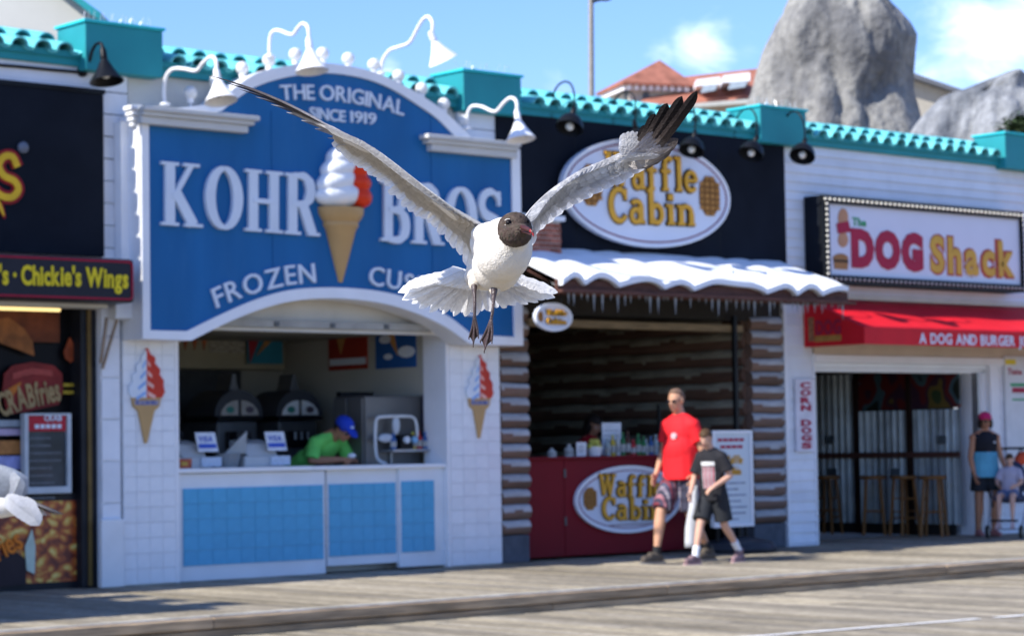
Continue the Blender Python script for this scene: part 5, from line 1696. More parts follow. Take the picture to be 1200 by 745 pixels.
# bar stools
def make_stool(label):
    e = empty('bar_stool', label, 'stool', 'wooden bar stools against the corrugated wall')
    MB().lathe([(0, .70), (.16, .70), (.175, .715), (.175, .735), (.16, .745), (0, .745)], seg=20).build('seat', STOOL, e, smooth=True)
    for a in (45, 135, 225, 315):
        c, s = math.cos(R(a)), math.sin(R(a))
        MB().tube([(c*.12, s*.12, .70), (c*.19, s*.19, 0)], [.019, .022], 8).build('leg', STOOL, e, smooth=True)
    for k, (a, z) in enumerate([(45, .22), (135, .30), (225, .22), (315, .30), (45, .46), (225, .46)]):
        rr_ = .12+.07*(.70-z)/.70; a2 = a+90
        MB().tube([(math.cos(R(a))*rr_, math.sin(R(a))*rr_, z), (math.cos(R(a2))*rr_, math.sin(R(a2))*rr_, z)], .012, 6).build('rung', STOOL, e, smooth=True)
    return e
stl = ['wooden bar stool farthest left, just inside the clapboard pilaster', 'wooden bar stool second from the left in front of the corrugated wall', 'wooden bar stool third from the left, partly behind its right neighbour', 'wooden bar stool nearest the woman in the pink cap, four legs in view']
def dup(o, parent=None):
    c = o.copy(); C.objects.link(c); c.parent = parent
    for ch_ in list(o.children): dup(ch_, c)
    return c
st0 = make_stool(stl[0])
sxy = []
for i, (px_, py_) in enumerate([(970, 625), (1024, 624), (1060, 624), (1094, 625)]):
    p = at(px_, 600, 0, XC-.30-.06*(i % 2))
    s = st0 if i == 0 else dup(st0)
    s['label'] = stl[i]
    s.location = (p.x, p.y, 0); s.rotation_euler = (0, 0, R([12, 40, -15, 25][i]))
    sxy.append(p)

# ---------------------------------------------------------------- custard stand contents
ZK = zc+.012
def machine(px, label, k):
    q0 = at(px, 460, 1, YK_m)
    x, y = q0.x, YK_m
    e = empty('custard_machine', label, 'machine', 'domed soft serve machines behind the hatch')
    w = .25
    MB().box(x-w, x+w, y, y+.7, .0, 1.490).build('cabinet', DSTEEL, e, bevel=.03)
    MB().box(x-w*.62, x+w*.5, y-.03, y-.002, 1.210, 1.380).build('recess', BLKM, e, bevel=.01)
    MB().box(x-w*1.12, x+w*1.12, y-.06, y+.6, 1.495, 1.530).build('ledge', BLKM, e, bevel=.01)
    pts = [(x+w*1.18*math.cos(math.pi*t/16), 1.535+.27*math.sin(math.pi*t/16)) for t in range(17)]
    MB().prismY(pts, y-.03, y+.5).build('dome_header', mat('header_grey', (.045, .048, .055), .5, .1), e)
    MB().prismY([(x-.09, 1.730), (x+.09, 1.730), (x+.04, 1.870), (x+.022, 1.970), (x-.022, 1.970), (x-.04, 1.870)], y+.05, y+.3).build('hopper', DSTEEL, e, bevel=.01)
    for s in (-1, 1):
        P_ = [(x+s*.02, 1.545), (x+s*w*.92, 1.545)]+[(x+s*w*.92*math.cos(R(a)), 1.545+.155*math.sin(R(a))) for a in (20, 45, 68)]+[(x+s*.02, 1.695)]
        MB().prismY(P_, y-.045, y-.031).build('flavour_card', mat('flavour_card', (.70, .72, .70), .5, .1) if k else mat('flavour_card_dim', (.38, .35, .31), .5, .2), e)
        MB().prismY(disc_xz(x+s*.12, 1.600, .05, .035), y-.05, y-.0455).build('flavour_picture', mat('flavour_green', (.05, .22, .18), .5) if s < 0 else mat('flavour_dark', (.10, .08, .10), .5), e)
    for s in (-.08, 0, .08):
        MB().tube([(x+s, y-.06, 1.370), (x+s, y-.06, 1.290)], .016, 8).build('tap', STEEL, e)
    rebase(e, (x, y, 0))
def disc_xz(cx, cz, rx, rz, n=12): return [(cx+rx*math.cos(2*math.pi*i/n), cz+rz*math.sin(2*math.pi*i/n)) for i in range(n)]
YK_m = 1.75
machine(278, 'soft serve machine with dim cards on its domed header, left one behind the hatch', 0)
machine(349, 'soft serve machine with bright cards on its domed header, right one behind the hatch', 1)
# upright steel freezer and dark cabinet
e = empty('steel_freezer', 'dull stainless freezer cabinet behind the worker in the green shirt', 'freezer')
yf0, yf1, zf_0, zf_1 = rectX(382, 462, 440, 545, XR-.7)
MB().box(XR-.75, XR-.02, yf0+.1, yf1-.2, 0, zf_1-.02).build('cabinet', mat('freezer_steel', (.15, .15, .145), .4, .08, 3, metal=.4), e, bevel=.02)
MB().box(XR-.775, XR-.752, yf0+.12, (yf0+yf1)/2-.05, .15, zf_1-.04).build('door', MATS['freezer_steel'], e, bevel=.015)
MB().box(XR-.775, XR-.752, (yf0+yf1)/2-.03, yf1-.22, .15, zf_1-.04).build('door', MATS['freezer_steel'], e, bevel=.015)
MB().box(XR-.72, XR-.3, yf1-.28, yf1-.21, zf_1-.019, zf_1+.03).build('top_hinge', BLKM, e)
rebase(e, (XR-.4, (yf0+yf1)/2, 0))
# cash registers with card signs
YRG = YC+.18
def register(pxa, pya, pxb, label, second):
    x0, x1, z0, z1 = rectY(pxa, pya, pxb, 545, YRG)
    e = empty('cash_register', label, 'cash register', 'cash registers on the custard counter')
    GY = mat('register_grey', (.50, .52, .52), .5, .05); 
    MB().box(x0, x1, YRG, YRG+.36, ZK+.001, ZK+.10).build('drawer', GY, e, bevel=.01)
    w = x1-x0
    MB().prismX([(YRG+.02, ZK+.101), (YRG+.34, ZK+.101), (YRG+.34, ZK+.26), (YRG+.12, ZK+.22)], x0+w*.12, x1-w*.12).build('body', GY, e, bevel=.01)
    MB().box(x0+w*.1, x0+w*.5, YRG+.2, YRG+.33, ZK+.262, ZK+.34).build('display', BLKM, e, bevel=.008)
    cs = x1-w*.42
    MB().prismX([(YRG-.01, ZK+.15), (YRG+.002, ZK+.15), (YRG+.06, ZK+.33), (YRG+.048, ZK+.33)], cs, cs+.22).build('card_sign', mat('card_white', (.66, .70, .76), .5), e)
    co = glyph_run('VISA', .02, .15, .06)[0]
    mb = MB()
    for ch_, xo, ww in co:
        c2, fa = text_mesh(ch_, .02, .15)
        mb.add([(cs+.03+(c_[0]+xo)*.062, YRG+.018-.003*(c_[2] > 0)+(c_[1]*.07)*.33, ZK+.245+c_[1]*.07) for c_ in c2], fa)
    mb.build('lettering', mat('card_blue', (.04, .10, .50), .5), e)
    MB().prismX([(YRG-.012, ZK+.185), (YRG-.002, ZK+.185), (YRG+.012, ZK+.222), (YRG+.0, ZK+.222)], cs+.012, cs+.20).build('blue_band', MATS['card_blue'], e)
    MB().box(cs+.02, cs+.24, YRG-.03, YRG-.002, ZK+.012, ZK+.10).build('notice', mat('notice_pale', (.50, .58, .68), .5, .15, 50), e)
    rebase(e, ((x0+x1)/2, YRG, ZK))
register(210, 520, 248, 'grey cash register with white card sign at the left end of the counter', 0)
register(287, 520, 333, 'grey cash register with white card sign in the middle of the counter', 1)
e = empty('card_stack', 'small red and orange card box on the counter left of the first card sign', 'box')
x0, x1, z0, z1 = rectY(209, 536, 225, 546, YC-.0)
MB().box(x0, x1, YC, YC+.1, ZK+.001, ZK+.09).build('box', mat('orange_red_box', (.36, .09, .05), .5, .5, 25), e, bevel=.004)
MB().box(x0+.03, x1-.05, YC-.004, YC-.0005, ZK+.03, ZK+.06).build('stripe', mat('box_stripe', (.45, .32, .06), .5), e)
rebase(e, (x0, YC, ZK))
e = empty('napkin_tub', 'translucent grey plastic tub on the counter left of the middle register', 'tub')
q = at(270, 546, 1, YC+.2)
MB().lathe([(0, 0), (.10, 0), (.13, .13), (.12, .13), (.09, .01)], (q.x, YC+.25, ZK+.001), (0, 0, 1), 16).build('tub', mat('tub_grey', (.22, .24, .25), .3, .1), e, smooth=True)
MB().prismY([(q.x-.03, ZK+.13), (q.x+.2, ZK+.13), (q.x+.22, ZK+.34)], YC+.24, YC+.26).build('slanted_shield', mat('shield_grey', (.34, .36, .36), .3), e)
rebase(e, (q.x, YC+.25, ZK))
# rounded steel rack with bottles
e = empty('wire_rack', 'rounded white pipe rack standing on the right end of the custard counter', 'rack')
Yr = YC+.28
rp = [at(a, b, 1, Yr) for a, b in [(452, 543), (443, 538), (440, 525), (440, 500), (442, 490), (450, 488), (475, 487.5), (484, 489), (488, 497), (489, 515)]]
MB().tube(spl(rp, 4), .016, 10).build('pipe', mat('pipe_white', (.62, .65, .66), .3), e, smooth=True)
x0, x1, z0, z1 = rectY(455, 526, 505, 529, Yr)
MB().box(x0, x1, Yr-.08, Yr+.12, z0, z1).build('shelf', STEEL, e, bevel=.004)
for px_ in (458, 503):
    q = at(px_, 530, 1, Yr+.1); MB().box(q.x-.01, q.x+.01, Yr+.09, Yr+.11, ZK+.001, z0).build('shelf_leg', STEEL, e)
MB().ball(at(464, 498, 1, Yr+.02), (.045, .03, .10), 12, 8).build('fan_blade', mat('blade_pale', (.5, .55, .6), .3), e, smooth=2)
MB().ball(at(452, 513, 1, Yr+.02), (.10, .03, .045), 12, 8).build('fan_blade', MATS['blade_pale'], e, smooth=2)
rebase(e, (rp[0].x, Yr, ZK))
zsh = z1
kl = [(461, 'blue', .16, 'blue bottle at the left end of the rack shelf'), (484, 'yellow', .17, 'yellow squeeze bottle on the rack shelf'), (491, 'red', .18, 'red squeeze bottle on the rack shelf'), (498, 'blue', .17, 'blue bottle at the right end of the rack shelf')]
for a, c, h, lb_ in kl:
    q = at(a, 526, 1, Yr)
    bottle(q.x, Yr, zsh+.001, h, .034, mat('bottle_'+c, bcol[c], .25), mat('lid_'+c, (.5, .1, .1), .4), lb_, 'squeeze bottles on the rack shelf')
e = empty('black_caddy', 'black box with blue lids in the middle of the rack shelf', 'box')
x0, x1, z0, z1 = rectY(466, 509, 481, 526, Yr)
MB().box(x0, x1, Yr-.05, Yr+.05, zsh+.001, z1).build('box', BLKM, e, bevel=.006)
for k in range(2):
    MB().lathe([(0, 0), (.035, 0), (.035, .03), (0, .035)], (x0+.06+k*.10, Yr-.056, (z0+z1)/2+.02), (0, -1, 0), 12).build('lid', mat('lid_round', (.2, .4, .6) if k else (.6, .65, .7), .4) if k else mat('lid_round_white', (.6, .65, .7), .4), e, smooth=True)
rebase(e, (x0, Yr, zsh))
e = empty('towel_dispenser', 'navy and cream dispenser on the right inside post of the custard stand', 'dispenser')
x0, x1, z0, z1 = rectY(505, 461, 523, 512, .34)
MB().box(x0, x1, .37, .5, z0, z1).build('body', mat('navy_plastic', (.035, .035, .12), .4), e, bevel=.015)
MB().box(x0, x1-.08, .34, .369, z0+.05, z1-.16).build('cream_cover', mat('cream_plastic', (.40, .38, .30), .4), e, bevel=.01)
MB().box(x0+.02, x1-.1, .335, .3395, z0+.09, z0+.11).build('slot', BLKM, e)
rebase(e, (x0, .4, z0))
e = empty('paper_cup', 'white paper cup standing at the right end of the counter behind the rack', 'cup')
q = at(509, 545, 1, Yr+.1)
MB().lathe([(0, 0), (.035, 0), (.048, .19), (.044, .19), (.03, .01)], (q.x, Yr+.12, ZK+.001), (0, 0, 1), 14).build('cup', mat('cup_white', (.6, .63, .66), .4), e, smooth=True)
MB().lathe([(.048, .185), (.053, .19), (.048, .198)], (q.x, Yr+.12, ZK+.001), (0, 0, 1), 14).build('cup_rim', TRIM, e, smooth=True)
rebase(e, (q.x, Yr+.12, ZK))

# ================================================================== BACKGROUND
H_R = Vector((math.cos(YAW), -math.sin(YAW), 0)); H_F = Vector((math.sin(YAW), math.cos(YAW), 0))
def bgpt(px, py, d):
    return dep(px, py, d)
# grey beige gabled building upper left
gb_ = empty('gabled_building', 'plain grey beige gable wall with turquoise roof edge at the top left', 'building')
D = 33
A = bgpt(-120, 140, D); B = bgpt(116, 140, D); T1_ = bgpt(118, 20, D); T0 = bgpt(62, -25, D); TL = bgpt(-120, -150, D)
X_of = lambda p: (p-CAM).dot(H_R)
base = bgpt(0, 100, D)
def wallprism(pts, d, thick, name, m, parent):
    """outline given in pixels, upright wall at distance d, real thickness behind it"""
    fr = [bgpt(px, py, d) for px, py in pts]
    fr = [Vector(p) for p in fr]
    bk = [p+H_F*thick for p in fr]
    n = len(fr)
    f = [tuple(range(n)), tuple(range(2*n-1, n-1, -1))]+[(i, i+n, (i+1) % n+n, (i+1) % n) for i in range(n)]
    return MB().add(fr+bk, f).build(name, m, parent)
def toground(pts, d):
    return pts
wallprism([(-160, 560), (114, 560), (114, 20), (88, 2), (20, -52), (-160, -190)], D, 8, 'gable_wall', mat('grey_beige_stucco', (.50, .50, .46), .85, .06, 1.5, .1, 20), gb_)
wallprism([(118, 24), (118, 15), (92, -4), (20, -60), (20, -52), (88, 2), (108, 18)], D-.3, 8.6, 'rake_board', TEAL, gb_)
rebase(gb_, (bgpt(0, 560, D).x, bgpt(0, 560, D).y, 0))

# lamp pole
lp = empty('light_pole', 'tall grey light pole rising behind the turquoise roof', 'light pole')
D = 45
p0 = bgpt(694, 560, D); p1 = bgpt(692.5, -25, D)
p0.z = -.5
pm = mat('grey_pole', (.30, .28, .25), .6, .1)
MB().tube([p0, p0.lerp(p1, .5), p1], [.085, .068, .05], 12).build('pole', pm, lp, smooth=True)
a = [bgpt(695, 2, D), bgpt(703, 2, D)-H_F*.2, bgpt(712, 5, D)-H_F*.5, bgpt(718, 2, D)-H_F*.8, bgpt(719, -6, D)-H_F*1.0]
MB().tube(spl(a), .035, 8).build('arm', BLKM, lp, smooth=True)
MB().lathe([(0, 0), (.12, .02), (.2, .12), (.06, .3), (0, .3)], bgpt(719, -9, D)-H_F*1.0, (0, 0, 1), 14).build('lantern', BLKM, lp, smooth=True)
rebase(lp, p0)

# red roofed hotel
D = 110
hb = empty('red_roofed_building', 'distant building with terracotta hip roof tower and long red roof with dormers', 'building')
u = D/CAM_F
def bp(px, py, back=0): return bgpt(px, py, D)+H_F*back
CR = mat('cream_stucco', (.46, .42, .35), .8, .08, 2)
# hip roof tower: apex with four eaves corners
ap = bp(773, 72, 2.2)
c1 = bp(706, 98, 0.2); c2 = bp(785, 88, -0.4); c3 = bp(812, 90, 2.5); c4 = bp(745, 90, 4)
zev = c1.z
apx = bgpt(773, 73, D)
cx0 = bgpt(759, 95, D)
hw = (X_of(bgpt(812, 95, D))-X_of(bgpt(706, 95, D)))/2
ctr = bgpt(759, 97, D)+H_F*hw
rot = R(18)
cor = []
for k in range(4):
    a = rot+math.pi/2*k+math.pi/4
    cor.append(ctr+(H_R*math.cos(a)+H_F*math.sin(a))*hw*1.22)
ze = bgpt(759, 96, D).z
ape = bgpt(773, 70.5, D+hw)
for c_ in cor: c_.z = ze
low = [Vector((c_.x, c_.y, ze-.12)) for c_ in cor]
MB().add([ape]+cor+low, [(0, 1, 2), (0, 2, 3), (0, 3, 4), (0, 4, 1), (1, 5, 6, 2), (2, 6, 7, 3), (3, 7, 8, 4), (4, 8, 5, 1), (5, 8, 7, 6)]).build('hip_roof', TERRA, hb)
wc = [ctr.lerp(c_, .72) for c_ in cor]
MB().add([Vector((c_.x, c_.y, ze-.121)) for c_ in wc]+[Vector((c_.x, c_.y, -.5)) for c_ in wc], [(0, 1, 2, 3), (0, 4, 5, 1), (1, 5, 6, 2), (2, 6, 7, 3), (3, 7, 4, 0)]).build('tower_wall', CR, hb)
dm = MB().box(-.09, .09, -.09, .09, -.34, -.121).mesh('dentil', TRIM)
for s in range(4):
    a, b = cor[s], cor[(s+1) % 4]
    for k in range(9):
        p = a.lerp(b, (k+.5)/9).lerp(ctr, .12); part('dentil', dm, hb, (p.x, p.y, ze))
# tower arches
for px_ in (735, 757):
    wallprism([(px_-4, 118), (px_+4, 118), (px_+4, 110), (px_, 107), (px_-4, 110)], D+.6, .5, 'window', mat('far_window', (.08, .09, .10), .4), hb)
# long roof
r1, r2 = bgpt(803, 90, D+4), bgpt(1000, 68, D+4)
e1, e2 = bgpt(735, 127, D-1), bgpt(1000, 112, D-1)
e3, e4 = bgpt(735, 127, D+9), bgpt(1000, 112, D+9)
r1.z = r1.z; 
MB().add([r1, r2, e1, e2, e3, e4], [(0, 1, 3, 2), (0, 4, 5, 1), (0, 2, 4), (1, 5, 3), (2, 3, 5, 4)]).build('long_roof', TERRA, hb)
wallprism([(742, 560), (1100, 560), (1100, 112.5), (742, 126.5)], D+.2, 6, 'long_wall', CR, hb)
wallprism([(812, 126), (1000, 112), (1000, 106), (812, 121.5)], D-1.1, .4, 'eave_trim', mat('eave_grey', (.45, .46, .42), .6), hb)
for (a, b, t, c_) in [(816, 844, 100, 92.5), (848, 879, 96, 87.5)]:
    wallprism([(a, t+1), (b, t-1), (b, c_-2.5), (a, c_+1)], D-.6, 3, 'dormer', TRIM, hb)
    wallprism([(a+5, t+9), (b-6, t+6), (b-3, t), (a+8, t+1)], D-.9, .3, 'skylight', mat('skylight_glass', (.35, .42, .48), .2), hb)
rebase(hb, (ctr.x, ctr.y, -.5))

# artificial rocks
def rock(name, label, rows, d, depth_ratio, m, seed, ground=-.5):
    """rows: (y, left px, right px) from top to bottom"""
    ys = [r[0] for r in rows]
    v = []; f = []; ny, na = 90, 120
    for i in range(ny+1):
        y = ys[0]+(ys[-1]-ys[0])*i/ny
        for j in range(len(rows)-1):
            if rows[j][0] <= y <= rows[j+1][0]: break
        t = (y-rows[j][0])/(rows[j+1][0]-rows[j][0])
        xl = rows[j][1]+(rows[j+1][1]-rows[j][1])*t; xr = rows[j][2]+(rows[j+1][2]-rows[j][2])*t
        w = (xr-xl)/2*d/CAM_F
        c0 = bgpt((xl+xr)/2, y, d)+H_F*w*.0
        if i == ny: c0.z = ground
        for k in range(na):
            a = 2*math.pi*k/na
            # slightly boxy section
            ca, sa = math.cos(a), math.sin(a)
            p = Vector((ca, sa*depth_ratio, 0))
            q = c0+H_R*w*p.x+H_F*max(w, 1.2)*p.y
            nz_ = noise.fractal(Vector((q.x*.45+seed, q.y*.45, q.z*.35)), .9, 2.1, 5)
            rd = 1-abs(noise.noise(Vector((q.x*.6+seed*2, q.y*.6, q.z*.22))))*2
            fold = max(0, rd)**3
            f2 = max(0, 1-abs(noise.noise(Vector((q.x*1.5+seed*5, q.y*1.5, q.z*.5))))*3)**2
            rg_ = noise.ridged_multi_fractal(Vector((q.x*.55+seed, q.y*.55, q.z*.30)), .9, 2.2, 5, 1.0, 2.0)
            dd = .30*nz_-.45*fold*(.3+.7*abs(sa))-.14*f2+.10*(rg_-1)
            dirv = (H_R*ca+H_F*sa)
            q = q+dirv*dd*(0.35+.65*abs(sa))*min(1, w)
            v.append(q)
    for i in range(ny):
        for k in range(na):
            f.append((i*na+k, i*na+(k+1) % na, (i+1)*na+(k+1) % na, (i+1)*na+k))
    f.append(tuple(range(na)))
    o = MB().add(v, f).build(name, m, None, smooth=2)
    tagm(o, label, 'rock')
    return o
def rock_mat(name, base, dark):
    m = bpy.data.materials.new(name); m.use_nodes = True
    n, l = m.node_tree.nodes, m.node_tree.links; b = n['Principled BSDF']; b.inputs['Roughness'].default_value = .9
    t = n.new('ShaderNodeTexCoord')
    mp = n.new('ShaderNodeMapping'); mp.inputs['Scale'].default_value = (1, 1, .35); l.new(t.outputs['Object'], mp.inputs[0])
    a = n.new('ShaderNodeTexNoise'); a.inputs['Scale'].default_value = .9; a.inputs['Detail'].default_value = 9; a.inputs['Roughness'].default_value = .65
    l.new(mp.outputs[0], a.inputs['Vector'])
    r = n.new('ShaderNodeValToRGB'); l.new(a.outputs['Fac'], r.inputs[0])
    r.color_ramp.elements[0].position = .40; r.color_ramp.elements[0].color = (*dark, 1)
    r.color_ramp.elements[1].position = .56; r.color_ramp.elements[1].color = (*base, 1)
    c = n.new('ShaderNodeTexNoise'); c.inputs['Scale'].default_value = 5; c.inputs['Detail'].default_value = 8
    l.new(t.outputs['Object'], c.inputs['Vector'])
    rr_ = n.new('ShaderNodeMapRange'); rr_.inputs[1].default_value = .35; rr_.inputs[2].default_value = .65; rr_.inputs[3].default_value = .8; rr_.inputs[4].default_value = 1.15
    l.new(c.outputs['Fac'], rr_.inputs[0])
    mm = n.new('ShaderNodeMixRGB'); mm.blend_type = 'MULTIPLY'; mm.inputs[0].default_value = 1; l.new(r.outputs[0], mm.inputs[1]); l.new(rr_.outputs[0], mm.inputs[2])
    l.new(mm.outputs[0], b.inputs['Base Color'])
    bp_ = n.new('ShaderNodeBump'); bp_.inputs['Strength'].default_value = .8; bp_.inputs['Distance'].default_value = .12
    l.new(c.outputs['Fac'], bp_.inputs['Height']); l.new(bp_.outputs[0], b.inputs['Normal'])
    return m
RM = rock_mat('grey_artificial_rock', (.25, .245, .225), (.12, .12, .12))
rock('tall_rock', 'tall pale grey artificial rock peak behind the turquoise roof',
     [(-90, 960, 1000), (-40, 935, 1030), (0, 924, 1040), (12, 918, 1052), (28, 906, 1066), (45, 898, 1075), (60, 892, 1073), (80, 884, 1072), (100, 878, 1074), (125, 870, 1078), (150, 862, 1084), (300, 840, 1110), (540, 800, 1130)], 60, .8, RM, 3)
RM2 = rock_mat('bluish_artificial_rock', (.24, .25, .26), (.09, .10, .115))
rock('low_boulder', 'low bluish grey boulder at the right edge behind the roof',
     [(89, 1172, 1195), (93, 1158, 1208), (104, 1128, 1222), (113, 1096, 1232), (126, 1086, 1240), (145, 1070, 1250), (165, 1055, 1262), (300, 1030, 1300), (540, 1000, 1330)], 52, .8, RM2, 11)
# gabled house between the rocks
hs = empty('grey_house', 'grey gabled house end seen between the two rocks', 'house')
wallprism([(1040, 560), (1128, 560), (1128, 108), (1075, 90), (1040, 80)], 80, 6, 'gable_wall', mat('house_beige', (.40, .37, .31), .8, .06), hs)
wallprism([(1040, 82), (1070, 91), (1133, 112), (1133, 107), (1070, 85.5), (1040, 76)], 79.5, 7, 'roof_edge', mat('roof_edge_grey', (.13, .14, .16), .7), hs)
rebase(hs, (bgpt(1080, 560, 80).x, bgpt(1080, 560, 80).y, -.5))
# shrub on the right rock
rr = random.Random(4)
sh = MB(); c0 = bgpt(1196, 143, 50)
for k in range(1500):
    d_ = Vector((rr.gauss(.15, .22), rr.gauss(0, .2), rr.gauss(-.1, .12)))
    p = c0+d_; a = rr.random()*6.28; s = .05+.04*rr.random()
    u_ = Vector((math.cos(a), math.sin(a), rr.uniform(-.6, .6)))*s; w_2 = Vector((-math.sin(a), math.cos(a), rr.uniform(-.6, .6)))*s*.5
    sh.add([p-u_, p+w_2, p+u_, p-w_2], [(0, 1, 2, 3)])
sb = empty('creeping_shrub', 'dark green creeping shrub growing on the boulder at the right edge', 'shrub')
sh.build('foliage', mat('shrub_green', (.05, .08, .035), .7, .4, 8), sb)
MB().tube([c0+Vector((0, 0, -.6)), c0], [.04, .015], 6).build('stem', BROWNW, sb)
rebase(sb, c0+Vector((0, 0, -.6)))

# ================================================================== PEOPLE
SKIN = mat('skin', (.50, .27, .17), .5, .08, 12, .05, 80)
SKIN2 = mat('skin_tan', (.42, .20, .115), .5, .08, 12)
SKIN3 = mat('skin_pale', (.55, .32, .23), .5, .08, 12)
HAIRD = mat('dark_hair', (.02, .013, .01), .6, .3, 60, .3, 200)
HAIRB = mat('brown_hair', (.07, .04, .02), .6, .3, 60, .3, 200)
EYEW = mat('eye_white', (.6, .58, .55), .3); EYED = mat('eye_dark', (.02, .015, .01), .2)
LIP = mat('lip', (.33, .10, .08), .5)


def cap(mb, a, b, ra, rb, sy=1.0, seg=14, flat0=False, flat1=False, up=None):
    """tapered limb between two joints with rounded ends; sy squashes it across 'up'"""
    a, b = Vector(a), Vector(b); d = (b-a); L = d.length; d = d.normalized()
    q = Vector(up) if up is not None else (Vector((0, 1, 0)) if abs(d.y) < .9 else Vector((1, 0, 0)))
    u = (q-d*q.dot(d)).normalized(); w = d.cross(u)
    prof = []
    if not flat0:
        prof += [(ra*math.sin(t), -ra*math.cos(t)) for t in (R(1), R(25), R(50), R(72))]
    prof += [(ra, 0), (ra*.66+rb*.34, L*.34), (ra*.33+rb*.67, L*.67), (rb, L)]
    if not flat1:
        prof += [(rb*math.cos(t), L+rb*math.sin(t)) for t in (R(18), R(40), R(65), R(89))]
    v = []; f = []
    for r_, h in prof:
        for k in range(seg):
            t = 2*math.pi*k/seg
            v.append(a+d*h+u*(math.cos(t)*r_)+w*(math.sin(t)*r_*sy))
    for i in range(len(prof)-1):
        for k in range(seg):
            f.append((i*seg+k, i*seg+(k+1) % seg, (i+1)*seg+(k+1) % seg, (i+1)*seg+k))
    f.append(tuple(range(seg-1, -1, -1))); b_ = (len(prof)-1)*seg; f.append(tuple(range(b_, b_+seg)))
    mb.add(v, f)


def hand(mb, wrist, direction, palm_n, side, s=1.0, curl=.5):
    """palm, four unequal fingers bending, and a thumb from the side of the palm"""
    d = Vector(direction).normalized(); n = Vector(palm_n); n = (n-d*n.dot(d)).normalized(); w = d.cross(n)*side
    wrist = Vector(wrist)
    M = Matrix((d, w, n)).transposed()
    mb.ball(wrist+d*.048*s, (.052*s, .041*s, .017*s), 12, 8, 0, M)
    for i, (off, L) in enumerate([(-.029, .062), (-.010, .074), (.010, .078), (.029, .070)]):
        p0 = wrist+d*.085*s+w*off*s
        c1 = curl*.5; d1 = (d*math.cos(c1)+n*math.sin(c1)); p1 = p0+d1*L*.5*s
        c2 = curl*1.5; d2 = (d*math.cos(c2)+n*math.sin(c2)); p2 = p1+d2*L*.32*s
        c3 = curl*2.3; d3 = (d*math.cos(c3)+n*math.sin(c3)); p3 = p2+d3*L*.22*s
        cap(mb, p0-d*.02*s, p1, .0095*s, .0088*s, seg=8); cap(mb, p1, p2, .0088*s, .008*s, seg=8); cap(mb, p2, p3, .008*s, .007*s, seg=8)
    t0 = wrist+d*.03*s+w*.036*s; t1 = t0+(d*.6+w*.65+n*.3).normalized()*.042*s; t2 = t1+(d*.85+w*.15+n*.45).normalized()*.034*s
    cap(mb, t0, t1, .013*s, .011*s, seg=8); cap(mb, t1, t2, .011*s, .0085*s, seg=8)


def head_parts(mb, c, s, Rm, ears=True):
    """skull, jaw, nose, brow, ears; Rm turns local (forward x, left y, up z)"""
    c = Vector(c); P_ = lambda x, y, z: c+Rm @ Vector((x*s, y*s, z*s))
    mb.ball(P_(-.008, 0, .025), (.094*s, .074*s, .090*s), 20, 14, 0, Rm)
    mb.ball(P_(.022, 0, -.035), (.066*s, .056*s, .076*s), 16, 10, 0, Rm)
    mb.ball(P_(.058, 0, -.085), (.026*s, .028*s, .022*s), 10, 7, 0, Rm)
    mb.ball(P_(.070, 0, .022), (.020*s, .052*s, .012*s), 12, 7, 0, Rm)
    cap(mb, P_(.083, 0, .012), P_(.105, 0, -.022), .009*s, .014*s, seg=8)
    for sy in (-1, 1):
        mb.ball(P_(.098, sy*.012, -.026), (.012*s, .009*s, .008*s), 8, 5, 0, Rm)
        mb.ball(P_(.060, sy*.040, -.018), (.022*s, .020*s, .020*s), 8, 6, 0, Rm)
        if ears:
            mb.ball(P_(-.008, sy*.078, -.004), (.020*s, .010*s, .032*s), 10, 7, 0, Rm)
    mb.ball(P_(.088, 0, -.052), (.012*s, .024*s, .007*s), 10, 6, 0, Rm)
    mb.ball(P_(.084, 0, -.063), (.012*s, .020*s, .007*s), 10, 6, 0, Rm)


def face_kids(root, c, s, Rm, glasses=False):
    c = Vector(c); P_ = lambda x, y, z: c+Rm @ Vector((x*s, y*s, z*s))
    for sy in (-1, 1):
        MB().ball(P_(.073, sy*.031, .006), (.011*s, .012*s, .010*s), 10, 7, 0, Rm).build('eye', EYEW, root, smooth=2)
        MB().ball(P_(.081, sy*.031, .006), (.0045*s, .0055*s, .0055*s), 8, 5, 0, Rm).build('pupil', EYED, root, smooth=2)
    MB().ball(P_(.0925, 0, -.057), (.009*s, .021*s, .0075*s), 10, 5, 0, Rm).build('mouth', LIP, root, smooth=2)
    if glasses:
        g = MB()
        for sy in (-1, 1):
            g.ball(P_(.092, sy*.034, .004), (.008*s, .028*s, .018*s), 12, 7, 0, Rm)
            g.tube([P_(.092, sy*.06, .010), P_(.03, sy*.082, .010), P_(-.01, sy*.082, .004)], .003*s, 6)
        g.tube([P_(.097, -.012, .008), P_(.097, .012, .008)], .003*s, 6)
        o = g.build('sunglasses', mat('black_lens', (.008, .008, .01), .08, spec=.7), root, smooth=2)
        o['kind'] = 'part'; del o['kind']


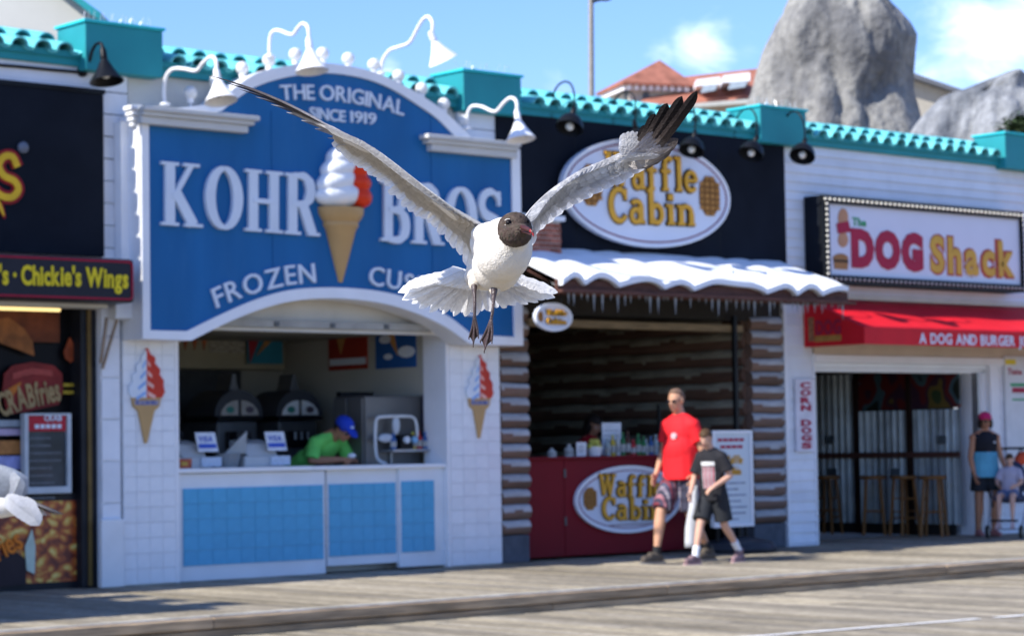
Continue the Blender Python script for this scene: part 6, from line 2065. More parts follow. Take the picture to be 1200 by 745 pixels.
def hair_shell(root, c, s, Rm, m, cut=.02, back=.0, thick=1.06, name='hair', low=-.02, length=0):
    """hair cap following the skull: kept above/behind a hairline"""
    c = Vector(c); v = []; f = []; seg, rings = 28, 18
    mbx = MB()
    mbx.ball((-.008*s, 0, .028*s), (.097*s*thick, .078*s*thick, .094*s*thick), seg, rings)
    keep = []
    for q in mbx.f:
        cc = sum((Vector(mbx.v[i]) for i in q), Vector())/len(q)/s
        hl = (cut if cc.x > .02 else low+ (cut-low)*max(0, (cc.x+.03)/.05) if cc.x > -.03 else low)
        if cc.z > hl+.0*math.sin(cc.y*90): keep.append(q)
    w = MB(); w.add([c+Rm @ (Vector(p)*(1+.03*noise.noise(Vector(p)*60))) for p in mbx.v], keep)
    o = w.build(name, m, root, smooth=2)
    md = o.modifiers.new('t', 'SOLIDIFY'); md.thickness = .012*s; md.offset = 0
    if length:
        t = MB(); P_ = lambda x, y, z: c+Rm @ Vector((x*s, y*s, z*s))
        for a in range(-5, 6):
            aa = a/5*R(105); r0 = .088
            pts = [P_(-math.cos(aa)*r0, math.sin(aa)*r0*.92, .02), P_(-math.cos(aa)*r0*1.05, math.sin(aa)*r0, -.05), P_(-math.cos(aa)*r0*.9, math.sin(aa)*r0*.95, -.05-length)]
            t.tube(spl(pts, 3), [.026*s]*4+[.018*s]*3, 6)
        fused('hair', t, .009, [m], root, 2)
    return o


def rotm(yaw=0, pitch=0, roll=0):
    return Matrix.Rotation(R(yaw), 3, 'Z') @ Matrix.Rotation(R(pitch), 3, 'Y') @ Matrix.Rotation(R(roll), 3, 'X')


def body(root, J, s, headR, skin, vox=.0085, hands=True, curl=(.5, .5), fat=1.0, bare_feet=False, palm=((0, -1, 0), (0, 1, 0)), calf=1.0):
    """J: joints in local metres. One continuous skin surface from head to foot."""
    m = MB()
    head_parts(m, J['head'], s, headR)
    H_ = Vector(J['head'])
    cap(m, J['neck'], H_+headR @ Vector((-.02*s, 0, -.06*s)), .060*s, .055*s)
    ch, hp = Vector(J['neck']), Vector(J['pelvis'])
    sL, sR = Vector(J['shL']), Vector(J['shR'])
    cap(m, sL, sR, .062*s, .062*s, .9)
    for q_ in (sL, sR): cap(m, Vector(J['neck'])+Vector((0, 0, .035*s)), q_, .052*s, .056*s)
    mid = ch.lerp(hp, .30)
    lat = (sL-sR).normalized(); axis = (ch-hp).normalized(); fw = lat.cross(axis).normalized()
    M = Matrix((fw, lat, axis)).transposed()
    m.ball(ch.lerp(hp, .30)+fw*.01*s, (.115*s, .168*s, .20*s), 18, 12, 0, M)
    m.ball(ch.lerp(hp, .62)+fw*.02*s*fat, (.112*s*fat, .145*s*(1+(fat-1)*.6), .17*s), 18, 12, 0, M)
    m.ball(hp, (.118*s, .165*s, .13*s), 18, 12, 0, M)
    for k, side in (('L', 1), ('R', -1)):
        sh, eb, wr = J['sh'+k], J['el'+k], J['wr'+k]
        cap(m, sh, eb, .050*s, .039*s); cap(m, eb, Vector(eb).lerp(Vector(wr), .35), .039*s, .041*s); cap(m, Vector(eb).lerp(Vector(wr), .3), wr, .041*s, .026*s)
        if hands:
            dd = J.get('hd'+k) or (Vector(wr)-Vector(eb)).normalized()
            i = 0 if k == 'L' else 1
            hand(m, wr, dd, J.get('pn'+k, palm[i]), -side if k == 'L' else side*-1, s, curl[i])
        hi, kn, an = J['hi'+k], J['kn'+k], J['an'+k]
        if hi is None: continue
        cap(m, hi, kn, .088*s, .056*s); cap(m, kn, Vector(kn).lerp(Vector(an), .3), .056*s, .060*s*calf); cap(m, Vector(kn).lerp(Vector(an), .28), Vector(an).lerp(Vector(kn), .18), .060*s*calf, .036*s); cap(m, Vector(an).lerp(Vector(kn), .2), an, .036*s, .037*s)
        to = Vector(J['to'+k]); an = Vector(an)
        fd = (to-an); fd.z = 0; fd = fd.normalized()
        cap(m, an+Vector((0, 0, -.03*s))-fd*.02*s, to, .036*s, .026*s, 1.15)
    return fused('body', m, vox, [skin], root, 3)


def cloth(root, name, shapes, m, vox=.011, sm_=3, colfn=None):
    mb = MB()
    for sh in shapes:
        if sh[0] == 'c': cap(mb, *sh[1:5], **(sh[5] if len(sh) > 5 else {}))
        else: mb.ball(*sh[1:3], 18, 12, 0, sh[3] if len(sh) > 3 else None)
    return fused(name, mb, vox, m if isinstance(m, list) else [m], root, sm_)


def torso_shapes(J, s, fat=1.0, infl=.014, low=.85, hem=.0, sleeves=.55, sl_r=.062):
    ch, hp = Vector(J['neck']), Vector(J['pelvis']); sL, sR = Vector(J['shL']), Vector(J['shR'])
    lat = (sL-sR).normalized(); axis = (ch-hp).normalized(); fw = lat.cross(axis).normalized(); M = Matrix((fw, lat, axis)).transposed()
    i = infl
    S = [('c', sL, sR, .066*s+i*.5, .066*s+i*.5, dict(sy=.95)), ('c', Vector(J['neck'])+Vector((0, 0, .015*s)), sL, .055*s+i*.5, .058*s+i*.5, {}), ('c', Vector(J['neck'])+Vector((0, 0, .015*s)), sR, .055*s+i*.5, .058*s+i*.5, {}),
         ('b', ch.lerp(hp, .30)+fw*.01*s, (.117*s+i, .170*s+i, .195*s+i), M),
         ('b', ch.lerp(hp, .62)+fw*.022*s*fat, ((.115*s+i)*fat, (.152*s+i)*(1+(fat-1)*.7), .18*s+i), M)]
    # hanging hem: a flat-ended elliptical tube
    a = ch.lerp(hp, .55)+fw*.012; b = hp+axis*(-.02*s-hem)+fw*.008
    S.append(('c', a, b, (.158*s+i)*(1+(fat-1)*.7), (.172*s+i)*(1+(fat-1)*.5), dict(sy=.74*fat**.5, up=lat, flat1=True, flat0=True)))
    for k in 'LR':
        sh, eb = Vector(J['sh'+k]), Vector(J['el'+k])
        if sleeves:
            S.append(('c', sh, sh.lerp(eb, sleeves), .060*s+i*.5, sl_r*s+i*.3, dict(flat1=True)))
    return S


def shorts_shapes(J, s, frac=1.0, r0=.105, r1=.095, infl=.01, fwd=0):
    hp = Vector(J['pelvis'])
    S = [('b', hp, (.128*s+infl, .176*s+infl, .12*s+infl), None)]
    for k in 'LR':
        hi, kn = Vector(J['hi'+k]), Vector(J['kn'+k])
        S.append(('c', hi, hi.lerp(kn, frac), r0*s, r1*s, dict(flat1=True)))
    return S


def shoe(root, an, to, s, m, sole_m, name='shoe'):
    an, to = Vector(an), Vector(to); fd = to-an; fd.z = 0; fd = fd.normalized()
    mb = MB(); z0 = to.z
    heel = Vector((an.x, an.y, z0))-fd*.045*s
    cap(mb, heel+Vector((0, 0, .012*s)), Vector((to.x, to.y, z0+.004*s))+fd*.02*s, .044*s, .036*s, 1.1)
    cap(mb, an-fd*.012*s+Vector((0, 0, -.01*s)), an.lerp(to, .55)+Vector((0, 0, .02*s)), .047*s, .036*s)
    o = fused(name, mb, .009, [m], root, 2)
    side = Vector((-fd.y, fd.x, 0))
    pts = []
    for t in range(20):
        a = 2*math.pi*t/20
        L = ((to-heel).length/2+.075*s)
        c0 = (heel+to)/2
        pts.append(c0+fd*math.cos(a)*L+side*math.sin(a)*.048*s)
    so = MB(); n = len(pts)
    so.add([Vector((p.x, p.y, z0-.040*s)) for p in pts]+[Vector((p.x, p.y, z0-.018*s)) for p in pts], [tuple(range(n)), tuple(range(2*n-1, n-1, -1))]+[(i, (i+1) % n, (i+1) % n+n, i+n) for i in range(n)])
    so.build('sole', sole_m, o)
    return o


def stripes_mat(name, cols, scale, axis=0, cross=None):
    """woven stripes / checks from object coordinates"""
    m = bpy.data.materials.new(name); m.use_nodes = True
    n, l = m.node_tree.nodes, m.node_tree.links; b = n['Principled BSDF']; b.inputs['Roughness'].default_value = .8
    t = n.new('ShaderNodeTexCoord'); s = n.new('ShaderNodeSeparateXYZ'); l.new(t.outputs['Object'], s.inputs[0])
    def st(ax, sc):
        mu = n.new('ShaderNodeMath'); mu.operation = 'MULTIPLY'; mu.inputs[1].default_value = sc; l.new(s.outputs[ax], mu.inputs[0])
        fr = n.new('ShaderNodeMath'); fr.operation = 'FRACT'; l.new(mu.outputs[0], fr.inputs[0]); return fr.outputs[0]
    r = n.new('ShaderNodeValToRGB'); r.color_ramp.interpolation = 'CONSTANT'
    E = r.color_ramp.elements; E[0].color = (*cols[0], 1); E[1].position = 1/len(cols); E[1].color = (*cols[1], 1)
    for i, c in enumerate(cols[2:]):
        e = E.new((i+2)/len(cols)); e.color = (*c, 1)
    l.new(st(axis, scale), r.inputs[0]); out = r.outputs[0]
    if cross:
        r2 = n.new('ShaderNodeValToRGB'); r2.color_ramp.interpolation = 'CONSTANT'
        r2.color_ramp.elements[0].color = (1, 1, 1, 1); r2.color_ramp.elements[1].position = .6; r2.color_ramp.elements[1].color = (*cross[1], 1)
        l.new(st(2, cross[0]), r2.inputs[0]); mm = n.new('ShaderNodeMixRGB'); mm.blend_type = 'MULTIPLY'; mm.inputs[0].default_value = 1
        l.new(out, mm.inputs[1]); l.new(r2.outputs[0], mm.inputs[2]); out = mm.outputs[0]
    l.new(out, b.inputs['Base Color']); return m


def V(x, y, z): return Vector((x, y, z))

# ---- man in the red shirt, walking to the left of the photograph (local forward = +x)
man = empty('person', 'bald man in sunglasses, bright red t-shirt and plaid shorts walking left with a white bag', 'person', None)
s = 1.0
J = dict(head=V(.06, 0, 1.675), neck=V(.0, 0, 1.50), pelvis=V(-.02, 0, .96),
         shL=V(.0, .172, 1.42), shR=V(.0, -.172, 1.42), elL=V(-.07, .245, 1.14), elR=V(.0, -.24, 1.14),
         wrL=V(.05, .235, .91), wrR=V(.12, -.24, .92),
         hiL=V(-.03, .095, .93), hiR=V(-.02, -.095, .93), knL=V(-.02, .10, .50), knR=V(.22, -.10, .53),
         anL=V(-.30, .10, .13), anR=V(.30, -.10, .085), toL=V(-.17, .10, .045), toR=V(.46, -.11, .042))
hR = rotm(8, 8)
body(man, J, s, hR, SKIN, fat=1.1, curl=(.7, .4), palm=((0, -1, 0), (0, 1, 0)))
face_kids(man, J['head'], s, hR, glasses=True)
hair_shell(man, J['head'], s, hR, mat('stubble_hair', (.16, .10, .07), .7, .2, 80), cut=.085, low=.0, thick=1.008)
MRED = mat('red_tshirt', (.72, .018, .025), .75, .08, 8, .25, 14)
tshirt = cloth(man, 't_shirt', torso_shapes(J, s, 1.26, .02, hem=.08, sleeves=.62, sl_r=.070), MRED)
fwv = V(1, 0, 0)
bd = MB().lathe([(0, 0), (.052, 0)], (0, 0, 0), (1, 0, 0), 20); 
lg = MB().lathe([(0.0, .004), (.014, .004), (.014, .0), (.034, 0), (.034, -.03), (0, -.03)], J['neck']+V(.162, .045, -.19), (1, .12, .1), 20)
lg.build('chest_badge', mat('badge_white', (.55, .36, .38), .6, .3, 60), tshirt, smooth=True)
sh_m = stripes_mat('plaid_cloth', [(.17, .02, .035), (.045, .05, .09), (.26, .23, .26), (.025, .025, .05), (.28, .11, .13), (.04, .035, .07)], 7, 0, (9, (.55, .5, .6)))
cloth(man, 'shorts', shorts_shapes(J, s, .95, .112, .112), sh_m)
sock_m = mat('black_sock', (.02, .02, .022), .8)
shoe_m = mat('brown_grey_shoe', (.09, .075, .06), .7, .2, 20); sole_m = mat('grey_sole', (.2, .19, .18), .7)
for k in 'LR':
    cloth(man, 'sock', [('c', J['an'+k]+V(0, 0, -.02), J['an'+k].lerp(J['kn'+k], .20), .044, .045, dict(flat1=True))], sock_m, .009, 1)
    shoe(man, J['an'+k], J['to'+k], 1.05, shoe_m, sole_m)
w_ = J['wrL'].lerp(J['elL'], .12)
MB().lathe([(.031, -.012), (.034, 0), (.031, .012)], w_, (J['wrL']-J['elL']), 14).build('watch', mat('green_grey_watch', (.10, .18, .15), .4), man, smooth=True)
pm_ = at(792, 658.8, 2, 0)
man.location = (pm_.x+.08, pm_.y-.02, 0); man.rotation_euler = (0, 0, R(184))
man.scale = (.965, .965, .965)
# carrier bag in his hand
bag = empty('carrier_bag', 'white plastic carrier bag hanging from the hand of the man in red', 'bag')
mb = MB(); v = []; f = []; nr_, na = 12, 20
for i in range(nr_+1):
    t = i/nr_
    w2 = .018+.058*min(1, t*1.6)**.7-.02*max(0, t-.85)*4; dpt = .012+.045*math.sin(min(1, t*1.2)*math.pi*.6)
    for k in range(na):
        a = 2*math.pi*k/na
        q = 1+.16*noise.noise(Vector((math.cos(a)*2, math.sin(a)*2, t*5)))
        v.append((math.cos(a)*w2*q+.05*t, math.sin(a)*dpt*q, -.62*t))
for i in range(nr_):
    for k in range(na): f.append((i*na+k, i*na+(k+1) % na, (i+1)*na+(k+1) % na, (i+1)*na+k))
f.append(tuple(range(na))); f.append(tuple(range(nr_*na+na-1, nr_*na-1, -1)))
BAGM = mat('white_plastic', (.58, .60, .63), .4, .08, 14, .4, 25, transl=.2)
mb.add(v, f).build('bag_body', BAGM, bag, smooth=2)
MB().tube(spl([(-.03, 0, 0), (-.02, 0, .04), (0, 0, .055), (.02, 0, .04), (.03, 0, 0)]), .006, 6).build('handle', BAGM, bag, smooth=True)
hp_ = Matrix.Rotation(R(188), 3, 'Z') @ (V(.065, .235, .80)*.965)+man.location
bag.location = hp_; bag.rotation_euler = (0, R(-4), R(180)); bag.scale = (1, 1, 1.0)

# ---- boy
boy = empty('person', 'boy in black printed t-shirt and black shorts looking down, walking beside the man', 'person')
s = .80
J = dict(head=V(.11, 0, 1.335), neck=V(.02, 0, 1.19), pelvis=V(-.02, 0, .76),
         shL=V(.015, .135, 1.135), shR=V(.02, -.135, 1.14), elL=V(-.03, .205, .93), elR=V(.06, -.20, .90),
         wrL=V(.16, .12, .82), wrR=V(.24, -.12, .76), hdL=V(.6, -.5, -.5), hdR=V(.4, .1, -.9),
         hiL=V(-.02, .075, .73), hiR=V(-.02, -.075, .73), knL=V(-.09, .08, .41), knR=V(.14, -.075, .42),
         anL=V(-.36, .085, .13), anR=V(.25, -.075, .07), toL=V(-.26, .09, .035), toR=V(.37, -.085, .034))
hR = rotm(10, 28)
body(boy, J, s, hR, SKIN3, fat=.92, curl=(.8, .5), vox=.0075, palm=((0, -.3, -1), (0, .5, .3)), calf=.9)
face_kids(boy, J['head'], s, hR)
hair_shell(boy, J['head'], s, hR, HAIRB, cut=.055, low=-.03, thick=1.04)
BT = mat('black_tshirt', (.018, .018, .022), .85, .2, 10, .3, 16)
bts = cloth(boy, 't_shirt', torso_shapes(J, s, .98, .022, hem=.07, sleeves=.75, sl_r=.085), BT)
# printed block: white bar over red and grey stripes, lying on the chest
def chest_print(root, J, fw_, z0, z1, w, x0, mats_):
    pass
pr_m = stripes_mat('flag_stripes', [(.32, .06, .08), (.30, .32, .34), (.34, .07, .09), (.26, .28, .30)], 14, 1)
def patch(y0, y1, z0, z1, m, nm, root, xf, off=0):
    v = []; f = []; ny, nz = 8, 8
    for i in range(ny+1):
        for j in range(nz+1):
            y = y0+(y1-y0)*i/ny; z = z0+(z1-z0)*j/nz
            v.append((xf(y, z)+off, y, z))
    for i in range(ny):
        for j in range(nz):
            a = i*(nz+1)+j; f.append((a, a+1, a+nz+2, a+nz+1))
    o = MB().add(v, f).build(nm, m, root)
    sw = o.modifiers.new('w', 'SHRINKWRAP'); sw.target = bts; sw.wrap_method = 'PROJECT'; sw.use_project_x = True; sw.use_project_y = False; sw.use_project_z = False; sw.use_negative_direction = True; sw.use_positive_direction = False; sw.offset = .004
    return o
patch(-.055, .10, 1.045, 1.085, mat('print_white', (.6, .6, .6), .7), 'print_bar', boy, lambda y, z: .4)
patch(-.05, .095, .80, 1.035, pr_m, 'print_stripes', boy, lambda y, z: .4)
cloth(boy, 'shorts', shorts_shapes(J, s, .86, .112, .125), mat('black_shorts', (.02, .022, .026), .8, .2, 8, .2, 16), vox=.009)
ws_ = mat('white_sock', (.66, .68, .72), .8)
shoe2 = mat('grey_pink_shoe', (.20, .13, .14), .7, .4, 14); sole2 = mat('pink_sole', (.45, .30, .30), .7)
for k in 'LR':
    cloth(boy, 'sock', [('c', J['an'+k]+V(0, 0, -.02), J['an'+k].lerp(J['kn'+k], .36), .036, .044, dict(flat1=True))], ws_, .008, 1)
    shoe(boy, J['an'+k], J['to'+k], .92, shoe2, sole2)
pb_ = at(837, 660, 2, 0)
boy.location = (pb_.x, pb_.y, 0); boy.rotation_euler = (0, 0, R(190)); boy.scale = (.925,)*3

# ---- woman in the pink cap
wom = empty('person', 'woman in pink cap, black and blue sleeveless top and black shorts standing beside the stroller', 'person')
s = .95
J = dict(head=V(.03, 0, 1.555), neck=V(.0, 0, 1.39), pelvis=V(-.01, 0, .90),
         shL=V(.0, .165, 1.335), shR=V(.0, -.165, 1.335), elL=V(-.02, .235, 1.08), elR=V(.0, -.215, 1.06),
         wrL=V(.12, .25, .90), wrR=V(.10, -.21, .84),
         hiL=V(-.01, .09, .86), hiR=V(-.01, -.09, .86), knL=V(.05, .095, .47), knR=V(-.02, -.09, .47),
         anL=V(.0, .10, .08), anR=V(-.08, -.09, .08), toL=V(.13, .115, .035), toR=V(.05, -.10, .035))
hR = rotm(-4, 6)
body(wom, J, s, hR, SKIN2, fat=1.05, vox=.009)
face_kids(wom, J['head'], s, hR, glasses=True)
hair_shell(wom, J['head'], s, hR, HAIRD, cut=.06, low=-.05, thick=1.08, length=.05)
PINK = mat('pink_cap_cloth', (.62, .03, .14), .7, .1, 10)
cloth(wom, 'cap', [('b', J['head']+V(-.005, 0, .055), (.105, .086, .072), None), ('b', J['head']+V(.10, 0, .040), (.07, .062, .010), rotm(0, 12))], PINK, .008, 2)
BT2 = mat('black_top', (.014, .014, .02), .8, .2); SKB = mat('light_blue_cloth', (.10, .33, .45), .8, .12, 6, .2, 12)
sh_ = torso_shapes(J, s, 1.08, .012, hem=-.16, sleeves=0)
sh_ = [('c', J['shL']+V(0, -.035, .0), J['shR']+V(0, .035, 0), .068, .068), sh_[3], ('c', J['neck'].lerp(J['pelvis'], .35), J['neck'].lerp(J['pelvis'], .52), .165, .165, dict(sy=.76, up=V(0, 1, 0), flat0=True, flat1=True))]
cloth(wom, 'tank_top', sh_, BT2)
cloth(wom, 'blue_panel', [('c', J['neck'].lerp(J['pelvis'], .50), J['pelvis']+V(0, 0, -.10), .170, .205, dict(sy=.78, up=V(0, 1, 0), flat0=True, flat1=True))], SKB)
cloth(wom, 'shorts', shorts_shapes(J, s, .62, .115, .13), mat('black_shorts', (.02, .02, .02)), vox=.011)
for k in 'LR':
    shoe(wom, J['an'+k], J['to'+k], .85, mat('pink_sandal', (.38, .16, .15), .6), sole_m, 'sandal')
MB().ball((.155, .07, 1.27), (.008, .02, .015), 8, 5).build('logo', mat('print_white', (.6, .6, .6)), wom, smooth=2)
pw_ = at(1157, 629, 2, 0)
wom.location = (pw_.x, pw_.y, 0); wom.rotation_euler = (0, 0, R(243)); wom.scale = (.9,)*3
print('woman', pw_)

# ---- stroller with a child
st_ = empty('stroller', 'black folding stroller at the right edge with grey seat and small wheels', 'stroller')
FR = MB
blk = BLKM
def wheel(x, y, nm='wheel'):
    o = MB().lathe([(.045, -.018), (.075, -.018), (.082, 0), (.075, .018), (.045, .018)], (x, y, .082), (0, 1, 0), 20).build(nm, blk, st_, smooth=True)
    MB().lathe([(0, -.014), (.05, -.014), (.05, .014), (0, .014)], (x, y, .082), (0, 1, 0), 16).build('hub', STEEL, o, smooth=True)
for x, y in [(.32, .2), (.32, -.2), (-.30, .24), (-.30, -.24)]: wheel(x, y)
for y in (.22, -.22):
    MB().tube([(.32, y*.9, .09), (-.05, y, .55), (-.42, y, 1.02)], .012, 8).build('side_tube', STEEL, st_, smooth=True)
    MB().tube([(-.30, y*1.08, .09), (-.02, y, .45), (.22, y, .62)], .012, 8).build('side_tube', blk, st_, smooth=True)
MB().tube(spl([(-.42, .22, 1.02), (-.47, .2, 1.06), (-.47, -.2, 1.06), (-.42, -.22, 1.02)]), .016, 8).build('handle_bar', blk, st_, smooth=True)
MB().tube([(-.30, -.25, .09), (-.30, .25, .09)], .009, 6).build('axle', STEEL, st_)
cloth(st_, 'seat', [('c', V(-.12, -.13, .46), V(-.12, .13, .46), .05, .05, {}), ('c', V(.10, -.13, .47), V(.10, .13, .47), .045, .045, {}), ('b', V(0, 0, .455), (.15, .18, .045), None), ('b', V(-.20, 0, .68), (.06, .18, .25), rotm(0, -22))], mat('navy_canvas', (.05, .06, .10), .8, .15), .014)
MB().box(.28, .36, -.16, .16, .20, .225).build('foot_rest', blk, st_, bevel=.008)
p_ = at(1181, 630, 2, 0)
st_.location = (p_.x+.12, p_.y+.05, 0); st_.rotation_euler = (0, 0, R(205))
kid = empty('person', 'small child with bare legs sitting in the stroller at the right edge', 'person')
s = .58
J = dict(head=V(-.06, 0, .93), neck=V(-.09, 0, .82), pelvis=V(-.04, 0, .53),
         shL=V(-.08, .10, .79), shR=V(-.08, -.10, .79), elL=V(.0, .15, .66), elR=V(.0, -.15, .66), wrL=V(.12, .10, .62), wrR=V(.12, -.10, .62),
         hiL=V(-.02, .055, .52), hiR=V(-.02, -.055, .52), knL=V(.26, .09, .50), knR=V(.26, -.07, .50), anL=V(.33, .10, .20), anR=V(.34, -.06, .19), toL=V(.42, .11, .145), toR=V(.43, -.07, .14))
hR = rotm(0, 12)
body(kid, J, s, hR, SKIN3, vox=.007)
face_kids(kid, J['head'], s, hR)
hair_shell(kid, J['head'], s, hR, HAIRB, cut=.05, low=-.04, thick=1.05)
cloth(kid, 't_shirt', torso_shapes(J, s, 1.0, .012, hem=-.02, sleeves=.8, sl_r=.07), mat('pale_grey_shirt', (.42, .38, .44), .8, .1), .009)
cloth(kid, 'shorts', [('b', J['pelvis'], (.09, .11, .075), None), ('c', J['hiL'], J['hiL'].lerp(J['knL'], .6), .062, .062, dict(flat1=True)), ('c', J['hiR'], J['hiR'].lerp(J['knR'], .6), .062, .062, dict(flat1=True))], mat('denim_shorts', (.10, .14, .25), .8, .1), .009)
for k in 'LR': shoe(kid, J['an'+k], J['to'+k], .55, mat('pale_pink_shoe', (.55, .38, .36), .6), sole2)
kid.location = st_.location+V(0, 0, -.0); kid.rotation_euler = (0, 0, R(205))
kid.location.z = .0
ob = empty('orange_bag', 'small orange and red bag hanging on the stroller handle at the right edge', 'bag')
q = at(1197, 537, 1, p_.y+.25)
m_ = MB(); m_.ball((0, 0, 0), (.12, .07, .08), 14, 9, 0, rotm(0, -25)); m_.ball((.06, 0, .03), (.07, .06, .05), 12, 8)
fused('bag_body', m_, .012, [mat('orange_red_cloth', (.62, .08, .03), .7, .2, 8)], ob, 2)
MB().tube(spl([(-.08, 0, .03), (-.02, 0, .11), (.06, 0, .07)]), .008, 6).build('strap', BLKM, ob, smooth=True)
ob.location = q

# ---- custard stand worker leaning on the counter
wk = empty('person', 'stand worker in blue cap, green t-shirt and blue apron leaning on the custard counter', 'person')
s = .98
zc0 = ZK
J = dict(head=V(.34, 0, zc0+.35), neck=V(.20, 0, zc0+.28), pelvis=V(-.36, 0, .92),
         shL=V(.13, .185, zc0+.22), shR=V(.13, -.185, zc0+.22), elL=V(.16, .27, zc0+.045), elR=V(.14, -.25, zc0+.045),
         wrL=V(.36, .10, zc0+.04), wrR=V(.37, -.03, zc0+.055), hdL=V(.35, -1, 0), hdR=V(.3, .9, 0),
         pnL=V(.2, 0, -1), pnR=V(.2, 0, -1),
         hiL=V(-.36, .095, .90), hiR=V(-.36, -.095, .90), knL=V(-.26, .10, .50), knR=V(-.36, -.10, .50), anL=V(-.36, .10, .09), anR=V(-.46, -.10, .09), toL=V(-.23, .10, .04), toR=V(-.33, -.10, .04))
hR = rotm(0, 36)
body(wk, J, s, hR, SKIN2, vox=.0085)
face_kids(wk, J['head'], s, hR, glasses=True)
hair_shell(wk, J['head'], s, hR, HAIRD, cut=.05, low=-.05, thick=1.05)
CAPB = mat('blue_cap_cloth', (.015, .05, .42), .7, .1)
Hh = J['head']
cloth(wk, 'cap', [('b', Hh+hR @ V(-.012, 0, .052), (.107, .090, .080), hR), ('b', Hh+hR @ V(.11, 0, .045), (.085, .066, .010), hR @ rotm(0, 14))], CAPB, .008, 2)
MB().ball(Hh+hR @ V(.088, 0, .083), (.006, .03, .014), 8, 5, 0, hR @ rotm(0, -40)).build('cap_badge', mat('cap_badge_pale', (.4, .5, .7), .6), wk, smooth=2)
GRN = mat('bright_green_tshirt', (.16, .62, .13), .8, .1, 8, .2, 14)
cloth(wk, 't_shirt', torso_shapes(J, s, 1.05, .014, hem=.0, sleeves=.9, sl_r=.075), GRN)
AP = mat('blue_apron', (.015, .05, .42), .8, .1, 8)
ch, hp = J['neck'], J['pelvis']; axis = (ch-hp).normalized(); lat = V(0, 1, 0); fw = lat.cross(axis).normalized()
Mx = Matrix((fw, lat, axis)).transposed()
cloth(wk, 'apron', [('b', ch.lerp(hp, .36)+fw*.048, (.105, .12, .15), Mx), ('b', ch.lerp(hp, .68)+fw*.032, (.125, .172, .20), Mx), ('c', ch+V(.02, .07, .0), ch.lerp(hp, .3)+fw*.12+V(0, .08, 0), .018, .018), ('c', ch+V(.02, -.07, 0), ch.lerp(hp, .3)+fw*.12+V(0, -.08, 0), .018, .018)], AP)
cloth(wk, 'trousers', shorts_shapes(J, s, 1.0, .11, .08), mat('dark_trousers', (.03, .03, .04), .8), vox=.013)
for k in 'LR': shoe(wk, J['an'+k], J['to'+k], 1.0, sock_m, sole_m)
ps = at(402, 540, 1, YC+.30)
wk.location = (ps.x+.03, YC+.74, 0); wk.rotation_euler = (0, 0, R(-80))
print('worker', wk.location)
cu = empty('paper_wrap', 'crumpled white paper in the hands of the leaning worker', 'paper')
m_ = MB(); m_.ball((0, 0, 0), (.045, .035, .025), 10, 8)
fused('crumpled_paper', m_, .008, [MATS['paper_white']], cu, 0, post=lambda c: c*(1+.25*noise.noise(c*60)))
cu.location = Matrix.Rotation(R(-80), 3, 'Z') @ V(.43, .02, 0)+wk.location+V(0, 0, zc0+.09)

# ---- waffle stand worker in the dark
w2 = empty('person', 'dark haired woman in red shirt behind the maroon counter in deep shade', 'person')
s = .95
J = dict(head=V(.05, 0, 1.40), neck=V(.0, 0, 1.25), pelvis=V(-.05, 0, .82), shL=V(.0, .165, 1.19), shR=V(.0, -.165, 1.19), elL=V(.05, .23, .97), elR=V(.05, -.22, .97),
         wrL=V(.22, .12, .95), wrR=V(.22, -.12, .95), hiL=V(-.05, .09, .8), hiR=V(-.05, -.09, .8), knL=V(.0, .09, .44), knR=V(0, -.09, .44), anL=V(-.05, .09, .08), anR=V(-.05, -.09, .08), toL=V(.07, .09, .035), toR=V(.07, -.09, .035))
hR = rotm(-10, 22)
body(w2, J, s, hR, SKIN2, vox=.0095)
face_kids(w2, J['head'], s, hR)
hair_shell(w2, J['head'], s, hR, HAIRD, cut=.04, low=-.06, thick=1.10, length=.06)
cloth(w2, 't_shirt', torso_shapes(J, s, 1.0, .014, hem=.02, sleeves=.6), mat('dark_red_shirt', (.38, .012, .02), .8))
cloth(w2, 'trousers', shorts_shapes(J, s, 1.0, .11, .08), MATS['dark_trousers'], vox=.013)
for k in 'LR': shoe(w2, J['an'+k], J['to'+k], .9, sock_m, sole_m)
q = at(690, 492, 1, .95)
w2.location = (q.x, .95, q.z-1.42 if q.z-1.42 > 0 else 0); w2.location.z = 0
w2.rotation_euler = (0, 0, R(-70))
print('w2 head z wanted', q.z)

# ================================================================== GULLS
def attr_mat(name, rough=.6, transl=0, bump=0, bs=200, spec=.3, stretch=(1, 1, 1), var=.1, vs=40):
    return mat(name, (1, 1, 1), rough, var, vs, bump, bs, spec=spec, attr='Col', transl=transl, stretch=stretch)


FEA = attr_mat('feather_vane', .55, .38, .35, 260, .3, var=.07, vs=90)
FEAD = attr_mat('feather_dark', .6, .04, .35, 260, .10, var=.12, vs=90)
PLUM = attr_mat('breast_plumage', .8, 0, .33, 300, .2, var=.045, vs=60)
LEGM = mat('gull_leg', (.055, .035, .035), .38, .35, 60, .3, 300, spec=.6)
BILL = mat('gull_bill', (.055, .017, .014), .38, .2, 60, spec=.35)
BILLT = mat('gull_bill_tip', (.27, .02, .025), .4, .1)
EYEB = mat('gull_eye', (.004, .003, .003), .3, spec=.12)


def mixc(a, b, t):
    t = max(0, min(1, t)); return tuple(a[i]*(1-t)+b[i]*t for i in range(3))


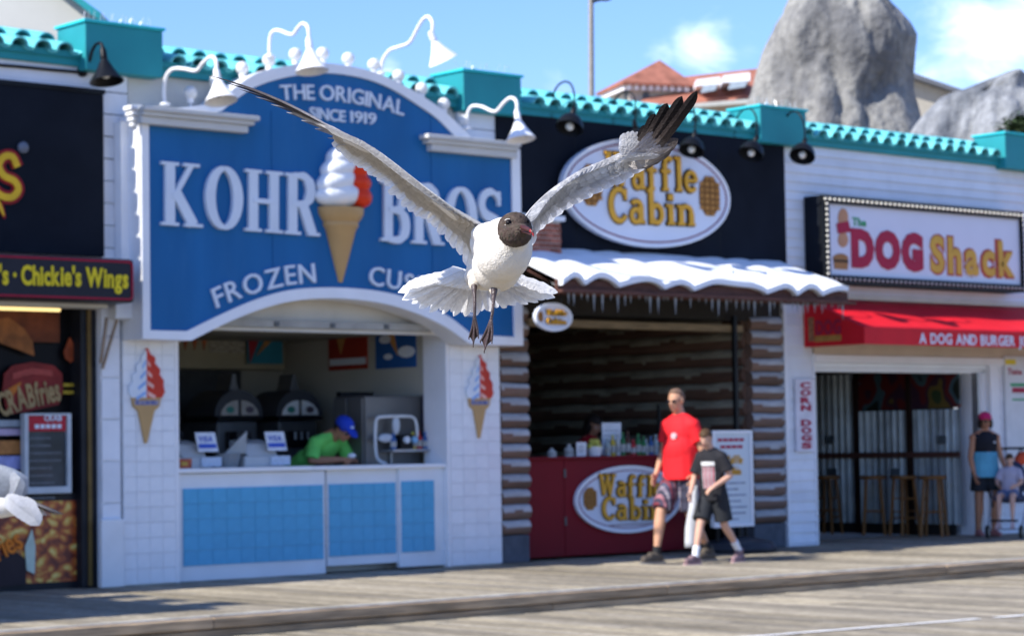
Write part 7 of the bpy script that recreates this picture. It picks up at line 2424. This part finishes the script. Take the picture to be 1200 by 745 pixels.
def feather(name, root, tip, width, nrm, parent, m, cols, bend=0.0, blunt=.5, seed=0, camber=.12, curl=0.0, notch=0, lead=.42, nseg=14, rag=.03, side=None):
    """vane with raised shaft: cols = [(t, colour), ...] along the feather"""
    rr = random.Random(seed); root, tip = Vector(root), Vector(tip)
    d = tip-root; L = d.length; d = d.normalized(); n = Vector(nrm); n = (n-d*n.dot(d)).normalized(); w = d.cross(n)
    v = []; c = []; f = []
    prof_n = [(-1, 0.0), (-.55, .55), (-.09, .98), (0, 1.25), (.09, .98), (.55, .55), (1, 0)]
    np_ = len(prof_n)
    for i in range(nseg+1):
        t = i/nseg
        # width profile
        base = min(1, .30+t*3.2)
        e = 1-((t-blunt)/(1-blunt))**2.4 if t > blunt else 1
        hw = width/2*base*max(.03, e)**.75
        if notch and t > notch: hw *= 1-.35*min(1, (t-notch)/.12)
        jit = 1+rag*rr.uniform(-1, 1)*(1 if t > .15 else .3)
        p = root+d*L*t+n*(bend*L*math.sin(math.pi*t)+curl*L*t*t)
        if side is not None: p += w*side*L*math.sin(math.pi*t*.5)*t
        for q, h in prof_n:
            ww = hw*(lead*2 if q < 0 else (1-lead)*2)*q
            v.append(p+w*ww*(jit if abs(q) == 1 else 1)+n*(h*camber*hw-(.0)))
            col = cols[0][1]
            for (ta, ca), (tb, cb) in zip(cols[:-1], cols[1:]):
                if ta <= t <= tb: col = mixc(ca, cb, (t-ta)/(tb-ta+1e-9))
            if t > cols[-1][0]: col = cols[-1][1]
            k = 1 if q != 0 else .75
            k *= 1+.06*rr.uniform(-1, 1)
            c.append(tuple(x*k for x in col))
    for i in range(nseg):
        for k in range(np_-1):
            a = i*np_+k; f.append((a, a+1, a+np_+1, a+np_))
    mb = MB(); mb.v = [tuple(p) for p in v]; mb.f = f; mb.m = [0]*len(f); mb.c = c
    return mb.build(name, m, parent, smooth=2)


D0 = 3.78
def G(px, py, dz=0.0): return dep(px, py, D0+dz)
PXM = D0/CAM_F      # metres per pixel at the gull

gull = empty('seagull', 'black headed gull in flight with wings raised and white tail fanned, centre of the picture', 'bird')
WHT = (.70, .685, .65); WARM = (.62, .555, .46); GRY = (.42, .42, .43); DRK = (.045, .036, .032); HOOD = (.060, .043, .034)
# --- body: one continuous surface
mb = MB()
def gb(px, py, dz, rx, ry, rd=None, tilt=0):
    M = Matrix((_R2, _U2, -_F)).transposed() @ Matrix.Rotation(R(tilt), 3, 'Z')
    mb.ball(G(px, py, dz), (rx*PXM, ry*PXM, (rd if rd else rx)*PXM), 26, 18, 0, M)
gb(590, 293, .0, 34, 39, 44, -12)          # breast
gb(583, 310, .045, 30.5, 33, 44, -10)       # belly
gb(569, 318, .11, 24, 23, 42, 10)          # vent and flank
gb(560, 322, .17, 18, 14, 36, 20)          # tail coverts
gb(577, 285, .04, 27, 26, 40, 15)           # left shoulder mass
gb(609, 281, .02, 14.5, 24, 32, -5)          # right shoulder mass
gb(603, 278, -.035, 19, 18, 26)             # neck
gb(603.2, 268, -.075, 20.3, 19.6, 21)        # skull
gb(604.2, 274, -.088, 19.2, 15.6, 18)      # throat / chin
gb(611, 269.5, -.106, 9.5, 7.5, 10)            # front of the face
gb(564, 273, .02, 13, 11, 26, 30)          # wing root left
gb(617, 268, .02, 8, 9, 22)                # wing root right
HC = G(603, 268, -.085)
def gull_col(p):
    dd = (Vector(p)-HC)
    # hood reaches lower at the throat
    u = dd.dot(_R2)/PXM; vv = -dd.dot(_U2)/PXM; w = dd.dot(_F)/PXM
    nzv = noise.noise(Vector(p)*160)*1.6+noise.noise(Vector(p)*420)*.8
    lim = 22.6+nzv+(.6 if vv > 0 else 1.0)
    r_ = math.sqrt(u*u+(vv*.98)**2+(max(0, w)*.55)**2)
    h = max(0, min(1, (lim-r_)/1.3)) if w < 30 else 0
    q = Vector(p)
    body_c = mixc(WHT, WARM, .35+.5*max(0, min(1, ((q-G(590, 292)).dot(-_U2)/PXM+5)/50)))
    k = 1+.05*noise.noise(q*90)+.04*noise.noise(q*260)
    hd = mixc(HOOD, (.10, .075, .058), max(0, noise.noise(q*120)+.25))
    return tuple(x*k for x in mixc(body_c, hd, h))
def gull_relief(c):
    q = Vector(c)
    a = noise.noise(Vector((q.x*150, q.y*150, q.z*90)))*.0006+noise.noise(Vector((q.x*340, q.y*340, q.z*150)))*.0003
    return q+(q-G(588, 300)).normalized()*a
body_o = fused('body', mb, .0030, [PLUM], gull, 7, colfn=gull_col, post=gull_relief)

# small overlapping contour feathers on breast and belly: soft scalloped relief
dg = bpy.context.evaluated_depsgraph_get(); dg.update()
from mathutils.bvhtree import BVHTree
bv = BVHTree.FromPolygons([v.co.copy() for v in body_o.data.vertices], [tuple(p.vertices) for p in body_o.data.polygons])
tuft = MB(); tc_ = []
rr = random.Random(21)
def add_tuft(P0, n, down, L, W, col, lift):
    d = (down-n*down.dot(n)).normalized(); w = d.cross(n)
    pts = []
    o = len(tuft.v)
    for t, k in ((0, .5), (.35, 1), (.7, .85), (1.0, .3)):
        for q in (-1, -.33, .33, 1):
            jag = (rr.uniform(-.12, .12) if t == 1.0 else 0)
            h = lift*t*t+.0003-(abs(q)**2)*.0005*W/.008
            pts.append(P0+d*L*(t+jag)+w*q*W*k*.5+n*h)
    fs = []
    for i in range(3):
        for k in range(3): fs.append((i*4+k, i*4+k+1, i*4+k+5, i*4+k+4))
    tuft.add(pts, fs)
    for t in (1.0, 1.0, .98, .96):
        tc_.extend([tuple(x*t*(1+rr.uniform(-.03, .03)) for x in col)]*4)
for k in range(1700):
    px_ = rr.uniform(535, 632); py_ = rr.uniform(246, 352)
    o_ = G(px_, py_, -.6); hit = bv.ray_cast(o_, (G(px_, py_, .6)-o_).normalized())
    if hit[0] is None: continue
    P0, n = hit[0], hit[1]
    col = gull_col(P0)
    hood = (col[0] < .14)
    if not hood: continue
    if hood and rr.random() < .15: continue
    dn = -_U2+_R2*(-.25 if px_ < 600 else .0)+_F*.55
    if hood:
        dn = -_U2*.7-_R2*.3+_F*.9
        add_tuft(P0+n*.0001, n, dn, .0048, .0036, tuple(x*rr.uniform(.9, 1.12) for x in col), .0002)
    else:
        add_tuft(P0+n*.0001, n, dn, .0085, .0062, tuple(min(.86, x*rr.uniform(.99, 1.01)) for x in col), .00010)
tuft.c = tc_
t_o = tuft.build('contour_feathers', attr_mat('contour_feather', .7, .2, .3, 300, .2, var=.03), gull, smooth=2)
t_o['kind'] = 'stuff'

# --- eyes, bill
def surf(px, py, lift=0):
    o_ = G(px, py, -.6); h = bv.ray_cast(o_, (G(px, py, .6)-o_).normalized()); return h[0]+h[1]*lift, h[1]
ep, en = surf(596.2, 261)
M = Matrix((_R2, _U2, -_F)).transposed()
er = MB(); er.tube([ep+(M @ Vector((math.cos(R(a))*5.3*PXM, math.sin(R(a))*4.2*PXM, 0)))+en*.0004 for a in range(70, 151, 10)], [.0002]+[.0006]*7+[.0002], 6)
er.tube([ep+(M @ Vector((math.cos(R(a))*5.3*PXM, math.sin(R(a))*4.2*PXM, 0)))+en*.0004 for a in range(215, 316, 12)], [.0002]+[.0006]*7+[.0002], 6)
er.build('eye_ring', mat('eye_ring_white', (.70, .68, .64), .6), gull, smooth=2)
MB().ball(ep-en*.0008, .0050, 16, 10).build('eye', EYEB, gull, smooth=2)
ep2, en2 = surf(618.5, 259.5)
MB().ball(ep2-en2*.001, .0036, 14, 9).build('eye', EYEB, gull, smooth=2)
# bill: gape at the face, pointing towards the camera and to the right, hooked tip
def beak(pts, rx, name, m, squash=.7):
    P_ = spl([G(*p) for p in pts], 4); n_ = len(P_); v = []; f = []; seg = 14
    for i, p in enumerate(P_):
        t = i/(n_-1); r_ = rx(t)
        d = (P_[min(i+1, n_-1)]-P_[max(0, i-1)]).normalized(); u = (_U2-d*_U2.dot(d)).normalized(); w = d.cross(u)
        for k in range(seg):
            a = 2*math.pi*k/seg; v.append(p+u*math.sin(a)*r_*1.0+w*math.cos(a)*r_*squash)
    for i in range(n_-1):
        for k in range(seg): f.append((i*seg+k, i*seg+(k+1) % seg, (i+1)*seg+(k+1) % seg, (i+1)*seg+k))
    f.append(tuple(range(seg))); f.append(tuple(range((n_-1)*seg, n_*seg)))
    return MB().add(v, f).build(name, m, gull, smooth=2)
beak([(607, 266.5, -.098), (613, 266.8, -.122), (619, 268.8, -.140), (623.5, 271.8, -.150), (625.2, 276.5, -.152)], lambda t: .0040*(1-t)**.5*(1+.15*math.sin(t*3))+.0004, 'upper_bill', BILL)
beak([(606, 270.6, -.097), (612, 271.2, -.118), (618, 272.8, -.133), (622.5, 275.3, -.143)], lambda t: .0028*(1-t)**.5+.0004, 'lower_bill', BILL)
beak([(621.3, 270.3, -.147), (624, 272.8, -.151), (625.3, 277.2, -.153)], lambda t: .0026*(1-t)**.6+.0004, 'bill_tip', BILLT)
g_ = MB(); g_.tube(spl([G(600.5, 272.0, -.110), G(605, 269.8, -.115), G(611, 269.6, -.125), G(618, 271, -.140)]), .0006, 6)
g_.build('gape', mat('gape_dark', (.03, .012, .012), .5), gull, smooth=2)

# --- left wing in the picture (underside towards the camera, primaries edge-on)
def polyeval(P_, t):
    x = t*(len(P_)-1); i = min(int(x), len(P_)-2); return P_[i].lerp(P_[i+1], x-i)
wingL = bpy.data.objects.new('wing', None); C.objects.link(wingL); wingL.parent = gull
wingL['label'] = 'wing on the left side of the picture, pale underside showing'
# leading edge: shoulder -> wrist
LE = spl([G(571, 268, .02), G(553, 258, .0), G(533, 246, -.02), G(510, 229, -.035), G(486, 211, -.045), G(462, 192, -.05), G(440, 176, -.05), G(420, 166, -.045), G(402, 158, -.035)], 4)
# arm: flattened tapered tube
def arm(path, r0, r1, chordv, flat, parent, m, col, name='arm'):
    v = []; f = []; seg = 16; n_ = len(path); c = []
    for i, p in enumerate(path):
        t = i/(n_-1); r_ = r0+(r1-r0)*t
        cv = chordv(t)
        d = (path[min(i+1, n_-1)]-path[max(0, i-1)]).normalized(); cv = (cv-d*cv.dot(d)).normalized(); w = d.cross(cv)
        for k in range(seg):
            a = 2*math.pi*k/seg
            ca = math.cos(a)
            v.append(p+cv*(ca+.75)*r_*1.5+w*math.sin(a)*r_*flat*(1 if ca < 0 else 1-.5*ca))
            kx = 1+.08*noise.noise((Vector(v[-1]))*200); c.append(tuple(x*kx for x in col(t, ca)))
    for i in range(n_-1):
        for k in range(seg): f.append((i*seg+k, i*seg+(k+1) % seg, (i+1)*seg+(k+1) % seg, (i+1)*seg+k))
    f.append(tuple(range(seg))); f.append(tuple(range((n_-1)*seg, n_*seg)))
    mb = MB(); mb.v = [tuple(p) for p in v]; mb.f = f; mb.m = [0]*len(f); mb.c = c
    return mb.build(name, m, parent, smooth=2)
chL = lambda t: (G(400, 200, .075)-G(412, 160, 0)) if t > .8 else (G(505, 262, .09)-G(515, 225, 0))
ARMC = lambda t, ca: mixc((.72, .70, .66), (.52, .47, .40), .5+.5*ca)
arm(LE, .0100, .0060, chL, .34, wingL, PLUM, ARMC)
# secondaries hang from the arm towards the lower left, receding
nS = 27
SECC = [(0, (.46, .41, .34)), (.40, (.48, .43, .37)), (.60, (.64, .62, .58)), (.80, (.82, .82, .81)), (1, (.86, .86, .86))]  # brown roots carry the painted underwing shade, tips stay pale
nrmL = (LE[-1]-LE[0]).cross(G(505, 262, .09)-G(515, 225, 0)).normalized()
if nrmL.dot(_F) > 0: nrmL = -nrmL
TEL = [(553, 318), (543, 301), (530, 287), (518, 276), (506, 262), (495, 255), (482, 250), (470, 240), (458, 226), (447, 213), (437, 207), (428, 201), (419, 195), (411, 190), (405, 186), (400, 180), (392, 173)]
TEL3 = [Vector((a, b, 0)) for a, b in TEL]
for i in range(nS):
    t = i/(nS-1); base = polyeval(LE, .06+.90*t); q_ = polyeval(TEL3, t); tx, ty = q_.x, q_.y
    tip = G(tx+rr.uniform(-1.5, 1.5), ty+rr.uniform(-1.5, 1.5), .085-.03*t)
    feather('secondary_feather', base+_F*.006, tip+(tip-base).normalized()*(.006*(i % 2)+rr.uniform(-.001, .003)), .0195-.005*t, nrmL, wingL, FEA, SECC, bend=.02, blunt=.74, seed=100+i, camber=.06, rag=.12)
# under-wing coverts: two staggered rows, brownish near the bone to paint in the shaded band
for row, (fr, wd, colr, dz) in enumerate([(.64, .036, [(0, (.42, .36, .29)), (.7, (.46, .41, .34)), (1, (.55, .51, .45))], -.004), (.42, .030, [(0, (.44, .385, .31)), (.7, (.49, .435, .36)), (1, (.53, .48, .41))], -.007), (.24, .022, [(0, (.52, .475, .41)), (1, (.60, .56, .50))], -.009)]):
    n_ = 22 if row < 2 else 26
    for i in range(n_):
        t = i/(n_-1); base = polyeval(LE, .05+.92*t); k = t*16; a = min(int(k), 15)
        tx = TEL[a][0]+(TEL[a+1][0]-TEL[a][0])*(k-a); ty = TEL[a][1]+(TEL[a+1][1]-TEL[a][1])*(k-a)
        full = G(tx, ty, .085-.03*t)
        tip = base.lerp(full, fr)+nrmL*(-dz*.4)
        feather('covert_feather', base+nrmL*(-dz*.6), tip+_R2*rr.uniform(-.001, .001), wd*(1-.25*t), nrmL, wingL, FEA, colr, bend=.0, blunt=.5, seed=300+40*row+i, nseg=8, rag=.08, camber=.012)
# bright leading edge feathers on top of the arm
for i in range(34):
    t = i/33; base = polyeval(LE, .02+.96*t)+_U2*.004*(1-.5*t)+nrmL*.006
    d_ = (LE[-1]-LE[0]).normalized()
    feather('marginal_feather', base, base+d_*.034-_U2*.002+nrmL*.000, .0095, (nrmL+_U2).normalized(), wingL, FEA, [(0, (.50, .47, .43)), (.6, (.62, .60, .57)), (1, (.45, .42, .39))], blunt=.4, seed=400+i, nseg=7, rag=.08, camber=.03)
# primaries: nearly edge-on, tip far left
wr = LE[-1]
pt = [(244, 85.5, -.02), (262, 94, -.010), (281, 103, .002), (300, 112, .016), (318, 121, .030), (336, 130.5, .044), (353, 140, .058), (369, 150, .068), (384, 161, .074), (394, 172, .078)]
for i, (tx, ty, dz) in enumerate(pt):
    base = wr.lerp(polyeval(LE, .93), i/9)+_F*(.002+.0025*i)+_U2*(-.001*i)
    tip = G(tx, ty, dz-.035)
    d = (tip-base).normalized()
    nn = (_U2*.90-_F*.26-_R2*.1)            # vane plane almost contains the line of sight
    k = i/9
    cl = [(0, mixc((.50, .47, .44), (.62, .60, .57), k)), (.45, mixc((.20, .17, .15), (.50, .48, .46), k)), (.8, mixc(DRK, (.30, .28, .27), k)), (1, mixc(DRK, (.5, .48, .46), k))]
    feather('primary_feather', base, tip, .0155+.006*k, nn, wingL, FEAD if i < 6 else FEA, cl, bend=.035, blunt=.55, seed=500+i, lead=.3, curl=-.015, rag=.02, nseg=18)
for i in range(12):
    t = i/11; base = wr+(wr-LE[-5]).normalized()*.055*t+_U2*.001-_F*.004
    feather('covert_feather', base, base+(G(340, 131, 0)-G(400, 158, 0)).normalized()*.045+_F*.006*(i % 3), .013, _U2*.7-_F*.5, wingL, FEA, [(0, (.70, .68, .65)), (.6, (.60, .57, .53)), (1, (.36, .33, .30))], blunt=.6, seed=560+i, nseg=6)

# --- right wing in the picture
wingR = bpy.data.objects.new('wing', None); C.objects.link(wingR); wingR.parent = gull
wingR['label'] = 'wing on the right side of the picture with dark spread fingers'
LR_ = spl([G(612, 262, .03), G(620, 249, .035), G(632, 236, .045), G(648, 222, .06), G(668, 209, .075), G(690, 199.5, .085), (G(712, 190, .09)), G(732, 180, .085), G(748, 168, .075)], 4)
TER = [(623, 288), (628, 277), (637, 268), (648, 259), (658, 251), (670, 243), (682, 236), (694, 230), (706, 224), (718, 218.5), (730, 213), (742, 206.5), (754, 199), (766, 192)]
chR = lambda t: (G(700, 235, .12)-G(690, 199, .085))
nrmR = (LR_[-1]-LR_[0]).cross(chR(0)).normalized()
if nrmR.dot(_F) > 0: nrmR = -nrmR
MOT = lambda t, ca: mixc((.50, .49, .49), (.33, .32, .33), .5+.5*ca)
arm(LR_[:-3], .0090, .0060, chR, .34, wingR, PLUM, MOT)
for i in range(14):
    t = i/13; base = polyeval(LR_, .05+.92*t); tx, ty = TER[i]
    tip = G(tx+rr.uniform(-1, 1), ty+rr.uniform(-1, 1), .10+.015*t)
    feather('secondary_feather', base+_F*.006, tip, .030, nrmR, wingR, FEA, [(0, (.38, .38, .40)), (.5, (.46, .46, .49)), (.85, (.66, .67, .70)), (1, (.80, .81, .83))], bend=.04, blunt=.7, seed=700+i, rag=.04)
for row, (fr, wd, colr, dz) in enumerate([(.74, .024, [(0, (.34, .34, .35)), (.6, (.42, .42, .43)), (1, (.60, .60, .62))], .003), (.52, .020, [(0, (.42, .42, .42)), (.7, (.50, .50, .50)), (1, (.34, .34, .35))], .005), (.32, .017, [(0, (.52, .52, .52)), (.6, (.62, .62, .62)), (1, (.40, .40, .41))], .0075)]):
    n_ = 20
    for i in range(n_):
        t = i/(n_-1); base = polyeval(LR_, .03+.93*t); k = t*13; a = min(int(k), 12)
        tx = TER[a][0]+(TER[a+1][0]-TER[a][0])*(k-a); ty = TER[a][1]+(TER[a+1][1]-TER[a][1])*(k-a)
        tip = base.lerp(G(tx, ty, .10), fr*rr.uniform(.9, 1.08))+nrmR*dz*.5
        j = rr.uniform(.80, 1.25)
        feather('covert_feather', base+nrmR*dz*.7, tip, wd*1.15, nrmR, wingR, FEA, [(a_, tuple(min(.8, x*j) for x in b_)) for a_, b_ in colr], bend=.0, blunt=.5, seed=800+40*row+i, nseg=8, rag=.12, camber=.015)
for i in range(28):
    t = i/27; base = polyeval(LR_, .02+.93*t)+_U2*.0025+nrmR*.006
    d_ = (LR_[-1]-LR_[0]).normalized(); jj = rr.uniform(.65, 1.15)
    feather('marginal_feather', base, base+d_*.030, .0095, (nrmR+_U2).normalized(), wingR, FEA, [(0, (.50*jj, .50*jj, .51*jj)), (.7, (.62*jj, .62*jj, .63*jj)), (1, (.40, .40, .41))], blunt=.4, seed=900+i, nseg=7, rag=.08, camber=.03)
# white knuckle patch at the wrist
for i in range(11):
    t = i/10
    base = G(729+t*16, 182-t*3, .066); tp_ = G(731+t*26, 156-5*math.sin(math.pi*t)+5*t+(2 if i % 2 else 0), .066)
    kk = 1-.35*t
    feather('wrist_feather', base, tp_, .0165, -_F*.9+nrmR*.3, wingR, FEA, [(0, (.50*kk, .49*kk, .49*kk)), (.5, (.70*kk, .69*kk, .68*kk)), (1, (.62*kk, .60*kk, .58*kk))], bend=.02, blunt=.68, seed=950+i, nseg=8, rag=.04, camber=.015)
# primaries spread like fingers
prim = [((752, 186, .070), (828, 118, .02), .0165), ((748, 184, .073), (808, 120.5, .03), .0185), ((744, 182, .076), (788.5, 126, .04), .0200), ((741, 181, .079), (771.5, 136, .05), .0185),
        ((738, 181, .082), (759, 148, .06), .016)]
lowp = [((746, 188, .080), (797, 168, .055), .022), ((742, 190, .084), (789, 178, .065), .022), ((739, 191, .088), (778, 186, .075), .020), ((736, 191, .09), (768, 192, .08), .018)]
nF = (-_F*.9+nrmR*.3).normalized()
for i, (a, b, wd) in enumerate(prim):
    k = i/4
    cl = [(0, (.22, .20, .19)), (.2, (.13, .11, .10)), (.36, mixc((.035, .026, .022), (.07, .058, .052), k)), (.65, (.014, .010, .009)), (1, (.006, .005, .005))]
    feather('primary_feather', G(*a), G(*b), wd, nF, wingR, FEAD, cl, bend=.05, blunt=.84, seed=1000+i, lead=.36, camber=.16, side=(-.15+.02*i), nseg=22, rag=.012)
for i, (a, b, wd) in enumerate(lowp):
    cl = [(0, (.38, .36, .35)), (.4, (.25, .225, .215)), (.75, (.12, .10, .092)), (1, (.075, .06, .055))]
    feather('primary_feather', G(*a), G(*b), wd, nF, wingR, FEAD, cl, bend=.05, blunt=.7, seed=1020+i, lead=.4, camber=.12, side=-.10, nseg=14)
# greater primary coverts over the base of the fingers
for i in range(12):
    t = i/11
    a = (735+t*14, 184-t*3+2*math.sin(i*2.1), .062); b = (768+t*22-8*(i % 2), 152+t*22, .052)
    feather('covert_feather', G(*a), G(*b), .0125, nrmR, wingR, FEA if i % 3 else FEAD, [(0, (.52, .50, .50)), (.5, (.40, .37, .37)), (1, (.26, .23, .225))], bend=.05, blunt=.55, seed=1050+i, nseg=8, rag=.06)
for i in range(10):
    t = i/9
    feather('covert_feather', G(724+t*24, 190-t*8, .058), G(746+t*28, 178-t*4+8*t, .055), .011, nrmR, wingR, FEA, [(0, (.66, .66, .66)), (.6, (.56, .55, .55)), (1, (.38, .36, .36))], bend=.05, blunt=.55, seed=1080+i, nseg=6, rag=.06)

# --- tail fan
tail = bpy.data.objects.new('tail', None); C.objects.link(tail); tail.parent = gull
tl = [(471, 337), (474, 349), (485, 355), (499, 361), (514, 365.5), (531, 368), (547, 368.5), (562, 366), (588, 359), (602, 356), (617, 353.5), (631, 351), (643, 348.5), (650, 342)]
tl3 = [Vector((a, b, 0)) for a, b in tl]
NT = 34
for i in range(NT):
    u_ = i/(NT-1)*2-1
    q = polyeval(tl3, i/(NT-1)); kx = 1+(.05 if i % 2 else -.035)+rr.uniform(-.025, .03); tx = 563+(q.x-563)*kx; ty = 326+(q.y-326)*kx
    rt = G(563+u_*22, 327-6*abs(u_)-2, .19-.02*abs(u_))
    tp = G(tx, ty, .275-.10*abs(u_)+.005*(i % 3))
    n_ = (-_F+_U2*.45+_R2*u_*.15)
    g_c = rr.uniform(.93, 1.0)
    feather('tail_feather', rt, tp, .0195, n_, tail, FEA, [(0, (.74*g_c, .73*g_c, .71*g_c)), (.5, (.78*g_c, .77*g_c, .76*g_c)), (1, (.85, .85, .84))], bend=.02, blunt=.70, seed=1100+i, camber=.12, rag=.14, nseg=18)
for i in range(14):
    u_ = i/13*2-1
    feather('tail_covert', G(563+u_*20, 322-5*abs(u_), .165), G(558+u_*48+(8 if u_ > 0 else 0), 342-10*abs(u_), .17), .024, -_F+_U2*.4, tail, FEA, [(0, (.78, .77, .74)), (1, (.82, .81, .79))], bend=.04, blunt=.6, seed=1150+i, nseg=8, rag=.08)

# --- legs and folded webbed feet
def gleg(kx, pts, foot):
    leg = bpy.data.objects.new('leg', None); C.objects.link(leg); leg.parent = gull
    P_ = [G(*p) for p in pts]
    MB().tube(spl(P_), [.0066, .0062, .0056, .0048, .0040, .0034, .0030, .0028, .0027, .0026, .0026][:len(spl(P_))]+[.0026]*max(0, len(spl(P_))-11), 10).build('shank', LEGM, leg, smooth=True)
    F0 = P_[-1]
    f_ = MB(); tips = [G(*q) for q in foot]
    for q in tips:
        f_.tube(spl([F0, F0.lerp(q, .5)+_R2*.001, q]), [.0030, .0028, .0026, .0025, .0024, .0023, .0021, .0019, .0016, .0012, .0007], 8)
        f_.ball(q, (.0012, .0012, .003), 6, 5)
    o = f_.build('foot', LEGM, leg, smooth=2)
    web = MB(); 
    for a, b in zip(tips[:-1], tips[1:]):
        rows = 6; v = []
        for i in range(rows+1):
            t = i/rows; pa = F0.lerp(a, t*.93); pb_ = F0.lerp(b, t*.93)
            for k in range(5):
                u_ = k/4; v.append(pa.lerp(pb_, u_)+_F*.003*math.sin(math.pi*u_)*t-_U2*(-.002)*math.sin(math.pi*u_)*t)
        f = [(i*5+k, i*5+k+1, i*5+k+6, i*5+k+5) for i in range(rows) for k in range(4)]
        web.add(v, f)
    w_o = web.build('web', mat('web_skin', (.05, .032, .032), .45, .2, 60), leg, smooth=2)
    w_o.modifiers.new('t', 'SOLIDIFY').thickness = .0012
gleg(0, [(555.5, 330, .05), (556, 343, .035), (556.5, 357, .030), (556, 372, .030)], [(549.5, 396, .045), (554.5, 405, .040), (560.5, 395, .033)])
gleg(1, [(579.5, 336, .02), (578.5, 350, .012), (577.5, 362, .010), (575.5, 375, .010)], [(563, 400, .025), (567.5, 412, .018), (576.5, 401, .010)])
th = MB()
for (a, b, c_) in [(556, 331, .05), (580, 337, .025)]:
    th.ball(G(a, b, c_), (.0105, .0105, .014), 14, 9)
th_c = MB(); th_c.v = th.v; th_c.f = th.f; th_c.m = th.m; th_c.c = [WARM]*len(th.v)
th_c.build('thigh_feathers', PLUM, gull, smooth=2)
base_g = G(575, 340, .05)
def rebase_deep(root, loc):
    loc = Vector(loc); root.location = loc
    for ch_ in root.children:
        if ch_.type == 'EMPTY':
            ch_.location = (0, 0, 0)
            for g2 in ch_.children: g2.location = g2.location-loc
        else: ch_.location = ch_.location-loc
rebase_deep(gull, base_g)

# --- second gull at the lower left, half out of the frame
D2 = 9.0
def G2(px, py, dz=0.0): return dep(px, py, D2+dz)
PX2 = D2/CAM_F
g2 = empty('seagull', 'white gull flying low at the lower left edge, partly out of the frame', 'bird')
mb = MB()
def gb2(px, py, dz, rx, ry, rd=None, tilt=0):
    M = Matrix((_R2, _U2, -_F)).transposed() @ Matrix.Rotation(R(tilt), 3, 'Z')
    mb.ball(G2(px, py, dz), (rx*PX2, ry*PX2, (rd if rd else rx)*PX2), 20, 14, 0, M)
gb2(-8, 592, 0, 36, 15, 17, -3); gb2(14, 592, 0, 20, 12, 13, -8); gb2(-38, 588, -.02, 18, 11, 12, 5); gb2(-54, 584, -.03, 11, 9.5, 10)
HC2 = G2(-54, 584, -.03)
fused('body', mb, .008, [PLUM], g2, 4, colfn=lambda p: HOOD if (Vector(p)-HC2).length < 11.5*PX2 else WHT)
MB().tube(spl([G2(-63, 585, -.03), G2(-74, 587, -.04), G2(-80, 590, -.04)]), [.010, .009, .008, .007, .006, .005, .005, .004, .003, .002, .001], 8).build('bill', BILL, g2, smooth=2)
MB().ball(G2(-57, 581, -.065), .005, 8, 6).build('eye', EYEB, g2, smooth=2)
wA = bpy.data.objects.new('wing', None); C.objects.link(wA); wA.parent = g2
wB = bpy.data.objects.new('wing', None); C.objects.link(wB); wB.parent = g2
# raised near wing: broad white panel, and long dark tipped hand pointing right
for i in range(13):
    t = i/12
    a = G2(-6+26*t, 592-9*t, -.02); b = G2(-22+42*t, 545+10*t-6*math.sin(t*3), -.06)
    feather('secondary_feather', a, b, .075, -_F+_R2*.2, wA, FEA, [(0, (.46, .49, .54)), (.6, (.44, .48, .54)), (1, (.55, .58, .62))], bend=.05, blunt=.75, seed=1200+i, nseg=9, rag=.04)
for i in range(9):
    t = i/8
    a = G2(14+6*t, 584-3*t, -.05); b = G2(24-8*t, 556-8*t+3, -.08)
    feather('covert_feather', a, b, .05, -_F+_R2*.3, wA, FEA, [(0, (.66, .68, .72)), (1, (.78, .79, .8))], blunt=.6, seed=1230+i, nseg=7)
for i in range(7):
    t = i/6
    a = G2(26+4*t, 583+3*t, -.06); b = G2(76-26*t, 602.5+2*t, .02+.05*t)
    feather('primary_feather', a, b, .035, _U2*.9-_F*.3, wB, FEAD if i < 4 else FEA, [(0, (.66, .66, .68)), (.35, mixc((.30, .26, .22), (.7, .7, .7), t)), (1, mixc((.05, .04, .03), (.6, .6, .6), t))], blunt=.5, seed=1250+i, nseg=9)
for i in range(10):
    t = i/9
    a = G2(8+22*t, 580+3*t, -.07); b = G2(30+16*t, 600+17*t*(1-.1*t), -.09)
    feather('secondary_feather', a, b, .065, -_F+_U2*.2, wB, FEA, [(0, (.50, .51, .53)), (.5, (.56, .57, .60)), (1, (.60, .62, .66))], bend=.08, blunt=.7, seed=1270+i, nseg=8, rag=.03)
for i in range(6):
    t = i/5*2-1
    feather('tail_feather', G2(22, 594, .06), G2(44, 600+t*9, .14), .05, _U2-_F*.3, g2, FEA, [(0, WHT), (1, WHT)], blunt=.8, seed=1300+i, nseg=8)
rebase_deep(g2, G2(-5, 605, 0))
